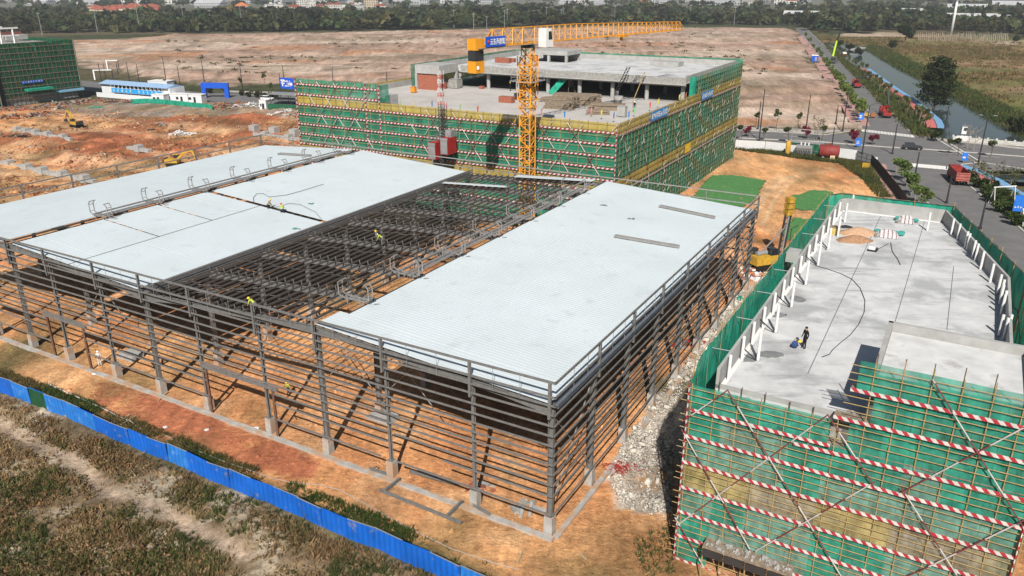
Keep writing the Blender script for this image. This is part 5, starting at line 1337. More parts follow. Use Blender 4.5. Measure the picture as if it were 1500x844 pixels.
# bare winter trees by the bridge, garden saplings by the dump truck
def bare_tree(u, v, h, label, seed, foliage=None):
    p = gat(u, v); rr = random.Random(seed); t = thing('bare_tree', p, label, 'tree'); b = MB()
    b.path([p+Vector((0, 0, -.2)), p+Vector((.1, 0, h*.4)), p+Vector((0, .1, h))], [.1, .07, .02], 6)
    P = []
    for k in range(16):
        z = h*rr.uniform(.3, .85); a = rr.uniform(0, 6.28); L = h*rr.uniform(.15, .3); q = p+Vector((cos(a)*L, sin(a)*L, z+L*.9)); b.path([p+Vector((0, 0, z)), q], [.035, .012], 4); P.append(q-p)
        for m in range(2): a2 = a+rr.uniform(-.8, .8); b.path([p.lerp(q, .6)+Vector((0, 0, z*.4)), p.lerp(q, .6)+Vector((cos(a2)*L*.5, sin(a2)*L*.5, z*.4+L*.6))], [.02, .008], 3)
    b.build('trunk', M_palebark, t)
    if foliage:
        rng = np.random.default_rng(seed); P = np.array([tuple(q) for q in P]); P = np.repeat(P, 16, 0)+rng.normal(size=(len(P)*16, 3))*.3
        vv, f, c = leaf_quads(P, rng.uniform(.08, .2, len(P)), leafcols(len(P), foliage, .4, rng), .2, rng); link_mesh('crown', mesh_np('crown', vv, f, M_leaf, c), t)
bare_tree(1416, 219, 6.5, 'bare pale sapling right beside the bridge sign', 1); bare_tree(1425, 222, 6, 'bare twiggy sapling at the end of the canal', 2); bare_tree(1196, 205, 5.5, 'bare tree beyond the fuel tank on the street divider', 3, (.12, .09, .05)); bare_tree(1447, 281, 6, 'sparse pale sapling in the garden behind the dump truck', 4, (.09, .11, .03)); bare_tree(1429, 270, 4.5, 'thin sapling close behind the dump truck tailgate', 5, (.10, .10, .04)); bare_tree(1477, 283, 5, 'sparse sapling between the garden path and the white frame', 6, (.08, .10, .03))
tE = [tree_proto('garden_shrub', 'low leafy shrub in the garden strip behind the dump truck', 2.0, 1.4, 1.1, 1.0, 520, .16, (.05, .085, .02), M_bark, 'shrubs of the garden strip', 81+i, 6, 'shrub', crown='foliage') for i in range(2)]
for i, (u, v) in enumerate(((1424, 268), (1432, 276), (1440, 285), (1448, 292), (1456, 299), (1465, 304), (1474, 311), (1483, 317), (1492, 322), (1499, 330), (1437, 262), (1456, 276), (1470, 290), (1484, 298), (1495, 306), (1420, 262), (1446, 296), (1462, 312), (1476, 322), (1490, 332))): place(tE[i % 2], gat(u, v), .8+.6*random.random())
# ------------------------------------------------ scattered ground cover (stuff)
def scatter(name, n, region, hgt, wid, base1, base2, label, seed, dens=None, clump=1, mask=None, z0=None):
    rng = np.random.default_rng(seed); pts = np.empty((0, 2)); x0, x1, y0, y1 = region
    while len(pts) < n:
        q = np.stack([rng.uniform(x0, x1, n), rng.uniform(y0, y1, n)], 1); m = mask(q[:, 0], q[:, 1])
        if dens is not None: m &= rng.random(n) < dens(q[:, 0], q[:, 1])
        pts = np.concatenate([pts, q[m]])
    pts = pts[:n]; N = n*clump
    p2 = np.repeat(pts, clump, 0)+rng.normal(size=(N, 2))*wid*1.6
    z = ghv(p2[:, 0], p2[:, 1])
    hs = np.repeat(rng.uniform(.45, 1.25, n), clump)*hgt*rng.uniform(.7, 1.2, N); a = rng.uniform(0, 2*pi, N); ln = rng.normal(size=(N, 2))*hs[:, None]*.55
    w = wid*rng.uniform(.5, 1.2, N)
    dx, dy = np.cos(a)*w, np.sin(a)*w
    b0 = np.stack([p2[:, 0]-dx, p2[:, 1]-dy, z-.05], 1); b1 = np.stack([p2[:, 0]+dx, p2[:, 1]+dy, z-.05], 1)
    tp = np.stack([p2[:, 0]+ln[:, 0], p2[:, 1]+ln[:, 1], z+hs], 1)
    v = np.stack([b0, b1, tp], 1).reshape(-1, 3); f = np.arange(3*N).reshape(N, 3)
    t = np.clip((fbm(pts[:, 0]*.18, pts[:, 1]*.18, seed+5, 4)-.42)/.16, 0, 1); t = np.clip(t+rng.uniform(-.25, .25, n), 0, 1)
    c = np.asarray(base1)[None]*(1-t[:, None])+np.asarray(base2)[None]*t[:, None]; c = np.repeat(c*(rng.uniform(.65, 1.35, (n, 1))), clump, 0)
    o = link_mesh(name, mesh_np(name, v, f, M_leaf, np.repeat(c, 3, 0)), None, (0, 0, 0)); tag(o, label, 'ground cover', kind='stuff'); return o
def trackdist(x, y):
    T = P2((-40, 600), (60, 655), (125, 690), (215, 742), (310, 778), (360, 812)); m = np.full(np.shape(x), 1e9)
    for (ax, ay), (bx, by) in zip(T[:-1], T[1:]):
        dx, dy = bx-ax, by-ay; t = np.clip(((x-ax)*dx+(y-ay)*dy)/(dx*dx+dy*dy), 0, 1); m = np.minimum(m, np.hypot(x-ax-t*dx, y-ay-t*dy))
    return m
def fdist(x, y):
    m = np.full(np.shape(x), 1e9)
    for (ax, ay), (bx, by) in zip(fence_w[:-1], fence_w[1:]):
        dx, dy = bx-ax, by-ay; t = np.clip(((x-ax)*dx+(y-ay)*dy)/(dx*dx+dy*dy), 0, 1); m = np.minimum(m, np.hypot(x-ax-t*dx, y-ay-t*dy))
    return m
scatter('dry_grass', 26000, (-66, 8, 30, 82), .42, .085, (.36, .255, .135), (.22, .14, .07), 'dry brown grass and weeds on the waste ground before the blue hoarding', 3, lambda x, y: np.clip((fbm(x*.22+9, y*.22, 111, 5)-.40)*-4+.95, 0.08, 1)*np.clip((trackdist(x, y)-.6)*.8, .03, 1), 4, lambda x, y: inpoly(x, y, Z_scrub) & (fdist(x, y) > .6))
scatter('weeds', 9000, (-66, 8, 30, 82), .55, .07, (.12, .105, .04), (.075, .095, .03), 'dark green weed clumps on the waste ground before the blue hoarding', 4, lambda x, y: np.clip((fbm(x*.16+31, y*.16, 141, 4)-.52)*9, 0.02, 1)*np.clip((trackdist(x, y)-.6)*.8, .03, 1), 5, lambda x, y: inpoly(x, y, Z_scrub) & (fdist(x, y) > .5))
scatter('weeds', 4600, (-66, 8, 30, 82), .42, .06, (.14, .11, .045), (.05, .08, .02), 'strip of weeds growing inside the blue hoarding', 5, lambda x, y: np.clip((fbm(x*.3+31, y*.3, 145, 4)-.42)*7, 0.02, 1), 5, lambda x, y: inpoly(x, y, Z_site) & (fdist(x, y) < 3.2) & (fdist(x, y) > .4))
VG = P2((1078, 214), (1190, 228), (1255, 238), (1275, 242), (1300, 285), (1310, 290), (1288, 290), (1262, 262), (1230, 240), (1180, 234), (1078, 220))
scatter('weeds', 3500, (50, 95, 150, 215), .7, .12, (.10, .10, .03), (.06, .08, .025), 'weeds along the white and black site fences', 6, None, 4, lambda x, y: inpoly(x, y, VG))
RB = P2((930, 790), (985, 770), (985, 846), (940, 846))
scatter('weeds', 170, (5, 16, 40, 56), .25, .07, (.10, .10, .04), (.05, .075, .025), 'weeds at the foot of the rubble heap by the netted facade', 7, None, 5, lambda x, y: inpoly(x, y, RB))
wetland = lambda x, y: (inpoly(x, y, Z_meadow) | inpoly(x, y, Z_bank)) & ~inpoly(x, y, ROAD_MAIN)
def dcan(x, y):
    m = np.full(np.shape(x), 1e9)
    for i in range(len(CAN)-1):
        ax, ay = CAN[i][:2]; bx, by = CAN[i+1][:2]; dx, dy = bx-ax, by-ay; t = np.clip(((x-ax)*dx+(y-ay)*dy)/(dx*dx+dy*dy), 0, 1); m = np.minimum(m, np.hypot(x-ax-t*dx, y-ay-t*dy)-(CANW[i]*(1-t)+CANW[i+1]*t))
    return m
pathpts = [at(*p) for p in ((1268, 101), (1302, 126), (1335, 148), (1352, 162), (1368, 176), (1372, 190))]
def pdist(x, y):
    m = np.full(np.shape(x), 1e9)
    for p, q in zip(pathpts[:-1], pathpts[1:]):
        dx, dy = q.x-p.x, q.y-p.y; t = np.clip(((x-p.x)*dx+(y-p.y)*dy)/(dx*dx+dy*dy), 0, 1); m = np.minimum(m, np.hypot(x-p.x-t*dx, y-p.y-t*dy))
    return m
scatter('meadow_grass', 26000, (100, 420, 205, 650), 1.0, .35, (.13, .12, .04), (.22, .15, .075), 'rough brown and green meadow grass beyond the canal', 8, lambda x, y: np.clip(260./y, .15, 1)*np.clip((fbm(x*.03, y*.03, 151, 4)-.36)*6, .05, 1), 4, lambda x, y: wetland(x, y) & (dcan(x, y) > .2) & (pdist(x, y) > 3))
scatter('bank_reeds', 9000, (100, 260, 205, 560), 1.5, .3, (.09, .10, .03), (.06, .09, .025), 'dense green reeds and scrub along the canal banks', 9, lambda x, y: np.clip(260./y, .15, 1), 5, lambda x, y: (dcan(x, y) > -1.2) & (dcan(x, y) < 10) & (pdist(x, y) > 3) & ~inpoly(x, y, ROAD_X) & ~inpoly(x, y, ROAD_MAIN))
GV = P2((1420, 262), (1440, 256), (1500, 290), (1560, 330), (1560, 400), (1500, 338))
scatter('garden_grass', 6000, (85, 140, 100, 180), .45, .12, (.055, .085, .02), (.09, .11, .03), 'green ground cover of the garden strip behind the dump truck', 10, None, 4, lambda x, y: inpoly(x, y, GV))
def brush():
    rng = np.random.default_rng(44); n = 1500; P = []; C_ = []; S = []; k = 0
    while k < n:
        x, y = rng.uniform(-66, 8), rng.uniform(28, 82); X, Y = np.array([x]), np.array([y])
        if not inpoly(X, Y, Z_scrub)[0] or fdist(X, Y)[0] < .9 or trackdist(X, Y)[0] < 1.1: continue
        d = fbm(X*.11+5, Y*.11, 171, 4)[0]
        if rng.random() > np.clip((d-.40)*6, .04, 1): continue
        m = 46; r = rng.uniform(.3, 1.0); c = rng.normal(size=(m, 3))*np.array([r, r, r*.45])*.55; c[:, 2] = np.abs(c[:, 2])+.05
        c += np.array([x, y, gh(x, y)]); P.append(c); S.append(rng.uniform(.05, .13, m))
        b = np.array(((.21, .135, .065), (.15, .115, .05), (.085, .09, .03), (.27, .18, .10))[rng.choice(4, p=(.27, .27, .30, .16))]); C_.append(leafcols(m, b, .4, rng)); k += 1
    v, f, c = leaf_quads(np.concatenate(P), np.concatenate(S), np.concatenate(C_), .1, rng)
    o = link_mesh('brushwood', mesh_np('brushwood', v, f, M_leaf, c), None, (0, 0, 0)); tag(o, 'low olive and russet brush covering the waste ground', 'ground cover', kind='stuff')
brush()
def field_scrub():
    rng = np.random.default_rng(46); n = 0; P = []; C_ = []; S = []
    while n < 240:
        u, v = rng.uniform(240, 1150), rng.uniform(38, 110); p = at(u, v); X, Y = np.array([p.x]), np.array([p.y])
        if not inpoly(X, Y, Z_field)[0] or rng.random() > np.clip((fbm(X*.012+9, Y*.02, 71, 5)[0]-.50)*9, .012, 1)*min(1, (p.y/600)**2): continue
        m = 26; r = rng.uniform(.6, 2.2); c = rng.normal(size=(m, 3))*np.array([r, r, r*.4])*.6; c[:, 2] = np.abs(c[:, 2])+.1; c += np.array([p.x, p.y, gh(p.x, p.y)]); P.append(c); S.append(rng.uniform(.15, .45, m)); C_.append(leafcols(m, ((.06, .07, .025), (.13, .10, .05))[int(rng.random() < .45)], .35, rng)); n += 1
    v, f, c = leaf_quads(np.concatenate(P), np.concatenate(S), np.concatenate(C_), .2, rng)
    o = link_mesh('field_scrub', mesh_np('field_scrub', v, f, M_leaf, c), None, (0, 0, 0)); tag(o, 'dark patches of scrub on the bare brown field', 'ground cover', kind='stuff')
field_scrub()
# ------------------------------------------------ far woods (one mass) with trees one can tell apart in front
def woods():
    rng = np.random.default_rng(12); n = 15000
    y = rng.uniform(0, 1, n)**1.25*2300+640; x = rng.uniform(-.78, .78, n)*y
    zf = [(u, v) for u, v in ((60, 50), (330, 45), (560, 43), (900, 35), (1150, 37))]
    front = np.interp(750+1153.9*x/(y*CP+40*SP_), [0, 100, 330, 560, 700, 900, 1150, 1200, 1500], [690, 690, 700, 730, 770, 850, 820, 700, 620])
    open_ = fbm(x*.0055+4, y*.004, 161, 4)
    keep = (y > front+10) & ~((open_ > .58) & (y > 900)) & ~((y > 1220) & (rng.random(n) < .84)) & (np.hypot(x-362, y-690) > 60) & ~((x > 190) & (x < 250) & (y < 780))
    vill = (np.hypot((x+465)/75, (y-1100)/110) < 1) | (np.hypot((x+215)/45, (y-1200)/160) < 1)
    keep &= ~vill
    x, y = x[keep], y[keep]; n = len(x); k = np.where(y < 1100, 34, 18)
    R = rng.uniform(3.2, 6.5, n)*(1+y/3200); Hh = rng.uniform(6, 11, n)*np.where(rng.random(n) < .12, 1.5, 1)
    idx = np.repeat(np.arange(n), k); N = len(idx)
    d = rng.normal(size=(N, 3)); d /= np.linalg.norm(d, axis=1)[:, None]; d[:, 2] = np.abs(d[:, 2])*1.0-.15
    c = np.stack([x[idx], y[idx], Hh[idx]*.5], 1)+d*np.stack([R[idx], R[idx], Hh[idx]*.55], 1)*rng.uniform(.6, 1.05, N)[:, None]
    col = np.asarray((.042, .058, .024))[None]*(rng.uniform(.5, 1.9, (n, 1))); col[:, 0] *= rng.uniform(.8, 1.5, n); cc = col[idx]*rng.uniform(.7, 1.3, (N, 1))
    v, f, c4 = leaf_quads(c, R[idx]*rng.uniform(.25, .5, N), cc, .3, rng)
    o = link_mesh('far_woods', mesh_np('far_woods', v, f, M_leaf, c4), None, (0, 0, 0)); tag(o, 'dark green woods stretching to the hazy horizon', 'woods', kind='stuff')
woods()
G9 = 'row of dark trees at the far edge of the brown field'
tF = [tree_proto('belt_tree', 'dark green tree in the long row along the far edge of the brown field', 10, 5, 4.2, 5.6, 420, .75, (.05+.01*i, .068, .026), M_bark, G9, 91+i, 9, tr=.3, limbs=4) for i in range(3)]
random.seed(5)
for i in range(112):
    u = -6+i*11.2+random.uniform(-3, 3)
    if u > 1160: break
    v = float(np.interp(u, [0, 100, 330, 560, 700, 900, 1150], [50, 48.5, 45, 42.5, 39.5, 33.5, 37]))-random.uniform(0, 1.6)
    place(tF[i % 3], gat(u, v), .85+.35*random.random())
for i in range(38):
    u = 1190+i*9+random.uniform(-3, 3); v = float(np.interp(u, [1190, 1300, 1420, 1500], [38, 44, 49, 51]))-random.uniform(0, 4)
    place(tF[i % 3], gat(u, v), .75+.4*random.random(), 'dark green tree in the loose row beyond the meadow', 'row of dark trees beyond the meadow')
# ------------------------------------------------ far houses
def house_mesh(name, w, d, h, roof, wall, rc, seed):
    b = MB(); b.box((0, 0, -1), (w, d, h+1), 0, 0); hw, hd = w/2+.4, d/2+.4
    if roof == 'gable':
        r = h+w*.28
        b.hexa([(-hw, -hd, h), (hw, -hd, h), (hw, hd, h), (-hw, hd, h)], [(-.1, -hd, r), (.1, -hd, r), (.1, hd, r), (-.1, hd, r)], 1)
    elif roof == 'hip':
        r = h+w*.26; b.hexa([(-hw, -hd, h), (hw, -hd, h), (hw, hd, h), (-hw, hd, h)], [(-.3, -d*.2, r), (.3, -d*.2, r), (.3, d*.2, r), (-.3, d*.2, r)], 1)
    else:
        b.box((0, 0, h), (w+.5, d+.5, .6), 0, 1); b.box((w*.2, 0, h+.6), (w*.3, d*.3, 2.2), 0, 0)
    fl = max(1, int(h/3.1))
    for k in range(fl):
        for i in range(max(1, int(w/3.2))): b.box((-w/2+(i+.5)*w/max(1, int(w/3.2)), -d/2-.02, k*3.1+.9), (1.5, .08, 1.5), 0, 2)
        for i in range(max(1, int(d/3.2))): b.box((w/2+.02, -d/2+(i+.5)*d/max(1, int(d/3.2)), k*3.1+.9), (.08, 1.5, 1.5), 0, 2); b.box((-w/2-.02, -d/2+(i+.5)*d/max(1, int(d/3.2)), k*3.1+.9), (.08, 1.5, 1.5), 0, 2)
    return b.mesh(name, [wall, rc, M_glass])
W1_ = mat('house_white', (.58, .57, .54), .9, var=.1, scale=.2); W2_ = mat('house_cream', (.52, .45, .34), .9, var=.1, scale=.2); W3_ = mat('house_grey', (.40, .41, .43), .9, var=.1, scale=.2)
RR_ = mat('roof_red', (.30, .085, .055), .9, var=.2, scale=.3); RG_ = mat('roof_grey', (.30, .30, .31), .9, var=.2, scale=.3); RO_ = mat('roof_orange', (.50, .16, .06), .9, var=.15, scale=.3)
HM = {'villa': house_mesh('village_house', 11, 13, 9, 'hip', W2_, RR_, 1), 'villa2': house_mesh('village_house', 10, 15, 7, 'gable', W1_, RR_, 2), 'block': house_mesh('apartment_block', 28, 14, 18, 'flat', W1_, RG_, 3), 'tower': house_mesh('apartment_tower', 20, 18, 40, 'flat', W2_, RG_, 4), 'shed': house_mesh('long_shed', 18, 46, 6, 'gable', W3_, mat('roof_white', (.42, .43, .45), .8, var=.15, scale=.1), 5), 'small': house_mesh('small_house', 12, 12, 9, 'flat', W1_, RG_, 6), 'mid': house_mesh('apartment_block', 30, 16, 24, 'flat', W3_, RG_, 7), 'orange': house_mesh('village_house', 13, 13, 9, 'hip', W1_, RO_, 8)}
def house(kind, u, v, rz, label, group, sc=1.0, name=None):
    me = HM[kind]; p = at(u, v); o = bpy.data.objects.new(me.name.split('.')[0], me); COL.objects.link(o); o.location = p; o.rotation_euler = (0, 0, rz); o.scale = (sc, sc, sc); tag(o, label, {'v': 'house', 's': 'building', 'b': 'building', 't': 'building', 'm': 'building', 'o': 'house'}[kind[0]], group)
random.seed(33)
for i in range(44):
    u = random.uniform(132, 232); v = random.uniform(17, 24)+ (1.5 if u < 150 else 0)
    house('villa' if i % 3 else 'villa2', u, v, random.choice((.2, .25, 1.8)), 'red roofed house in the dense village beyond the left tree belt', 'red roofed village houses', 1.0)
for i in range(16):
    u = random.uniform(508, 566); v = random.uniform(13, 18); house('villa2' if i % 2 else 'small', u, v, random.uniform(0, 1.5), 'small house near the cream tower beyond the far trees', 'houses round the cream tower', 1.0)
house('tower', 543, 15, .3, 'cream apartment tower rising above the woods behind the crane', None, 1.0)
house('orange', 356, 23.5, .4, 'white house with a bright orange roof standing alone in the woods', None, 1.35)
for u, v, k in ((395, 17, 'small'), (402, 21, 'small'), (408, 17, 'small'), (430, 18, 'villa2'), (436, 19, 'villa2'), (448, 11, 'block'), (456, 12, 'small'), (470, 17, 'villa2'), (485, 14, 'villa2'), (495, 14, 'villa2')): house(k, u, v, .4, 'pale house among the trees right of the orange roofed house', 'pale houses in the woods', 1.1)
for i in range(60):
    u = random.uniform(0, 770); v = random.uniform(.5, 7)
    house(random.choice(('block', 'mid', 'small', 'shed', 'villa2', 'block')), u, v, random.uniform(-.5, 1.5), 'pale building of the hazy town along the top left skyline', 'buildings of the distant town', random.uniform(1.2, 2.0))
for i in range(44):
    u = random.uniform(820, 1180); v = random.uniform(1, 9) if i % 2 else random.uniform(4, 8)
    house(random.choice(('block', 'small', 'villa2', 'mid', 'shed')), u, v, random.uniform(-.5, 1.5), 'pale building of the hazy town above the crane jib', 'buildings of the distant town behind the jib', random.uniform(1.1, 1.7))
for u, v, s, lab in ((60, 8, 1.2, 'long white roofed shed at the top left beyond the woods'), (310, 11, 1.2, 'white roofed shed in the woods above the long tree belt'), (1175, 29, .9, 'long white shed where the long road meets the woods'), (1282, 36, .7, 'small white roofed shed in the woods right of the long road'), (1205, 36, .8, 'grey shed beside the far end of the long road'), (1325, 26, 1.0, 'white shed deep in the woods left of the white mast'), (1355, 34, .6, 'pale hut in the woods left of the white mast'), (1420, 36, 1.0, 'pale shed right of the foot of the white mast'), (1450, 36, .9, 'second pale shed right of the white mast'), (1415, 19, 1.1, 'long pale shed above the white mast base'), (1480, 14, 1.2, 'long pale shed at the top right skyline'), (480, 7, 1.4, 'large white hall on the hazy skyline left of the crane')): house('shed', u, v, 1.2, lab, None, s)
# ================================================================ hoarding, fences
def fence_panels():
    pts = [at(u, v) for u, v in fence_px]; P = []
    tot = 0; seg = [(a, b, (b-a).length) for a, b in zip(pts[:-1], pts[1:])]; L = sum(s[2] for s in seg); n = int(L/2.55)
    def pos(d):
        for a, b, l in seg:
            if d <= l: return a.lerp(b, d/l)
            d -= l
        return pts[-1]
    base = pos(L/2); t = thing('blue_hoarding', base, 'long wavering blue sheet metal hoarding round the waste ground', 'fence')
    rr = random.Random(4); off = 0
    for i in range(n):
        a, b = pos(i*L/n), pos((i+1)*L/n); d = (b-a).normalized(); nn = Vector((-d.y, d.x, 0))
        za, zb = gh(a.x, a.y), gh(b.x, b.y); h = 1.9
        m = MB(); tl = rr.uniform(-.08, .08); o2 = rr.uniform(-.06, .06)
        q0, q1 = a+nn*off, b+nn*o2
        ns = 10; k0 = 0
        for s in range(ns+1):
            f = s/ns; p = q0.lerp(q1, f)+nn*(.03 if s % 2 else -.03); z = za+(zb-za)*f
            m.v += [(p.x, p.y, z-.15), (p.x+nn.x*tl, p.y+nn.y*tl, z+h+rr.uniform(-.01, .01))]
        for s in range(ns): m.f.append((2*s, 2*s+2, 2*s+3, 2*s+1)); m.m.append(0)
        m.build('fence_panel', (M_bfence if rr.random() < .78 else mat('faded_blue_hoarding', (.02, .17, .56), .6, var=.2, scale=1.2, wear=((.20, .30, .44), 1.2, .56, .6))) if i not in (n//3-1,) else mat('green_patch', (.012, .07, .03), .7), t)
        MB().bar(q0+Vector((0, 0, za+h+.02))+nn*tl, q1+Vector((0, 0, zb+h+.02))+nn*tl, .07, .05).build('top_rail', M_metal if i % 3 else M_bfence, t)
        pb = MB(); pb.tube(q0+nn*.1+Vector((0, 0, za-.2)), q0+nn*.1+Vector((0, 0, za+h)), .035, 5).tube(q0+nn*1.0+Vector((0, 0, za-.1)), q0+nn*.1+Vector((0, 0, za+h*.75)), .03, 5); pb.build('fence_post', M_metal, t)
        off = o2
fence_panels()
def panel_fence(name, pts, h, m, label, step=3.0, postm=None, gap=.1):
    pts = [gat(*p) for p in pts]; t = thing(name, pts[0], label, 'fence')
    for a, b in zip(pts[:-1], pts[1:]):
        L = (b-a).length; n = max(1, int(L/step)); d = (b-a)/L
        for i in range(n):
            p, q = a+d*(L*i/n+.05), a+d*(L*(i+1)/n-.05); up = Vector((0, 0, gap+h/2)); MB().bar(p+up, q+up, .05, h).build('fence_panel', m, t)
            MB().bar(p-d*.05+Vector((0, 0, -.2)), p-d*.05+Vector((0, 0, h+.2)), .09, .09).build('fence_post', postm or M_dkmetal, t)
panel_fence('white_fence', [(1076, 218.5), (1120, 221), (1172, 226)], 2.3, mat('fence_white', (.60, .61, .62), .7, var=.08), 'white panel site fence left of the transformer by the cross street', 5.5)
panel_fence('white_fence', [(1201, 228), (1212, 229.5), (1254, 234.5)], 2.3, MATS['fence_white'], 'white panel site fence behind the red fuel tank', 5)
panel_fence('black_fence', [(1275, 241), (1284, 250), (1297, 267), (1312, 286), (1330, 312)], 2.2, mat('black_sheet', (.018, .018, .02), .7), 'black sheet site fence along the pink footpath', 3, M_dkmetal)
def mesh_fence():
    a, b = gat(1254, 235), gat(1275, 241); t = thing('mesh_gate', a, 'open dark mesh gate between the white and the black fence', 'gate'); m = MB(); d = (b-a).normalized(); L = (b-a).length
    for z in (.1, 1.1, 2.2): m.bar(a+Vector((0, 0, z)), b+Vector((0, 0, z)), .08, .08)
    for i in range(4): m.bar(a+d*L*i/3, a+d*L*i/3+Vector((0, 0, 2.25)), .1, .1)
    m.build('gate_frame', M_dkmetal, t); w = MB()
    for i in range(26): w.tube(a+d*L*i/26, a+d*L*i/26+Vector((0, 0, 2.2)), .02, 3)
    w.build('mesh_wires', M_dkmetal, t)
mesh_fence()
# ================================================================ street lamps
def lamp(bu, bv, tu, tv, arm=None, hidden=None, label='', double=False, name='street_lamp', armlen=1.8):
    p = gat(bu, bv); h = max(5.5, min(15, zof(tv, p.y)-p.z)) if not hidden else hidden
    if hidden: q = at(tu, tv, hidden); p = Vector((q.x, q.y, gh(q.x, q.y)))
    t = thing(name, p, label, 'street lamp', None)
    MB().lathe(p, [(.3, -.1), (.3, .6), (.19, .65), (.15, h*.6), (.11, h)], 8).build('pole', M_dkmetal, t)
    if arm:
        for k, a in enumerate((arm, -arm) if double else (arm,)):
            d = (Vector((.94, -.35, 0))*a).normalized(); r = armlen if not double else 1.1; top = p+Vector((0, 0, h))
            MB().path([top-Vector((0, 0, .05)), top+d*r*.3+Vector((0, 0, .45)), top+d*r*.7+Vector((0, 0, .62)), top+d*r+Vector((0, 0, .62))], .05, 5).build('lamp_arm', M_dkmetal, t)
            lh = MB().bar(top+d*r+Vector((0, 0, .62)), top+d*(r+.75)+Vector((0, 0, .66)), .26, .12); lh.build('lamp_head', M_metal if double else M_dkmetal, t)
    else: MB().bar(p+Vector((-.35, 0, h*.62)), p+Vector((.35, .1, h*.62)), .06, .06).build('bracket', M_dkmetal, t)
for a in ((149.3, 123.3, 142.7, 91.3, None, 'dark lamp post in front of the white height frame, nearest the netted block'), (155, 114.7, 152, 93, None, 'thin lamp post just behind the white height frames'), (173, 108.7, 170.7, 90, None, 'thin lamp post right of the rear white height frame'), (189.6, 118.7, 185, 90.7, None, 'thin lamp post above the blue office roof'), (204, 120.7, 200, 94, -1, 'dark lamp post above the office banner'), (244, 123.3, 236.7, 84, -1, 'tall lamp post behind the right end of the office'), (265.3, 135.3, 260, 97, -1, 'double armed lamp post left of the blue arch'), (299.3, 120, 293.3, 88, -1, 'tall lamp post rising behind the left leg of the blue arch'), (355.7, 133, 348.3, 91.7, -1, 'tall lamp post right of the blue arch'), (418.3, 140, 413.3, 96, -1, 'tall lamp post beside the green scaffold corner'), (412, 140, 411.7, 108, 1, 'shorter lamp post with a bent arm left of the green scaffold corner'), (488, 121, 486.7, 100, 1, 'lamp post peeking above the left part of the green scaffold'), (567, 124, 565, 105, None, 'lamp post behind the corner of the concrete deck')):
    lamp(a[0], a[1], a[2], a[3], a[4], None, a[5], double='double' in a[5])
for a in ((1111.7, 207.5, 1116, 131, None, 'tall dark pole at the left end of the white fence'), (1110, 190, 1118, 148, None, 'shorter dark pole behind the tall one at the white fence'), (1180, 194, 1187, 138.3, None, 'slim lamp post on the far footpath behind the transformer'), (1218, 217.5, 1222.5, 189, None, 'short dark post on the divider behind the red fuel tank'), (1224, 182, 1226.7, 162, None, 'short slim post on the corner of the pink pavement'), (1234, 193, 1244, 132, None, 'tall dark lamp post at the pink pavement corner'), (1262.5, 226.7, 1274, 155, 1, 'tall lamp post with curved arm in the middle of the junction'), (1306.7, 226.7, 1317, 182, 1, 'lamp post with curved arm left of the dark car'), (1336.7, 276.7, 1346.7, 223, None, 'dark pole on the near kerb below the dark car'), (1380, 206.7, 1391.7, 150, 1, 'lamp post at the canal side corner of the junction'), (1432.7, 239, 1443, 173, 1, 'twin headed street lamp behind the dump truck'), (1386, 299, 1393, 261, None, 'dark pole standing at the side of the dump truck'), (1435, 337, 1439, 311, None, 'dark pole by the corner of the green netted deck')):
    lamp(a[0], a[1], a[2], a[3], a[4], None, a[5], double='twin' in a[5], armlen=2.4)
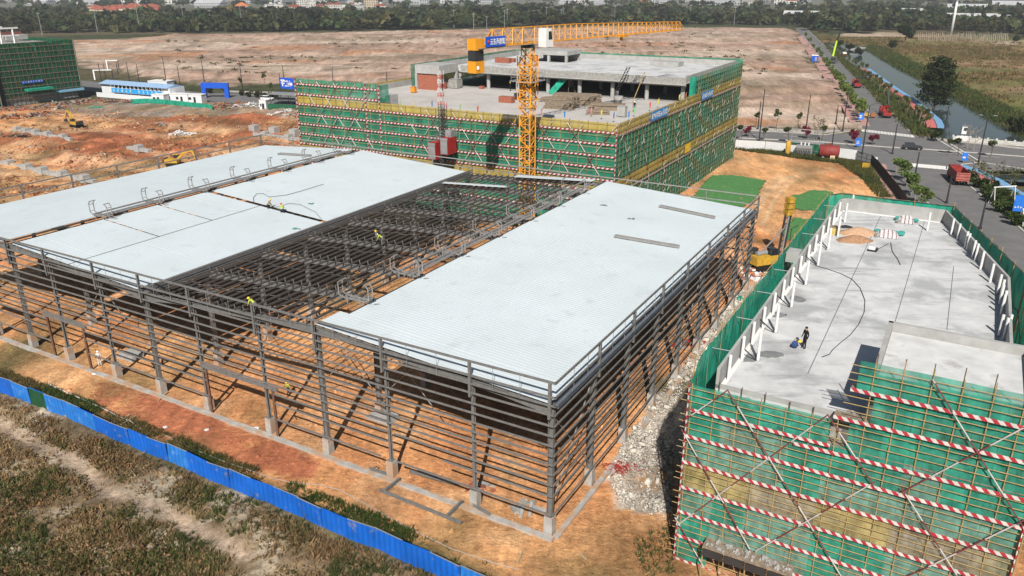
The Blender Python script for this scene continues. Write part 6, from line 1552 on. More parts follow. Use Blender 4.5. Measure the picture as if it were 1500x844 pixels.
# ================================================================ left netted block
def left_block():
    b0 = at(122, 143); d = Vector((.5, .866, 0)); nL = Vector((-.866, .5, 0)); base = b0
    h = zof(58, b0.y)-.0
    t = thing('scaffolded_block', base, 'dark green netted building at the far left of the site', 'building'); B = lambda mb, n, m: mb.build(n, m, t)
    Q = lambda s, o, z: base-d*s+nL*o+Vector((0, 0, z))
    B(MB().prism([Q(s, o, 0) for s, o in ((1, 1.2), (75, 1.2), (75, 40), (1, 40))], 0, h-1.0), 'wall', M_conc2)
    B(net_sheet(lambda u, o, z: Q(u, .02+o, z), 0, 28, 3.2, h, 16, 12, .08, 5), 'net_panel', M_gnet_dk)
    B(net_sheet(lambda u, o, z: Q(u, .02+o, z), 28, 30.0, 0, h, 3, 12, .08, 6), 'net_panel', mat('recess_shade_black', (.01, .018, .014), .9))  # no net here: black sheet stands in for shade in the recess
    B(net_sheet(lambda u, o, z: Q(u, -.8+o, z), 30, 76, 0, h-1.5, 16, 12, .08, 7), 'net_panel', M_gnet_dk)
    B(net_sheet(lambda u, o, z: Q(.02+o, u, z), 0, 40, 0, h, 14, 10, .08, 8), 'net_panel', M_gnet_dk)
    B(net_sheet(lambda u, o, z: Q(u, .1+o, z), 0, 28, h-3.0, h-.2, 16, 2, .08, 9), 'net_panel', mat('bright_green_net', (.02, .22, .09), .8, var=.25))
    for k in range(1, 11):
        z = h*k/11+.4; B(MB().bar(Q(0, -.12, z), Q(28, -.12, z), .1, .22), 'toe_board', mat('pale_board', (.17, .15, .12), .8, var=.3)); B(MB().bar(Q(30, -.95, z-.8), Q(76, -.95, z-.8), .1, .22), 'toe_board', MATS['pale_board'])
    for k in range(19): B(MB().tube(Q(.1+k*1.55, -.1, 0), Q(.1+k*1.55, -.1, h+.4), .06, 4), 'standard', M_pole_dark)
    for k in range(6): B(MB().tube(Q(1+k*5, -.2, 1.5), Q(6+k*5.0, -.2, h-2), .06, 4), 'diagonal_brace', M_pole_dark)
    for k in range(2): B(MB().bar(Q(0 if k == 0 else 30.1, -.2 if k == 0 else -1, 0), Q(0 if k == 0 else 30.1, -.2 if k == 0 else -1, h), .3, .3), 'corner_board', MATS['pale_board'])
    B(MB().hexa([Q(s, o, 3.2) for s, o in ((.5, -.2), (10, -.2), (10, -2.4), (.5, -2.4))], [Q(s, o, 3.35) for s, o in ((.5, -.2), (10, -.2), (10, -2.4), (.5, -2.4))]), 'entrance_canopy', M_lblue); B(MB().bar(Q(.5, -2.42, 3.5), Q(10, -2.42, 3.5), .05, .9), 'canopy_sign', mat('pale_blue_sign', (.22, .45, .60), .6))
    B(MB().hexa([Q(s, o, 4.6) for s, o in ((12, -.2), (21, -.2), (21, -2.6), (12, -2.6))], [Q(s, o, 5.4) for s, o in ((12, -.2), (21, -.2), (21, -2.6), (12, -2.6))]), 'catch_platform', M_gsolid)
    B(MB().bar(Q(14, -.4, 7.6), Q(21.5, -.4, 7.6), .06, .8), 'name_banner', M_blue); 
    g = MB(); rr = random.Random(2)
    for k in range(8): fake_text_glyph(g, Q(21.2-k*.92, -.46, 7.35), d, Vector((0, 0, 1)), .55, rr, 0)
    B(g, 'lettering', M_white)
    # white roof frame above
    f = MB()
    for k in range(8): 
        f.bar(Q(14+k*4.5, 12, h-1), Q(14+k*4.5, 12, h+4.2), .5, .5)
    f.bar(Q(12, 12, h+4.3), Q(50, 12, h+4.3), .5, .5).bar(Q(12, 12, h+1.8), Q(50, 12, h+1.8), .35, .35).bar(Q(12, 22, h+4.3), Q(50, 22, h+4.3), .5, .5)
    B(f, 'roof_frame', M_white); B(MB().bar(Q(1, 30, h+.9), Q(13, 30, h+.9), .6, 2.2), 'red_parapet', mat('faded_red', (.26, .09, .08), .9)); B(MB().bar(Q(3, 24, h+.5), Q(11, 24, h+.5), 3, 1.6), 'stair_head', M_conc)
left_block()
# ================================================================ site office, cabins, arch
def office():
    a, b = at(147, 141), at(247, 149.5); d = (b-a).normalized(); nn = Vector((-d.y, d.x, 0)); L = (b-a).length; t = thing('site_office', a, 'white two storey site office with a long cyan banner', 'building'); B = lambda mb, n, m, p=t: mb.build(n, m, p)
    Q = lambda x, y, z: a+d*x+nn*y+Vector((0, 0, z)); W = mat('cabin_white', (.66, .68, .71), .6, var=.05)
    B(MB().prism([Q(0, 1.2, 0), Q(L, 1.2, 0), Q(L, 8, 0), Q(0, 8, 0)], 0, 4.6), 'wall', W)
    B(MB().hexa([Q(-.4, .2, 4.62), Q(L*.99, .2, 4.62), Q(L*.99, 8.6, 4.62), Q(-.4, 8.6, 4.62)], [Q(-.4, 4, 5.6), Q(L*.99, 4, 5.6), Q(L*.99, 4.6, 5.6), Q(-.4, 4.6, 5.6)]), 'roof', mat('office_roof', (.28, .42, .62), .6))
    B(MB().bar(Q(L*.19, .0, 2.75), Q(L*.93, .0, 2.75), .05, 1.5), 'banner', M_lblue); g = MB(); rr = random.Random(9); n = 11
    for k in range(n):
        if k == 5: continue
        fake_text_glyph(g, Q(L*(.215+.062*k), -.06, 2.25), d, Vector((0, 0, 1)), 1.0, rr, 0)
    B(g, 'lettering', M_white)
    B(MB().bar(Q(L*.19, .1, 1.9), Q(L*.93, .1, 2.0), 1.1, .12), 'gallery_floor', M_metal)
    for k in range(14): B(MB().bar(Q(L*(.19+.0569*k), .05, 0), Q(L*(.19+.0569*k), .05, 4.6), .1, .1), 'gallery_post', W)
    for k in range(12):
        B(MB().bar(Q(L*(.21+.06*k), 1.16, 3.9), Q(L*(.245+.06*k), 1.16, 3.9), .06, .9), 'window', M_glass); B(MB().bar(Q(L*(.21+.06*k), 1.16, 1.0), Q(L*(.235+.06*k), 1.16, 1.0), .06, 2.0), 'door', M_dkmetal)
    B(MB().prism([Q(.2, -1.6, 0), Q(L*.99, -1.6, 0), Q(L*.99, -1.45, 0), Q(.2, -1.45, 0)], 0, 1.7), 'white_boundary_wall', W)
    return t
office()
WHT = mat('cabin_white', (.66, .68, .71), .6)
def cabin(u, v, sz, label, rz=-.25, open_=False):
    c = at(u, v); t = thing('site_cabin', c, label, 'cabin'); X = Vector((cos(rz), sin(rz), 0)); Y = Vector((-sin(rz), cos(rz), 0)); h = Vector((0, 0, 1))
    MB().box(c, sz, rz).build('body', WHT, t); MB().box(c+h*sz[2], (sz[0]+.2, sz[1]+.2, .15), rz).build('roof', M_white, t)
    f = c-Y*(sz[1]/2+.03)
    MB().bar(f-X*.3+h*1.05, f+X*.6+h*1.05, .05, 2.0, h).build('door', M_dkmetal, t); MB().bar(f-X*sz[0]*.38+h*1.5, f-X*sz[0]*.2+h*1.5, .05, .9, h).build('window', M_glass, t)
cabin(239, 136, (8.5, 5, 4.6), 'tall white cabin at the right end of the office'); cabin(236, 150, (5, 3, 2.8), 'white cabin in front of the office end, first of the row'); cabin(252, 148.5, (6, 3, 2.8), 'white cabin with dark door, second in the row'); cabin(270, 149.5, (5.5, 3, 2.9), 'white cabin third in the row left of the arch'); cabin(289, 150, (6, 3, 2.8), 'white cabin nearest the blue arch')
def arch():
    a, b = at(300.5, 143.5), at(333.5, 143.5); t = thing('entrance_arch', a, 'bright blue rectangular arch over the site entrance', 'arch'); h = zof(122, a.y)
    for p in (a, b): MB().box(p, (1.6, 1.3, h-1.5), 0).build('pillar', M_blue, t)
    MB().bar(a+Vector((-.8, 0, h-.75)), b+Vector((.8, 0, h-.9)), 1.34, 1.9).build('header', M_blue, t)
arch()
def frame_(bu, bv, hv, u1, v1, label):
    p = at(bu, bv); h = zof(hv, p.y); t = thing('height_frame', p, label, 'height limit frame'); X = Vector((.96, .28, 0)); MB().bar(p, p+Vector((0, 0, h)), .6, .6).build('post', M_white, t)
    L = (u1-bu)/1153.9*p.y*1.0; MB().bar(p+Vector((0, 0, h-.3)), p+X*L+Vector((0, 0, h-.3)), .4, .45).build('crossbar', M_white, t); MB().bar(p+X*L, p+X*L+Vector((0, 0, h)), .3, .3).build('far_post', M_dkmetal, t)
frame_(139.5, 117, 102, 163, 100, 'front white goal shaped height frame by the netted block'); frame_(158.5, 104, 88, 173, 89, 'rear white goal shaped height frame beyond the street')
def greenfence():
    panel_fence('green_fence', [(193, 152.5), (215, 151.5), (235, 152.5), (270, 156), (312, 161)], 1.6, M_gsolid, 'long low green barrier in front of the white cabins', 4)
greenfence()
panel_fence('green_fence', [(393, 161), (437, 163.5)], 2.0, mat('deep_green_sheet', (.01, .10, .05), .7), 'short dark green sheet fence by the scaffold corner', 4)
cabin(388, 160, (2.5, 2.2, 3), 'small white hut at the end of the dark green sheet fence')
def shelter():
    c = at(425, 153); t = thing('site_shelter', c, 'open steel shelter with pale roof behind the dark green fence', 'shelter'); X = Vector((.96, -.28, 0)); Y = Vector((.28, .96, 0))
    for i in range(4):
        for j in (-1, 1): MB().bar(c+X*(i*4-6)+Y*j*2.5, c+X*(i*4-6)+Y*j*2.5+Vector((0, 0, 3.6)), .18, .18).build('post', M_dkmetal, t)
    MB().box(c+Vector((0, 0, 3.6)), (13.5, 6, .2), -.28).build('roof', M_metal, t)
    MB().box(c+Vector((0, 0, 1.8)), (12, 4.6, .15), -.28).build('upper_floor', M_dkmetal, t)
shelter()
# heaps of debris and stored material on the left plot
def debris(u, v, r, n, m, label, seed, hmax=1.0, name='debris_heap', long=1.0):
    c = gat(u, v); rr = random.Random(seed); b = MB()
    for i in range(n):
        a = rr.uniform(0, 6.28); q = r*sqrt(rr.random()); p = c+Vector((q*cos(a), q*sin(a)*.6, 0)); p.z = gh(p.x, p.y)+hmax*(1-q/r)*rr.random(); d = Vector((rr.uniform(-1, 1), rr.uniform(-1, 1), rr.uniform(-.15, .25))).normalized()*rr.uniform(.4, 1.4)*long
        b.bar(p-d, p+d, rr.uniform(.12, .5), rr.uniform(.08, .35), mi=rr.randrange(len(m)))
    o = b.build(name, m, label=label, cat='debris heap'); return o
DM = [M_wood, M_brick, M_dkmetal, M_conc2, M_rust]
for i, (u, v, r, n, lab) in enumerate(((20, 160, 9, 90, 'long heap of site debris at the foot of the dark green block'), (60, 158, 9, 90, 'brown debris heap in front of the block entrance'), (98, 152, 8, 90, 'rusty debris heap at the right foot of the dark green block'), (135, 148, 8, 80, 'dark scrap heap before the left end of the office wall'), (170, 150, 6, 50, 'black plastic sheets heaped in front of the office wall'), (30, 172, 8, 60, 'timber and rubble heap on the far left of the dug plot'), (70, 168, 7, 60, 'mixed rubble heap left of the yellow excavator'), (345, 153, 9, 110, 'grey brown stack of formwork right of the blue arch'), (325, 157, 6, 50, 'rusty heap below the blue arch'), (368, 155, 7, 80, 'steel and timber heap left of the white hut'), (20, 200, 4, 25, 'small heap of boards on the red earth at the far left'), (232, 183, 2.5, 20, 'small scrap pile in the middle of the dug plot'), (222, 187, 2, 16, 'dark scrap pile beside the trench in the dug plot'), (265, 196, 3.2, 36, 'white block pile on the red earth near the small excavator'), (420, 165, 6, 40, 'pale sacks and boards under the dark green fence'))):
    debris(u, v, r, n, DM if 'white' not in lab and 'pale' not in lab else [M_white, M_conc], lab, i, 1.3)
debris(142, 158, 2.6, 14, [M_gsolid], 'crumpled green netting in front of the office', 50, .8, 'net_heap', .8)
# concrete strip foundations on the dug plot
def strip_found(pts, label):
    pts = [gat(*p) for p in pts]; t = thing('strip_foundation', pts[0], label, 'foundation')
    for a, b in zip(pts[:-1], pts[1:]):
        MB().bar(a+Vector((0, 0, .3)), b+Vector((0, 0, .3)), 1.0, .8).build('ground_beam', M_conc, t)
        n = max(1, int((b-a).length/6))
        for i in range(n): q = a.lerp(b, (i+.5)/n); MB().box(q+Vector((0, 0, -.3)), (1.7, 1.7, 1.7), -A_).build('pile_cap', M_conc, t)
strip_found([(0, 240), (30, 246), (75, 256), (110, 262), (140, 268)], 'stepped concrete ground beam in the red trench at the lower left')
strip_found([(20, 192), (60, 198), (105, 206)], 'pale concrete ground beam crossing the left of the dug plot')
strip_found([(188, 218), (220, 223)], 'short concrete ground beam in the trench behind the shed roof')
strip_found([(372, 198), (440, 206)], 'long grey concrete beam left of the green scaffold foot')
for u, v in ((373, 192), (402, 195), (432, 198)):
    p = gat(u, v); MB().box(p+Vector((0, 0, -.2)), (2.2, 2.2, 1.9), -A_).build('pile_cap', M_conc, label='pale concrete block in the row above the long grey beam', cat='concrete block', group='concrete blocks by the scaffold foot')
p = gat(267, 195)
# ================================================================ green mats, rubble, ground things by the middle building
M_mat = mat('green_ground_net', (.07, .20, .06), .95, var=.25, scale=1.5, wear=((.40, .24, .12), .6, .62, .8))
def ground_cloth(name, px, label, m=M_mat, zoff=.09):
    pl = [at(*p) for p in px]; c = sum(pl, Vector())/len(pl); xs = [p.x for p in pl]; ys = [p.y for p in pl]; poly = [(p.x, p.y) for p in pl]; st = .7
    X, Y = np.meshgrid(np.arange(min(xs), max(xs)+st, st), np.arange(min(ys), max(ys)+st, st)); ins = inpoly(X+.6*(fbm(X*.7, Y*.7, 7)-.5), Y+.6*(fbm(X*.7, Y*.7, 8)-.5), poly)
    Z = ghv(X, Y)+zoff+.12*fbm(X*1.1, Y*1.1, 9); ny_, nx_ = X.shape; idx = np.arange(ny_*nx_).reshape(ny_, nx_); q = ins[:-1, :-1] & ins[1:, :-1] & ins[:-1, 1:] & ins[1:, 1:]
    f = np.stack([idx[:-1, :-1][q], idx[:-1, 1:][q], idx[1:, 1:][q], idx[1:, :-1][q]], 1); used = np.unique(f); remap = np.zeros(ny_*nx_, int); remap[used] = np.arange(len(used))
    v = np.stack([X.ravel(), Y.ravel(), Z.ravel()], 1)[used]; o = link_mesh(name, mesh_np(name, v, remap[f], m, smooth=True), None, (0, 0, 0)); tag(o, label, 'ground net')
ground_cloth('ground_net', [(1040, 256), (1078, 257), (1125, 265), (1108, 295), (1090, 305), (1000, 298), (1018, 282)], 'large green dust net spread on the orange earth beside the netted building')
ground_cloth('ground_net', [(1155, 288), (1183, 279), (1222, 281), (1216, 300), (1202, 312), (1160, 308)], 'green dust net behind the yellow tipped piling mast, farther of the two by the deck')
ground_cloth('ground_net', [(1138, 340), (1160, 318), (1200, 322), (1188, 335), (1170, 352), (1150, 356)], 'green dust net under the piling rig beside the deck building')
def rubble_stones():
    rng = np.random.default_rng(3); poly = P2((890, 705), (910, 655), (965, 580), (1000, 535), (1075, 432), (1098, 420), (1070, 480), (1010, 560), (985, 600), (985, 720), (985, 770), (915, 742)); V = []; Fc = []; k = 0; Cc = []
    n = 0; xs = [p[0] for p in poly]; ys = [p[1] for p in poly]
    while n < 5200:
        x, y = rng.uniform(min(xs), max(xs)), rng.uniform(min(ys), max(ys))
        if not inpoly(np.array([x]), np.array([y]), poly)[0]: continue
        if rng.random() > np.clip((fbm(np.array([x*.5]), np.array([y*.5]), 55, 4)[0]-.36)*6, .12, 1): continue
        z = gh(x, y)+.25*fbm(np.array([x*.8]), np.array([y*.8]), 5)[0]; s = rng.uniform(.04, .13)*(1+2*(rng.random() < .03)); R = rng.normal(size=(3, 3)); qx, _ = np.linalg.qr(R); e = np.array([1, rng.uniform(.5, 1), rng.uniform(.3, .8)])*s
        for a in (-1, 1):
            for b in (-1, 1):
                for c in (-1, 1): V.append(np.array([x, y, z])+qx@(e*np.array([a, b, c])*rng.uniform(.7, 1.1)))
        c0 = np.array((.60, .55, .48))*rng.uniform(.6, 1.15); Cc += [c0]*8
        Fc += [[k, k+1, k+3, k+2], [k+4, k+6, k+7, k+5], [k, k+4, k+5, k+1], [k+2, k+3, k+7, k+6], [k, k+2, k+6, k+4], [k+1, k+5, k+7, k+3]]; k += 8; n += 1
    o = link_mesh('rubble', mesh_np('rubble', np.array(V), np.array(Fc), SOIL, np.array(Cc)), None, (0, 0, 0)); tag(o, 'pale rubble strewn between the shed and the netted facade', 'rubble', kind='stuff')
rubble_stones()
def clods():
    rng = np.random.default_rng(31); V = []; Fc = []; k = 0; Cc = []; n = 0
    while n < 5200:
        x, y = rng.uniform(-62, 30), rng.uniform(42, 112)
        if not inpoly(np.array([x]), np.array([y]), Z_site)[0] or rng.random() > np.clip((fbm(np.array([x*.3]), np.array([y*.3]), 15)[0]-.4)*6, .05, 1): continue
        z = gh(x, y); s = rng.uniform(.03, .11)*(1+1.2*(rng.random() < .05)); qx, _ = np.linalg.qr(rng.normal(size=(3, 3))); e = np.array([1, rng.uniform(.6, 1), rng.uniform(.5, .8)])*s
        for a in (-1, 1):
            for b in (-1, 1):
                for c in (-1, 1): V.append(np.array([x, y, z])+qx@(e*np.array([a, b, c])*rng.uniform(.7, 1.1)))
        j = min(max(np.searchsorted(gy, y)-1, 0), ny-1); i = min(max(np.searchsorted(gx, x)-1, 0), nx-1)
        Cc += [CO[j, i]*rng.uniform(.75, 1.15)]*8
        Fc += [[k, k+1, k+3, k+2], [k+4, k+6, k+7, k+5], [k, k+4, k+5, k+1], [k+2, k+3, k+7, k+6], [k, k+2, k+6, k+4], [k+1, k+5, k+7, k+3]]; k += 8; n += 1
    o = link_mesh('soil_clods', mesh_np('soil_clods', np.array(V), np.array(Fc), SOIL, np.array(Cc)), None, (0, 0, 0)); tag(o, 'crumbly clods and stones on the orange earth round the shed', 'clods', kind='stuff')
clods()
def dug_lumps():
    rng = np.random.default_rng(35); V = []; Fc = []; Cc = []; k = n = 0
    while n < 3800:
        u, v = rng.uniform(-10, 445), rng.uniform(158, 305); p = at(u, v)
        if v > 305-.2*u or rng.random() > np.clip((fbm(np.array([p.x*.07]), np.array([p.y*.12]), 45, 4)[0]-.42)*7, .03, 1): continue
        z = gh(p.x, p.y); s = rng.uniform(.08, .32)*(1+1.2*(rng.random() < .06)); qx, _ = np.linalg.qr(rng.normal(size=(3, 3))); e = np.array([1, rng.uniform(.6, 1), rng.uniform(.4, .7)])*s
        for a in (-1, 1):
            for b in (-1, 1):
                for c in (-1, 1): V.append(np.array([p.x, p.y, z])+qx@(e*np.array([a, b, c])*rng.uniform(.6, 1.1)))
        Cc += [np.array(((.30, .12, .06), (.45, .24, .12), (.20, .10, .06), (.40, .36, .32))[rng.choice(4, p=(.45, .3, .17, .08))])*rng.uniform(.7, 1.2)]*8
        Fc += [[k, k+1, k+3, k+2], [k+4, k+6, k+7, k+5], [k, k+4, k+5, k+1], [k+2, k+3, k+7, k+6], [k, k+2, k+6, k+4], [k+1, k+5, k+7, k+3]]; k += 8; n += 1
    o = link_mesh('dug_lumps', mesh_np('dug_lumps', np.array(V), np.array(Fc), SOIL, np.array(Cc)), None, (0, 0, 0)); tag(o, 'lumps of dug red and orange earth over the left plot', 'clods', kind='stuff')
dug_lumps()
def red_net():
    rng = random.Random(4); b = MB(); c = gat(907, 687)
    for i in range(60):
        p = c+Vector((rng.gauss(0, .8), rng.gauss(0, .45), .22)); pts = [p]
        for k in range(3): pts.append(pts[-1]+Vector((rng.uniform(-.4, .4), rng.uniform(-.4, .4), rng.uniform(-.06, .06))))
        b.path(pts, .022, 3)
    b.build('plastic_netting', M_red, label='tangle of bright red plastic netting on the rubble', cat='netting')
red_net()
# loose steel on the ground by the shed
GS = 'steel sections lying in front of the shed'
for (a, b, lab) in (((557, 722), (676, 770), 'longest steel section lying across the ground in front of the shed'), ((563, 723), (586, 705), 'short steel section propping the left end of the longest one'), ((655, 760), (677, 738), 'short steel section near the right end of the longest one'), ((693, 743), (718, 758), 'dark stub of steel near the corner pedestals'), ((600, 694), (672, 714), 'pair of steel sections lying on the grade beam'), ((542, 690), (566, 698), 'short steel plate left of the third wind post'), ((612, 694), (660, 708), 'thin steel section on the grade beam edge')):
    p, q = gat(*a), gat(*b); MB().ibeam(p+Vector((0, 0, .28)), q+Vector((0, 0, .28)), .2, .22, t=.03).build('steel_section', M_steel, label=lab, cat='steel section', group=GS)
MB().path([gat(u, v)+Vector((0, 0, .1)) for u, v in ((70, 563), (100, 577), (130, 590), (152, 600), (175, 612), (190, 617), (205, 629))], .05, 5).build('white_pipe', M_canvas, label='thin white pipe snaking along the weeds inside the hoarding at the left', cat='pipe')
MB().path([gat(u, v)+Vector((0, 0, .1)) for u, v in ((240, 638), (285, 660), (330, 678), (400, 702), (425, 708), (470, 712), (500, 720), (545, 745), (590, 770), (660, 805), (720, 825), (760, 836))], .028, 5).build('white_pipe', M_conc, label='long white hose lying along the weeds inside the hoarding', cat='hose')
GT = 'loose timbers on the ground inside the hoarding'
for (a, b, lab) in (((172, 627), (198, 612), 'pale timber lying by the white pipe inside the hoarding'), ((176, 618), (190, 610), 'short pale timber beside the white pipe'), ((232, 588), (246, 576), 'stick leaning on the ground before the shed doors'), ((757, 828), (766, 808), 'pale stick standing at the lower edge of the orange ground'), ((848, 812), (858, 822), 'short pale stick on the orange ground at the bottom')):
    p, q = gat(*a), gat(*b); MB().bar(p+Vector((0, 0, .1)), q+Vector((0, 0, .18)), .1, .08).build('timber', mat('pale_timber', (.42, .34, .22), .8), label=lab, cat='timber', group=GT)
for (u, v, s, lab) in ((140, 548, .5, 'white paper sheet on the orange ground by the shed doors'), (374, 629, .5, 'white bag lying on the ground before the door opening'), (242, 627, .3, 'white plastic cup on the weeds inside the hoarding'), (303, 631, .3, 'small bluish wrapper on the red earth')):
    p = gat(u, v)+Vector((0, 0, .06)); b = MB(); rr = random.Random(u); n = 6
    b.hexa([p+Vector((s*cos(k)*rr.uniform(.7, 1), s*.7*sin(k)*rr.uniform(.7, 1), 0)) for k in range(n)], [p+Vector((s*.8*cos(k), s*.5*sin(k), .07+.05*rr.random())) for k in range(n)]); b.build('litter_sheet', M_canvas, label=lab, cat='litter')
# scissor lift / pipe bundle inside the shed
def inner_lift():
    p = gat(652-75, 603); t = None
for (u, v, L, lab) in ((190, 523, 3.0, 'grey concrete slab on the ground inside the shed near the left doors'), (560, 613, 3.0, 'stack of grey slabs inside the shed by the ridge column')):
    c = gat(u, v); b = MB()
    for k in range(3): b.box(c+Vector((.1*k, .05*k, .16*k)), (L-.3*k, 1.6, .14), -A_)
    b.build('slab_stack', M_conc, label=lab, cat='slab stack')
# ================================================================ equipment by the street fence
def transformer():
    c = gat(1177, 228); t = thing('substation', c, 'small steel substation frame with a green cabinet behind the white fence', 'substation'); X = Vector((.88, -.47, 0)); Y = Vector((.47, .88, 0))
    MB().box(c+Y*4, (7.5, 2.2, 2.5), atan2(X.y, X.x)).build('green_cabinet', mat('cabinet_green', (.01, .12, .06), .5), t); MB().box(c+Y*4+Vector((0, 0, 2.5)), (7.8, 2.5, .2), atan2(X.y, X.x)).build('cabinet_roof', M_metal, t)
    for k in (-1, 1): MB().bar(c+X*k*3.4, c+X*k*3.4+Vector((0, 0, 7.0)), .12, .12).build('concrete_pole', M_metal, t)
    MB().bar(c-X*3.6+Vector((0, 0, 6.4)), c+X*3.6+Vector((0, 0, 6.4)), .16, .2).build('crossarm', M_metal, t); MB().bar(c-X*3.6+Vector((0, 0, 3.4)), c+X*3.6+Vector((0, 0, 3.4)), .16, .2).build('crossarm', M_metal, t)
    MB().box(c+Vector((0, 0, .4)), (3.8, 1.7, 2.2), atan2(X.y, X.x)).build('transformer_tank', M_metal, t); fn = MB()
    for k in range(9): fn.bar(c+X*(k*.4-1.6)-Y*1.0+Vector((0, 0, 1.3)), c+X*(k*.4-1.6)-Y*1.4+Vector((0, 0, 1.3)), .08, 1.5)
    fn.build('cooling_fins', M_dkmetal, t); iv = MB()
    for k in (-1, 0, 1): iv.lathe(c+X*k*.9+Vector((0, 0, 2.6)), [(.16, 0), (.2, .2), (.12, .3), (.18, .5), (.06, .8)], 8)
    iv.build('insulators', M_white, t); fr = MB()
    for k in range(9): fr.tube(c+X*(k*.95-3.8)-Y*2, c+X*(k*.95-3.8)-Y*2+Vector((0, 0, 1.8)), .03, 4)
    for z in (.2, 1.7): fr.tube(c-X*3.8-Y*2+Vector((0, 0, z)), c+X*3.8-Y*2+Vector((0, 0, z)), .04, 4)
    fr.build('safety_railing', M_metal, t)
transformer()
def tank():
    a, b = gat(1200, 232), gat(1226, 234); d = (b-a).normalized(); r = 1.55; t = thing('fuel_tank', a, 'dark red horizontal tank lying in front of the white fence', 'tank'); e = Vector((0, 0, r+.35))
    m = MB(); n = 18; prof = [(0, .1), (.12, .75), (.3, 1), ]; L = (b-a).length
    pts = [a+e-d*.35, a+e-d*.2, a+e, a+e+d*L*.5, b+e, b+e+d*.2, b+e+d*.35]; m.path(pts, [r*.4, r*.85, r, r, r, r*.85, r*.4], 18); m.build('shell', M_dkred, t, smooth=True)
    for f in (.2, .8): MB().box(a.lerp(b, f), (.5, 2.2, .7), atan2(d.y, d.x)).build('saddle', M_conc, t)
    MB().tube(a.lerp(b, .5)+Vector((0, 0, 2*r+.2)), a.lerp(b, .5)+Vector((0, 0, 2*r+.75)), .35, 10).build('manhole', M_dkred, t)
tank()
def dispenser():
    c = gat(1219, 234.5); t = thing('pump_cabinet', c, 'cream cabinet standing in front of the red tank', 'cabinet'); MB().box(c, (1.1, .8, 1.9), -.4).build('body', mat('cream', (.62, .5, .34), .7), t); MB().box(c+Vector((0, 0, 1.9)), (1.3, 1, .12), -.4).build('cap', M_white, t)
dispenser()
c = gat(1153, 228); t = thing('gas_cylinder', c, 'upright yellow cylinder beside the substation frame', 'cylinder'); MB().lathe(c, [(.55, 0), (.62, .2), (.62, 3.2), (.4, 3.6), (.12, 3.8)], 12).build('body', M_yel, t, smooth=True); MB().tube(c+Vector((0, 0, 3.7)), c+Vector((0, 0, 4.1)), .12, 8).build('valve', M_dkmetal, t); MB().tube(c+Vector((-1, -.2, .4)), c+Vector((.9, -.3, .4)), .38, 10).build('rubber_base', M_black, t)
c = gat(1268, 247); t = thing('yellow_toolbox', c, 'small orange yellow box in the weeds by the black fence', 'box'); MB().box(c, (1.5, 1.1, 1.1), -.6).build('body', M_yel, t); MB().box(c+Vector((0, 0, 1.1)), (1.6, 1.2, .1), -.6).build('lid', M_yel, t)
c = gat(1281, 243); t = thing('notice_board', c, 'white notice on the black fence corner', 'notice'); MB().bar(c+Vector((-.5, .3, 1.5)), c+Vector((.35, -.2, 1.5)), .05, 1.1).build('board', M_white, t); MB().bar(c+Vector((-.06, .02, 0)), c+Vector((-.06, .02, 1.2)), .08, .08).build('post', M_dkmetal, t)
# signs
def road_sign(u, v, h, w, hh, m, label, posts=1, seed=1, glyph=2):
    p = gat(u, v); t = thing('road_sign', p, label, 'road sign'); X = Vector((.95, -.3, 0))
    for k in range(posts): o = X*((k-(posts-1)/2)*w*.7); MB().tube(p+o, p+o+Vector((0, 0, h)), .06, 6).build('post', M_metal, t)
    MB().bar(p-X*w/2+Vector((0, -.1, h-hh/2)), p+X*w/2+Vector((0, -.1, h-hh/2)), .05, hh).build('board', m, t)
    g = MB(); rr = random.Random(seed); n = X.cross(Vector((0, 0, 1)))
    for k in range(glyph): fake_text_glyph(g, p-X*w*(.4-.8*k/max(glyph, 1))+Vector((0, -.1, h-hh*.8))+n*.04, X, Vector((0, 0, 1)), min(hh*.6, w*.7/glyph), rr, 0)
    g.build('symbol', M_white, t)
MB_ = mat('sign_blue', (.02, .16, .62), .5)
road_sign(1260, 181, 3.2, 1.5, 2.0, MB_, 'small blue road sign at the pink pavement corner', 1, 1, 1); road_sign(1256, 217, 2.6, 1.3, 2.0, MB_, 'small blue sign by the crimson shrub left of the junction lamp', 1, 2, 1); road_sign(1411, 239.5, 2.6, 1.2, 1.9, MB_, 'blue road sign standing right of the crossing stripes', 1, 3, 1); road_sign(1487, 322, 4.6, 1.7, 3.0, MB_, 'large tilted blue sign board with white figures in the garden strip', 2, 4, 3)
def white_gate():
    for (u, v, L, hh, lab) in ((1450, 301, 5.2, 3.6, 'white trestle frame in the garden strip behind the dump truck'), (1492, 332, 2.4, 3.2, 'small white trestle at the right edge near the big blue sign')):
        p = gat(u, v); t = thing('trestle', p, lab, 'trestle'); X = Vector((.95, .2, 0))
        MB().bar(p+Vector((0, 0, hh)), p+X*L+Vector((0, 0, hh)), .15, .18).build('crossbeam', M_white, t)
        for f in (.05, .95):
            for s in (-1, 1): MB().bar(p+X*L*f+Vector((0, s*1.1, 0)), p+X*L*f+Vector((0, 0, hh)), .1, .1).build('leg', M_white, t)
white_gate()
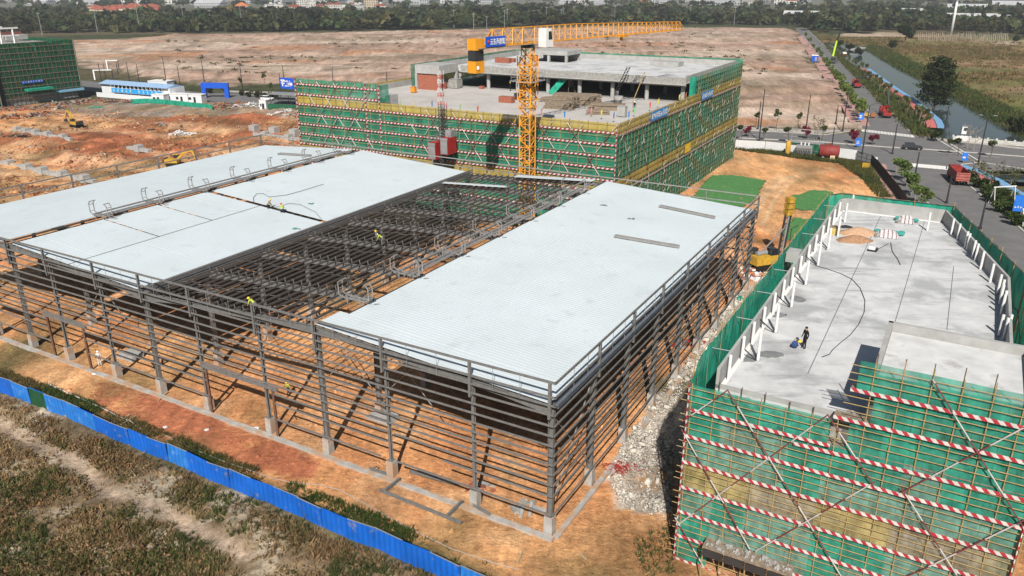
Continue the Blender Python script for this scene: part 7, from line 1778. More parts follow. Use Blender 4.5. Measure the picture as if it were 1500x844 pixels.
def bridge():
    a, b = at(1395, 206), at(1640, 228); d = (b-a).normalized(); nn = Vector((-d.y, d.x, 0)); t = thing('canal_bridge', a, 'pale concrete bridge parapet where the street crosses the canal', 'bridge'); L = (b-a).length
    MB().bar(a+Vector((0, 0, .65)), b+Vector((0, 0, .65)), .4, 1.1).build('parapet', mat('pale_concrete', (.50, .49, .46), .9), t)
    for k in range(18): q = a+d*L*k/18; MB().box(q+nn*.5+Vector((0, 0, -.2)), (.45, .45, 1.7), atan2(d.y, d.x)).build('pilaster', MATS['pale_concrete'], t)
    MB().bar(a+nn*1.2+Vector((0, 0, -.9)), b+nn*1.2+Vector((0, 0, -.9)), .6, 1.6).build('abutment', M_conc, t)
    a2, b2 = at(1416, 214), at(1428, 215)
bridge()
def bsign():
    p = at(1408, 213); t = thing('sign_panel', p, 'blank white panel on legs by the bridge end', 'sign'); X = Vector((.95, -.3, 0)); MB().bar(p-X*1.5+Vector((0, 0, 1.9)), p+X*1.5+Vector((0, 0, 1.9)), .08, 1.2).build('board', M_white, t)
    for k in (-1, 1): MB().bar(p+X*1.2*k, p+X*1.2*k+Vector((0, 0, 2.4)), .1, .1).build('leg', M_metal, t)
bsign()
c = at(1411, 196); t = thing('kiosk', c, 'small white kiosk with a dark window at the canal corner', 'kiosk'); MB().box(c, (1.3, 1.2, 2.1), -.3).build('body', M_white, t); MB().box(c+Vector((0, 0, 2.1)), (1.5, 1.4, .12), -.3).build('roof', M_metal, t); MB().bar(c+Vector((-.4, -.6, 1.4)), c+Vector((.4, -.85, 1.4)), .06, .8).build('window', M_glass, t)
# culvert on the canal
a, b = at(1250, 74), at(1264, 71); t = thing('culvert', a, 'small concrete culvert across the canal near the lime crane', 'culvert'); MB().bar(a+Vector((0, 0, .4)), b+Vector((0, 0, .4)), 4, .8).build('deck', M_conc, t); MB().bar(a.lerp(b, .5)+Vector((0, 0, -.6)), a.lerp(b, .55)+Vector((0, 0, -.6)), 3.5, 1.6).build('pier', M_conc, t)
# mast and pylons far away
p = at(1393, 50); t = thing('telecom_mast', p, 'tall white slightly tapering mast above the woods at the right', 'mast'); h = zof(-4, p.y); lean = Vector((2.0, 0, 0))
MB().tube(p, p+Vector((0, 0, h)), 1.15, 12, .8).build('shaft', M_white, t, smooth=True); MB().lathe(p+Vector((0, 0, h-3)), [(1.3, 0), (1.3, 2)], 12).build('antenna_ring', M_metal, t)
GPO = 'thin pale poles beyond the field'
P0 = None
for u, v, s in ((694, 39, 1), (713, 39, .8), (739, 36, 1.1), (743, 36, 1.2), (783, 33, 1), (787, 33, 1), (800, 32, 1.2), (822, 30, 1), (825, 30, 1.1), (840, 30, 1.2), (62, 47, 1.2), (143, 43, 1.6), (205, 42, 1.8), (271, 40, 1.4), (310, 40, 1.2), (355, 39, 1.5), (600, 36, 1), (665, 36, 1.1), (900, 29, 1.2), (935, 29, 1), (1010, 30, 1.3), (1075, 32, 1.2)):
    p = gat(u, v+5)
    if P0 is None: b = MB(); b.tube(p, p+Vector((0, 0, 15)), .3, 5, .18).bar(p+Vector((-1.4, 0, 14)), p+Vector((1.4, 0, 14)), .3, .3); P0 = b.build('utility_pole', M_metal, None, p, label='thin pale pole rising out of the woods beyond the field', cat='pole', group=GPO)
    else: o = P0.copy(); COL.objects.link(o); o.location = p; o.scale = (1, 1, s)
# saplings nursery rows on the pale plot beneath the mast (right)
def nursery():
    rng = random.Random(3); b = MB()
    for r in range(7):
        for k in range(46):
            u = 1345+k*2.9+rng.uniform(-.6, .6); v = 52.5+r*1.35+rng.uniform(-.3, .3); p = at(u, v); b.tube(p, p+Vector((rng.uniform(-.3, .3), 0, rng.uniform(1.5, 3))), .22, 3)
    b.build('sapling_stakes', M_palebark, label='rows of stakes on the pale nursery plot below the white mast', cat='stakes', kind='stuff')
nursery()
# ================================================================ vehicles
def wheel(mb_parent, c, ax, r=.5, w=.32):
    m = MB(); m.tube(c-ax*w/2, c+ax*w/2, r, 14); o = m.build('wheel', M_black, mb_parent)
    MB().tube(c-ax*(w/2+.01), c+ax*(w/2+.01), r*.55, 10).build('rim', M_metal, o); return o
def dump_truck():
    p = at(1402, 268); hd = Vector((.27, .96, 0)).normalized(); rt = Vector((hd.y, -hd.x, 0)); t = thing('dump_truck', p, 'dark red dump truck with an empty open bed and pink tailgate on the near road', 'truck')
    Q = lambda x, y, z: p+rt*x+hd*y+Vector((0, 0, z)); B = lambda m, n, mm, par=t: m.build(n, mm, par)
    ol = [(-1.25, -3.6), (1.25, -3.6), (1.25, 2.6), (-1.25, 2.6)]
    B(MB().hexa([Q(x, y, 1.15) for x, y in ol], [Q(x, y, 1.3) for x, y in ol]), 'bed_floor', M_dkred)
    RB_ = mat('bed_red', (.26, .03, .025), .6, var=.25)
    for (a, b) in (((-1.25, -3.5), (-1.25, 2.6)), ((1.25, -3.5), (1.25, 2.6)), ((-1.25, 2.6), (1.25, 2.6))): B(MB().bar(Q(*a, 2.15), Q(*b, 2.15), .1, 1.7), 'bed_side', RB_)
    tg = B(MB().bar(Q(-1.3, -3.6, 2.1), Q(1.3, -3.6, 2.1), .1, 1.75), 'tailgate', mat('faded_pink_red', (.36, .12, .10), .8, var=.3))
    for z in (1.5, 2.1, 2.7): MB().bar(Q(-1.25, -3.67, z), Q(1.25, -3.67, z), .06, .12).build('tailgate_rib', M_dkred, tg)
    for x in (-1, 1): B(MB().bar(Q(x*.9, -3.68, 1.25), Q(x*.9+.28, -3.68, 1.25), .06, .16), 'tail_light', mat('lamp_amber', (.6, .22, .03), .4))
    B(MB().bar(Q(-.5, -3.5, .85), Q(-.5, 4.6, .85), .2, .35).bar(Q(.5, -3.5, .85), Q(.5, 4.6, .85), .2, .35), 'chassis', M_dkmetal)
    cab = [(-1.2, 3.0), (1.2, 3.0), (1.2, 5.0), (-1.2, 5.0)]; cb = B(MB().hexa([Q(x, y, .8) for x, y in cab], [Q(x*.94, y*.985+.05, 3.0) for x, y in cab]), 'cab', RB_)
    MB().bar(Q(-1.0, 5.06, 2.3), Q(1.0, 5.06, 2.3), .08, .9).build('windscreen', M_glass, cb)
    for s in (-1, 1): MB().bar(Q(s*1.2, 3.6, 2.3), Q(s*1.2, 4.7, 2.3), .08, .8).build('side_window', M_glass, cb); MB().bar(Q(s*1.45, 4.9, 1.9), Q(s*1.45, 4.9, 2.6), .1, .25).build('mirror', M_black, cb)
    for y in (-2.4, -1.1, 3.9):
        for s in (-1, 1): wheel(t, Q(s*1.05, y, .52), rt, .52, .4)
dump_truck()
def car(u, v, hd, m, label, suv=True):
    p = at(u, v, .04); hd = Vector(hd).normalized(); rt = Vector((hd.y, -hd.x, 0)); t = thing('parked_car' if not suv else 'car', p, label, 'car'); Q = lambda x, y, z: p+rt*x+hd*y+Vector((0, 0, z))
    prof = [(-2.35, .35), (-2.4, .8), (-2.25, 1.05), (2.2 if not suv else .95, 1.05)]
    b = MB(); sec = [(-2.4, .45, .95, .86), (-2.2, .32, 1.05, .92), (-.9, .3, 1.05, .93), (.9, .3, 1.02, .93), (2.1, .32, .9, .9), (2.4, .42, .72, .8)]
    k = 0
    for y, z0, z1, w in sec:
        b.v += [tuple(Q(-w*.96, y, z0)), tuple(Q(w*.96, y, z0)), tuple(Q(w, y, (z0+z1)/2)), tuple(Q(w*.92, y, z1)), tuple(Q(-w*.92, y, z1)), tuple(Q(-w, y, (z0+z1)/2))]
    for i in range(len(sec)-1):
        for j in range(6): b.f.append((i*6+j, i*6+(j+1) % 6, i*6+6+(j+1) % 6, i*6+6+j)); b.m.append(0)
    b.f += [tuple(range(5, -1, -1)), tuple(range(30, 36))]; b.m += [0, 0]
    body = b.build('body', m, t)
    MB().hexa([Q(x, y, 1.03) for x, y in ((-.85, -2.15), (.85, -2.15), (.85, 1.0), (-.85, 1.0))], [Q(x, y, 1.62) for x, y in ((-.7, -1.9), (.7, -1.9), (.7, .3), (-.7, .3))]).build('cabin_glass', M_glass, t)
    MB().hexa([Q(x, y, 1.621) for x, y in ((-.72, -1.95), (.72, -1.95), (.72, .32), (-.72, .32))], [Q(x, y, 1.7) for x, y in ((-.64, -1.8), (.64, -1.8), (.64, .2), (-.64, .2))]).build('roof', m, t)
    for y in (-1.5, 1.45):
        for s in (-1, 1): wheel(t, Q(s*.82, y, .36), rt, .36, .24)
    for s in (-1, 1): MB().bar(Q(s*.62, 2.4, .68), Q(s*.62, 2.44, .68), .3, .14).build('headlight', M_white, t); MB().bar(Q(s*.66, -2.38, .86), Q(s*.66, -2.44, .86), .24, .18).build('tail_light', M_red, t)
car(1336, 219, (1, -.33, 0), mat('car_black', (.02, .021, .024), .25, var=.05, spec=.6), 'dark estate car crossing the junction on the cross street')
car(392, 147, (1, -.3, 0), M_white, 'white car parked among the round bushes right of the arch', False)
TRED = mat('truck_red', (.30, .03, .028), .5, var=.2)
def truck_crane(u, v, hd, cabm, boom_px, boom_m, label, s=1.0, joint=None):
    p = at(u, v, .04); hd = Vector(hd).normalized(); rt = Vector((hd.y, -hd.x, 0)); t = thing('crane_truck', p, label, 'crane truck'); Q = lambda x, y, z: p+rt*x*s+hd*y*s+Vector((0, 0, z*s))
    MB().hexa([Q(x, y, .8) for x, y in ((-1.2, -4), (1.2, -4), (1.2, 3), (-1.2, 3))], [Q(x, y, 1.25) for x, y in ((-1.2, -4), (1.2, -4), (1.2, 3), (-1.2, 3))]).build('bed', M_dkmetal if cabm != TRED else M_dkred, t)
    cb = MB().hexa([Q(x, y, .6) for x, y in ((-1.2, 3.1), (1.2, 3.1), (1.2, 5), (-1.2, 5))], [Q(x, y, 2.8) for x, y in ((-1.1, 3.1), (1.1, 3.1), (1.1, 4.8), (-1.1, 4.8))]).build('cab', cabm, t)
    MB().bar(Q(-1, 4.95, 2.0), Q(1, 4.95, 2.0), .1, .9*s).build('windscreen', M_glass, cb)
    for sd in (-1, 1): MB().bar(Q(sd*1.18, 3.5, 2.1), Q(sd*1.18, 4.6, 2.1), .06, .7*s).build('side_window', M_glass, cb)
    if cabm == TRED:
        for sd in (-1, 1): MB().bar(Q(sd*1.2, -4, 1.55), Q(sd*1.2, 2.0, 1.55), .08, .6*s).build('bed_side', TRED, t)
        MB().bar(Q(-1.2, -4, 1.55), Q(1.2, -4, 1.55), .08, .6*s).build('tailgate', TRED, t)
    for y in (-3, -1.7, 3.9):
        for sd in (-1, 1): wheel(t, Q(sd*1.0, y, .5), rt, .5*s, .35*s)
    r = Q(0, 2.5 if cabm == TRED else -1, 1.25); MB().lathe(r, [(.7*s, 0), (.6*s, .8*s), (.45*s, 1.6*s)], 10).build('turret', cabm if cabm != M_white else M_lime, t)
    pts = [r+Vector((0, 0, 1.2*s))]
    for (bu, bv, dy) in boom_px:
        y = p.y+dy; z = zof(bv, y); x = (bu-750)/1153.9*(y*CP-(z-H)*SP_); pts.append(Vector((x, y, z)))
    for i, (a, b_) in enumerate(zip(pts[:-1], pts[1:])):
        w = (.75-.2*i)*s; MB().bar(a, b_, w, w*1.1, w2=w*.75, h2=w*.8).build('boom', boom_m[min(i, len(boom_m)-1)], t)
    for sd in (-1, 1):
        for y in (-3.6, 2.6): MB().bar(Q(sd*1.2, y, .6), Q(sd*2.3, y, .6), .2*s, .2*s).bar(Q(sd*2.3, y, 0), Q(sd*2.3, y, .65), .18*s, .18*s).build('outrigger', M_dkmetal, t)
    return t
truck_crane(1219, 92, (-.3, -.95, 0), mat('crane_dark', (.05, .06, .045), .6), [(1226, 60, 4), (1243, 16, 8)], [M_lime, M_dkmetal], 'mobile crane with a lime green boom raised on the long road', 1.15)
truck_crane(1254, 128, (.25, .95, 0), TRED, [(1254, 116, 0), (1277, 107.5, 2)], [M_red, M_dkmetal], 'red lorry crane with its arm folded out over the blue and coral path', 1.0)
truck_crane(1296, 171, (.25, .95, 0), TRED, [(1302, 155, 1), (1300, 132, 4)], [M_red, M_dkmetal], 'red lorry crane with its arm pointing straight up, nearest the crossing', 1.0)
def small_machine():
    p = at(1265, 172, .04); t = thing('road_machine', p, 'small orange and yellow road machine parked before the crossing stripes', 'machine'); MB().box(p+Vector((0, 0, .5)), (3.2, 1.6, .9), -.3).build('body', M_yel, t); MB().box(p+Vector((-.6, .2, 1.4)), (1.2, 1.3, 1.0), -.3).build('cab', M_glass, t); MB().box(p+Vector((-.6, .2, 2.4)), (1.4, 1.5, .1), -.3).build('canopy', M_yel, t)
    MB().box(p+Vector((2.6, -.8, .4)), (1.6, 1.2, 1.0), -.3).build('hopper', M_rust, t)
    for x in (-1.1, 1.1):
        for y in (-.75, .75): wheel(t, p+Vector((x, y-.3*x, .45)), Vector((.3, .95, 0)), .45, .3)
small_machine()
p = gat(1193, 90); t = thing('portable_toilet', p, 'blue and white cabin on the pink path beside the field', 'cabin'); MB().box(p, (3.2, 3, 3.0), -.3).build('body', M_blue, t); MB().box(p+Vector((0, 0, 3.0)), (3.5, 3.3, .35), -.3).build('roof', M_white, t); MB().bar(p+Vector((-.5, -1.55, 1.3)), p+Vector((.5, -1.85, 1.3)), .06, 2).build('door', M_metal, t)
p = at(1236, 83); t = thing('parked_car', p, 'red and white van parked beside the lime green mobile crane', 'van'); MB().box(p+Vector((0, 0, .5)), (2.2, 4.6, 1.2), -.2).build('body', M_red, t); MB().box(p+Vector((0, 0, 1.7)), (2, 3.6, .8), -.2).build('cabin', M_white, t)
for x in (-1, 1):
    for y in (-1.5, 1.5): wheel(t, p+Vector((x, y, .42)), Vector((1, 0, 0)), .42, .3)
def excavator(u, v, a, label, boom, s=1.0):
    p = gat(u, v); hd = Vector((cos(a), sin(a), 0)); rt = Vector((hd.y, -hd.x, 0)); t = thing('excavator', p, label, 'excavator'); Q = lambda x, y, z: p+rt*x*s+hd*y*s+Vector((0, 0, z*s))
    for sd in (-1, 1):
        m = MB().hexa([Q(sd*1.15+x*.3, y, z) for x, y, z in ((-1, -1.7, 0), (1, -1.7, 0), (1, 1.7, 0), (-1, 1.7, 0))], [Q(sd*1.15+x*.3, y, z) for x, y, z in ((-1, -2.0, .8), (1, -2.0, .8), (1, 2.0, .8), (-1, 2.0, .8))]); m.build('track', M_black, t)
    MB().hexa([Q(x, y, 1.0) for x, y in ((-1.3, -2.0), (1.3, -2.0), (1.3, 1.4), (-1.3, 1.4))], [Q(x, y, 2.0) for x, y in ((-1.3, -2.2), (1.3, -2.2), (1.3, 1.2), (-1.3, 1.2))]).build('upper_body', M_yel, t)
    MB().hexa([Q(x, y, -.0+1.9) for x, y in ((-1.25, -.2), (-.3, -.2), (-.3, 1.4), (-1.25, 1.4))], [Q(x, y, 3.0) for x, y in ((-1.2, -.1), (-.35, -.1), (-.35, 1.1), (-1.2, 1.1))]).build('cab', M_glass, t)
    MB().box(Q(-.78, .5, 3.0), (1.2*s, 1.5*s, .1*s), a-pi/2).build('cab_roof', M_yel, t)
    MB().hexa([Q(x, y, 1.0) for x, y in ((-1.3, -2.6), (1.3, -2.6), (1.3, -2.0), (-1.3, -2.0))], [Q(x, y, 2.2) for x, y in ((-1.2, -2.6), (1.2, -2.6), (1.2, -2.0), (-1.2, -2.0))]).build('counterweight', M_dkmetal, t)
    pts = [Q(.3, y, z) for y, z in boom]; MB().bar(pts[0], pts[1], .45*s, .6*s).bar(pts[1], pts[2], .4*s, .5*s).build('boom', M_yel, t); MB().bar(pts[2], pts[3], .32*s, .45*s).build('arm', M_yel, t)
    e = pts[3]; MB().hexa([e+rt*x*s+hd*y*s+Vector((0, 0, z*s)) for x, y, z in ((-.5, -.5, -.9), (.5, -.5, -.9), (.5, .3, -.7), (-.5, .3, -.7))], [e+rt*x*s+hd*y*s for x, y in ((-.5, -.2), (.5, -.2), (.5, .3), (-.5, .3))]).build('bucket', M_dkmetal, t)
excavator(112, 186, 2.6, 'yellow excavator with raised boom at the left of the dug plot', [(1.2, 1.9), (3.0, 4.6), (5.0, 5.2), (6.4, 2.2)], .85)
excavator(256, 243, -.05, 'yellow excavator behind the shed roof with its arm stretched to the right', [(1.2, 1.9), (3.4, 3.9), (5.6, 4.4), (6.6, 1.6)], .85)
def piling_rig():
    p = at(1118, 392); t = thing('piling_rig', p, 'yellow piling rig beside the netted deck building', 'piling rig'); X = Vector((.92, .38, 0)); Y = Vector((-.38, .92, 0)); Q = lambda x, y, z: p+X*x+Y*y+Vector((0, 0, z))
    for sd in (-1, 1): MB().bar(Q(-2.4, sd*1.3, .4), Q(2.2, sd*1.3, .4), .7, .8).build('track', M_black, t)
    MB().hexa([Q(x, y, .9) for x, y in ((-2.4, -1.3), (1.6, -1.3), (1.6, 1.3), (-2.4, 1.3))], [Q(x, y, 2.2) for x, y in ((-2.3, -1.2), (1.5, -1.2), (1.5, 1.2), (-2.3, 1.2))]).build('body', M_yel, t)
    MB().hexa([Q(x, y, 2.201) for x, y in ((.2, -1.2), (1.5, -1.2), (1.5, 0), (.2, 0))], [Q(x, y, 3.2) for x, y in ((.3, -1.15), (1.3, -1.15), (1.3, 0), (.3, 0))]).build('cab', M_glass, t)
    MB().tube(Q(-1.8, -.2, 2.5), Q(.1, -.2, 2.5), .35, 10).build('silver_tank', M_metal, t); MB().box(Q(-1.6, .7, 2.2), (1.2, .7, .9), .4).build('engine_hood', M_dkmetal, t)
    # leader: twin dark rails with a lattice between
    m = MB(); b0 = Q(3.8, 1.0, 0); h = 8.0
    for sd in (-1, 1): m.bar(b0+X*.5*sd, b0+X*.5*sd+Vector((.5, 0, h)), .26, .26)
    k = .5
    while k < h-.9:
        f0, f1 = k/h, (k+.9)/h; m.bar(b0-X*.5+Vector((.5*f0, 0, k)), b0+X*.5+Vector((.5*f1, 0, k+.9)), .09, .09); k += .9
    m.build('leader', M_dkmetal, t); [MB().box(b0+Vector((.5, 0, h-.4+k*.95)), (1.25-.1*k, 1.0, .8), .4).build('rotary_head', mat('worn_yellow', (.45, .27, .04), .6, var=.4, scale=2), t) for k in range(3)]
    MB().tube(b0+Vector((.0, -.3, 0)), b0+Vector((.5, -.3, h)), .16, 8).build('drill_rod', M_metal, t)
    MB().bar(Q(1.6, 0, 1.3), b0+Vector((.15, 0, 1.5)), .5, .5).build('front_link', M_dkmetal, t); MB().bar(Q(-.5, .4, 2.2), b0+Vector((.5, 0, 6)), .16, .16).build('back_stay', M_metal, t)
    MB().tube(Q(3.0, -1.6, 0), Q(3.0, -1.6, 6.2), .06, 6).tube(Q(3.0, -1.6, 6.2), Q(4.6, -1.2, 6.5), .05, 6).build('hose_mast', M_dkmetal, t)
piling_rig()
for (u, v, lab) in ((1108, 408, 'white sacks and bricks behind the piling rig at the shed corner'), (1128, 412, 'litter of sacks beside the netted deck building'), (1100, 398, 'pinkish waste heap at the rear corner of the shed')): debris(u, v, 2.2, 26, [M_white, M_brick, M_canvas], lab, int(u), .6, 'sack_heap', .5)
debris(1085, 440, 2.0, 20, [M_gsolid, M_conc2], 'torn green net lying on the rubble strip', 77, .3, 'net_heap', .7)
debris(1010, 505, 1.8, 26, [M_brownsteel, M_red, M_conc2], 'red brown scrap steel on the rubble strip beside the deck building', 78, .4, 'scrap_heap', .7)
debris(703, 716, 1.3, 14, [M_brick, M_conc2], 'small brick heap beside the last wind post pedestal', 80, .4, 'brick_heap', .3)
debris(770, 746, 1.4, 10, [M_conc, M_conc2], 'grey broken concrete slab inside the near corner of the shed', 81, .3, 'slab_heap', .7)
# ================================================================ people
def person(p, face, pose, cols, label, carry=None, sc=1.0, helmet=None, hair=(.012, .011, .010), long_=False):
    """cols: (torso, legs); pose: stand | kneel | walk | bend"""
    a = face; J = {}
    if pose == 'stand': J = dict(hip=(0, 0, .92), chest=(0, .0, 1.28), neck=(0, 0, 1.46), head=(0, .03, 1.60), kL=(-.10, .03, .50), fL=(-.11, -.02, .07), kR=(.10, .02, .50), fR=(.12, 0, .07), eL=(-.27, -.03, 1.14), hL=(-.29, .08, .90), eR=(.27, -.03, 1.14), hR=(.28, .08, .90))
    elif pose == 'walk': J = dict(hip=(0, 0, .90), chest=(0, .05, 1.26), neck=(0, .07, 1.44), head=(0, .11, 1.57), kL=(-.10, .18, .50), fL=(-.11, .20, .07), kR=(.10, -.05, .48), fR=(.11, -.30, .10), eL=(-.27, -.08, 1.12), hL=(-.27, .05, .90), eR=(.27, .08, 1.12), hR=(.25, .28, .98))
    elif pose == 'kneel': J = dict(hip=(0, -.18, .38), chest=(0, .08, .70), neck=(0, .18, .84), head=(0, .26, .96), kL=(-.14, .22, .30), fL=(-.15, .10, .06), kR=(.14, .20, .10), fR=(.15, -.25, .06), eL=(-.28, .20, .52), hL=(-.22, .42, .22), eR=(.28, .22, .52), hR=(.20, .46, .16))
    elif pose == 'bend': J = dict(hip=(0, -.12, .86), chest=(0, .22, 1.08), neck=(0, .38, 1.15), head=(0, .50, 1.22), kL=(-.11, .04, .47), fL=(-.12, -.06, .07), kR=(.11, .08, .47), fR=(.13, .06, .07), eL=(-.24, .40, .84), hL=(-.16, .56, .62), eR=(.24, .40, .84), hR=(.16, .58, .60))
    V = lambda n: Vector(J[n])
    sL = V('neck').lerp(V('chest'), .3)+Vector((-.19, 0, .0)); sR = V('neck').lerp(V('chest'), .3)+Vector((.19, 0, 0)); hpL = V('hip')+Vector((-.10, 0, -.04)); hpR = V('hip')+Vector((.10, 0, -.04))
    def toe(f): return V(f)+Vector((0, .17, -.02))
    nodes = [('pelvis', V('hip'), .135), ('waist', V('hip').lerp(V('chest'), .45), .125), ('chest', V('chest'), .155), ('ub', V('chest').lerp(V('neck'), .6), .12), ('neck', V('neck'), .06), ('head', V('head'), .098), ('crown', V('head')+(V('head')-V('neck')).normalized()*.09, .085),
             ('sL', sL, .075), ('eL', V('eL'), .05), ('hL', V('hL'), .036), ('gL', V('hL')+(V('hL')-V('eL')).normalized()*.13, .032), ('sR', sR, .075), ('eR', V('eR'), .05), ('hR', V('hR'), .036), ('gR', V('hR')+(V('hR')-V('eR')).normalized()*.13, .032),
             ('pL', hpL, .10), ('kL', V('kL'), .068), ('fL', V('fL'), .05), ('tL', toe('fL'), .042), ('pR', hpR, .10), ('kR', V('kR'), .068), ('fR', V('fR'), .05), ('tR', toe('fR'), .042), ('nose', V('head')+Vector((0, .105, -.01)), .02)]
    ed = [('pelvis', 'waist'), ('waist', 'chest'), ('chest', 'ub'), ('ub', 'neck'), ('neck', 'head'), ('head', 'crown'), ('head', 'nose'), ('ub', 'sL'), ('sL', 'eL'), ('eL', 'hL'), ('hL', 'gL'), ('ub', 'sR'), ('sR', 'eR'), ('eR', 'hR'), ('hR', 'gR'), ('pelvis', 'pL'), ('pL', 'kL'), ('kL', 'fL'), ('fL', 'tL'), ('pelvis', 'pR'), ('pR', 'kR'), ('kR', 'fR'), ('fR', 'tR')]
    ix = {n: i for i, (n, _, _) in enumerate(nodes)}
    me = bpy.data.meshes.new('sk'); me.from_pydata([tuple(c) for _, c, _ in nodes], [(ix[x], ix[y]) for x, y in ed], []); ob = bpy.data.objects.new('sk', me); COL.objects.link(ob)
    md = ob.modifiers.new('s', 'SKIN'); sk = me.skin_vertices[0].data
    for i, (n, _, r) in enumerate(nodes): sk[i].radius = (r, r*(.75 if n in ('chest', 'waist', 'ub', 'pelvis') else 1)); sk[i].use_root = (n == 'pelvis')
    sb = ob.modifiers.new('d', 'SUBSURF'); sb.levels = 2; sb.render_levels = 2
    bpy.context.view_layer.update(); m2 = bpy.data.meshes.new_from_object(ob.evaluated_get(bpy.context.evaluated_depsgraph_get())); bpy.data.objects.remove(ob); bpy.data.meshes.remove(me)
    m2.name = 'person'; m2.materials.clear()
    for m in (M_skin, cols[0], cols[1], M_black): m2.materials.append(m)
    for f in m2.polygons:
        c = f.center; ds = [((c-n[1]).length/n[2], n[0]) for n in nodes]; nm = min(ds)[1]
        f.material_index = 0 if nm in ('head', 'crown', 'nose', 'neck', 'gL', 'gR') else 2 if nm in ('pelvis', 'pL', 'pR', 'kL', 'kR') else 3 if nm in ('tL', 'tR') else 2 if nm in ('fL', 'fR') else 1
        f.use_smooth = True
    R = Matrix.Rotation(a, 4, 'Z'); m2.transform(R@Matrix.Scale(sc, 4)); o = link_mesh('person', m2, None, p); tag(o, label, 'person'); ORG[o.name] = Vector(p)
    T = lambda v: Vector(p)+(R@(Vector(v)*sc))
    c = V('head')+(V('head')-V('neck')).normalized()*.035
    if helmet is not None:
        hm = MB(); hm.lathe(T(c), [(.155*sc, 0), (.158*sc, .015*sc), (.125*sc, .02*sc), (.12*sc, .07*sc), (.08*sc, .13*sc), (.02*sc, .15*sc)], 12); hm.build('hard_hat', helmet, o, smooth=True)
    else: MB().ball(T(c+Vector((0, -.02, .03))), .108*sc, 10, 8, sq=(1, 1.02, .85)).build('hair', cloth('hair', hair), o, smooth=True)
    return o
HV = mat('hi_vis_yellow', (.42, .48, .07), .8, var=.1); CB = cloth('black', (.012, .012, .014)); CN = cloth('navy', (.02, .03, .06)); CG = cloth('grey', (.16, .16, .16)); CW = cloth('white', (.62, .62, .6)); CK = cloth('khaki', (.25, .2, .12)); HY = mat('helmet_yellow', (.75, .50, .02), .35, var=.03); HW = mat('helmet_white', (.75, .75, .75), .35, var=.03); HR = mat('helmet_red', (.6, .05, .10), .35, var=.03)
pp = at(1177.5, 510.5, DK+.002); person(pp, 1.9, 'stand', (CB, CB), 'person in black clothes standing on the deck with a yellow helmet in hand', sc=1.04)
hp = pp+Vector((-.42, -.12, .62)); t = thing('yellow_helmet', hp, 'yellow hard hat held at the side of the person in black', 'hard hat'); MB().lathe(hp, [(.17, 0), (.17, .02), (.13, .03), (.12, .1), (.03, .17)], 12).build('shell', HY, t, smooth=True); MB().tube(hp+Vector((-.02, 0, .0)), hp+Vector((.1, .02, .16)), .012, 4).build('chin_strap', M_black, t)
bp_ = pp+Vector((-.72, .05, .0)); t = thing('blue_bag', bp_, 'dark blue bag beside the person in black on the deck', 'bag'); m = MB(); m.ball(bp_+Vector((0, 0, .3)), .32, 8, 6, jit=.08, sq=(.9, .6, .95)); m.build('bag_body', cloth('bag_blue', (.03, .06, .16)), t, smooth=True); MB().path([bp_+Vector((-.15, 0, .55)), bp_+Vector((0, 0, .8)), bp_+Vector((.15, 0, .55))], .02, 4).build('bag_handle', M_black, t)
person(on_roof(394, 305)+Vector((0, 0, .0)), -1.0, 'kneel', (CK, CB), 'worker crouching on the white roof in dark trousers, left of the two', helmet=HY, sc=1.1)
person(on_roof(414, 311.5), .6, 'kneel', (HV, CN), 'worker in red helmet and yellow vest crouching on the white roof, right of two', helmet=HR, sc=1.1)
person(on_roof(552, 359), 2.0, 'stand', (CG, CB), 'worker with a yellow helmet standing among the bare purlins', helmet=HY)
person(on_roof(560, 359), 1.5, 'bend', (HV, CG), 'worker in a yellow vest and white helmet bending among the bare purlins', helmet=HW)
person(on_roof(373.5, 457), 1.2, 'bend', (HV, CG), 'worker in a yellow vest on the front rafter of the open bay', helmet=HY)
person(gat(423, 580), 2.6, 'walk', (HV, CN), 'worker in a yellow vest walking on the ground inside the shed', helmet=HY)
person(gat(147, 536), .4, 'stand', (CW, CW), 'person in white clothes standing at the left door opening of the shed', helmet=HW, sc=1.05)
person(gat(226, 541), -1.2, 'bend', (CB, CB), 'worker in black and white bending behind the shed girts', helmet=HW)
person(gat(239, 535), 1.4, 'bend', (CB, CN), 'worker in black beside the bending one behind the shed girts', helmet=HW)
person(at(929, 164, 17.905), .3, 'stand', (CB, CG), 'worker with a white helmet on the wide deck by the small flags', helmet=HW, sc=1.1)
person(at(747.5, 133.5, 17.905), 1.5, 'stand', (CB, CB), 'worker in dark clothes before the upper floor left of the crane mast', helmet=HY, sc=1.1)
person(MP(51.2, 37.0, 21.53), 2.0, 'stand', (CB, CB), 'dark figure on the upper floor ledge, left of the two', helmet=HW, sc=1.1)
person(MP(49.2, 37.0, 21.53), 1.0, 'stand', (CB, CN), 'dark figure on the upper floor ledge, right of the two', helmet=HW, sc=1.1)
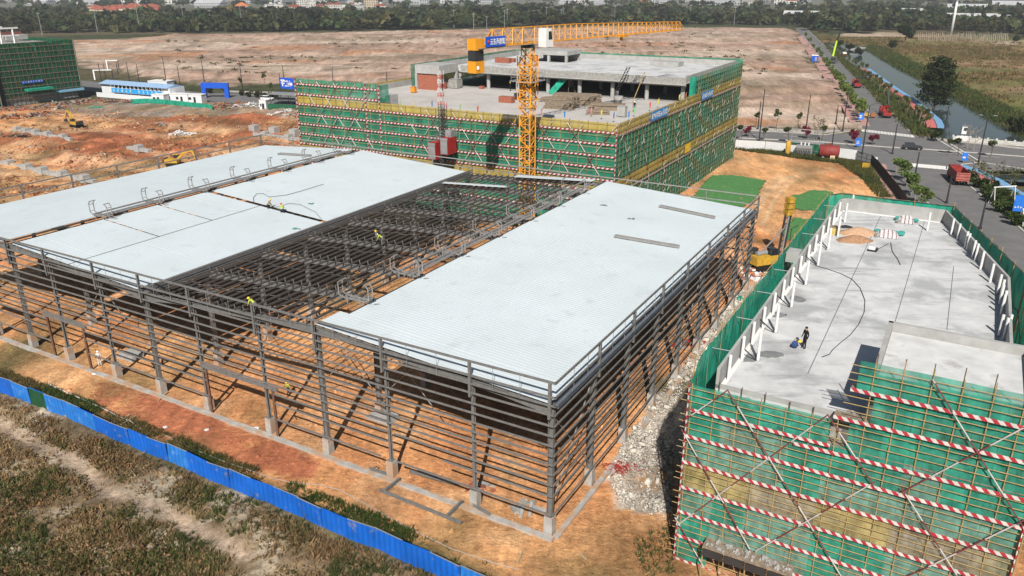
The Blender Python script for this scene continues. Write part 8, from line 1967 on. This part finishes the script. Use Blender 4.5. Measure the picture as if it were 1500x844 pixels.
# ================================================================ haze, light, camera
def haze():
    b = MB(); b.hexa([(x, y, -6) for x, y in ((-3600, -160), (3600, -160), (3600, 4200), (-3600, 4200))], [(x, y, 95) for x, y in ((-3600, -160), (3600, -160), (3600, 4200), (-3600, 4200))])
    m = bpy.data.materials.new('haze'); m.use_nodes = True; nt = m.node_tree; N = nt.nodes; nt.links.remove(N['Material Output'].inputs['Surface'].links[0]); N.remove(N['Principled BSDF'])
    v = N.new('ShaderNodeVolumePrincipled'); v.inputs['Color'].default_value = (.86, .91, 1, 1); v.inputs['Density'].default_value = HAZE; v.inputs['Anisotropy'].default_value = .2
    nt.links.new(v.outputs[0], N['Material Output'].inputs['Volume']); m.cycles.homogeneous_volume = True if hasattr(m, 'cycles') and hasattr(m.cycles, 'homogeneous_volume') else None
    o = b.build('haze', m, None, (0, 0, 0)); o['kind'] = 'stuff'; tag(o, 'thin pale blue haze fading the distant town', 'haze')
HAZE = 0.00019
try: haze()
except Exception as e: print('HAZE FAIL', e)
EL, AZ = 42.0, 5.0          # sun behind the camera; shadows run AZ degrees right of +Y
w = bpy.data.worlds.new('World'); SC.world = w; w.use_nodes = True; nt = w.node_tree
sky = nt.nodes.new('ShaderNodeTexSky'); sky.sky_type = 'NISHITA'; sky.sun_disc = False; sky.sun_elevation = radians(EL); sky.sun_rotation = radians(180+AZ); sky.air_density = 1.2; sky.dust_density = 1.5
nt.links.new(sky.outputs[0], nt.nodes['Background'].inputs[0]); nt.nodes['Background'].inputs[1].default_value = .042
sl = bpy.data.lights.new('sun', 'SUN'); sl.energy = 5.0; sl.angle = radians(.53); sl.color = (1, .945, .865); so = bpy.data.objects.new('sun', sl); COL.objects.link(so)
dirv = Vector((sin(radians(AZ))*cos(radians(EL)), cos(radians(AZ))*cos(radians(EL)), -sin(radians(EL))))
so.rotation_euler = dirv.to_track_quat('-Z', 'Y').to_euler(); so.location = (0, -40, 80)
cd = bpy.data.cameras.new('camera'); cam = bpy.data.objects.new('camera', cd); COL.objects.link(cam); cam.location = (0, 0, H); cam.rotation_euler = (pi/2-PIT, 0, 0)
cd.sensor_width = 36; cd.lens = 36*F/1500; cd.clip_end = 9000; cd.clip_start = .5; SC.camera = cam
SC.view_settings.view_transform = 'Standard'; SC.view_settings.look = 'None'; SC.view_settings.exposure = .27; SC.view_settings.gamma = 1; SC.view_settings.use_curve_mapping = False
SC.render.engine = 'CYCLES'; c = SC.cycles; c.max_bounces = 5; c.diffuse_bounces = 1; c.glossy_bounces = 2; c.transmission_bounces = 2; c.transparent_max_bounces = 10; c.volume_bounces = 0
c.use_denoising = True; c.use_adaptive_sampling = True; c.adaptive_threshold = .02
c.caustics_reflective = False; c.caustics_refractive = False
print('objects', len(bpy.data.objects))
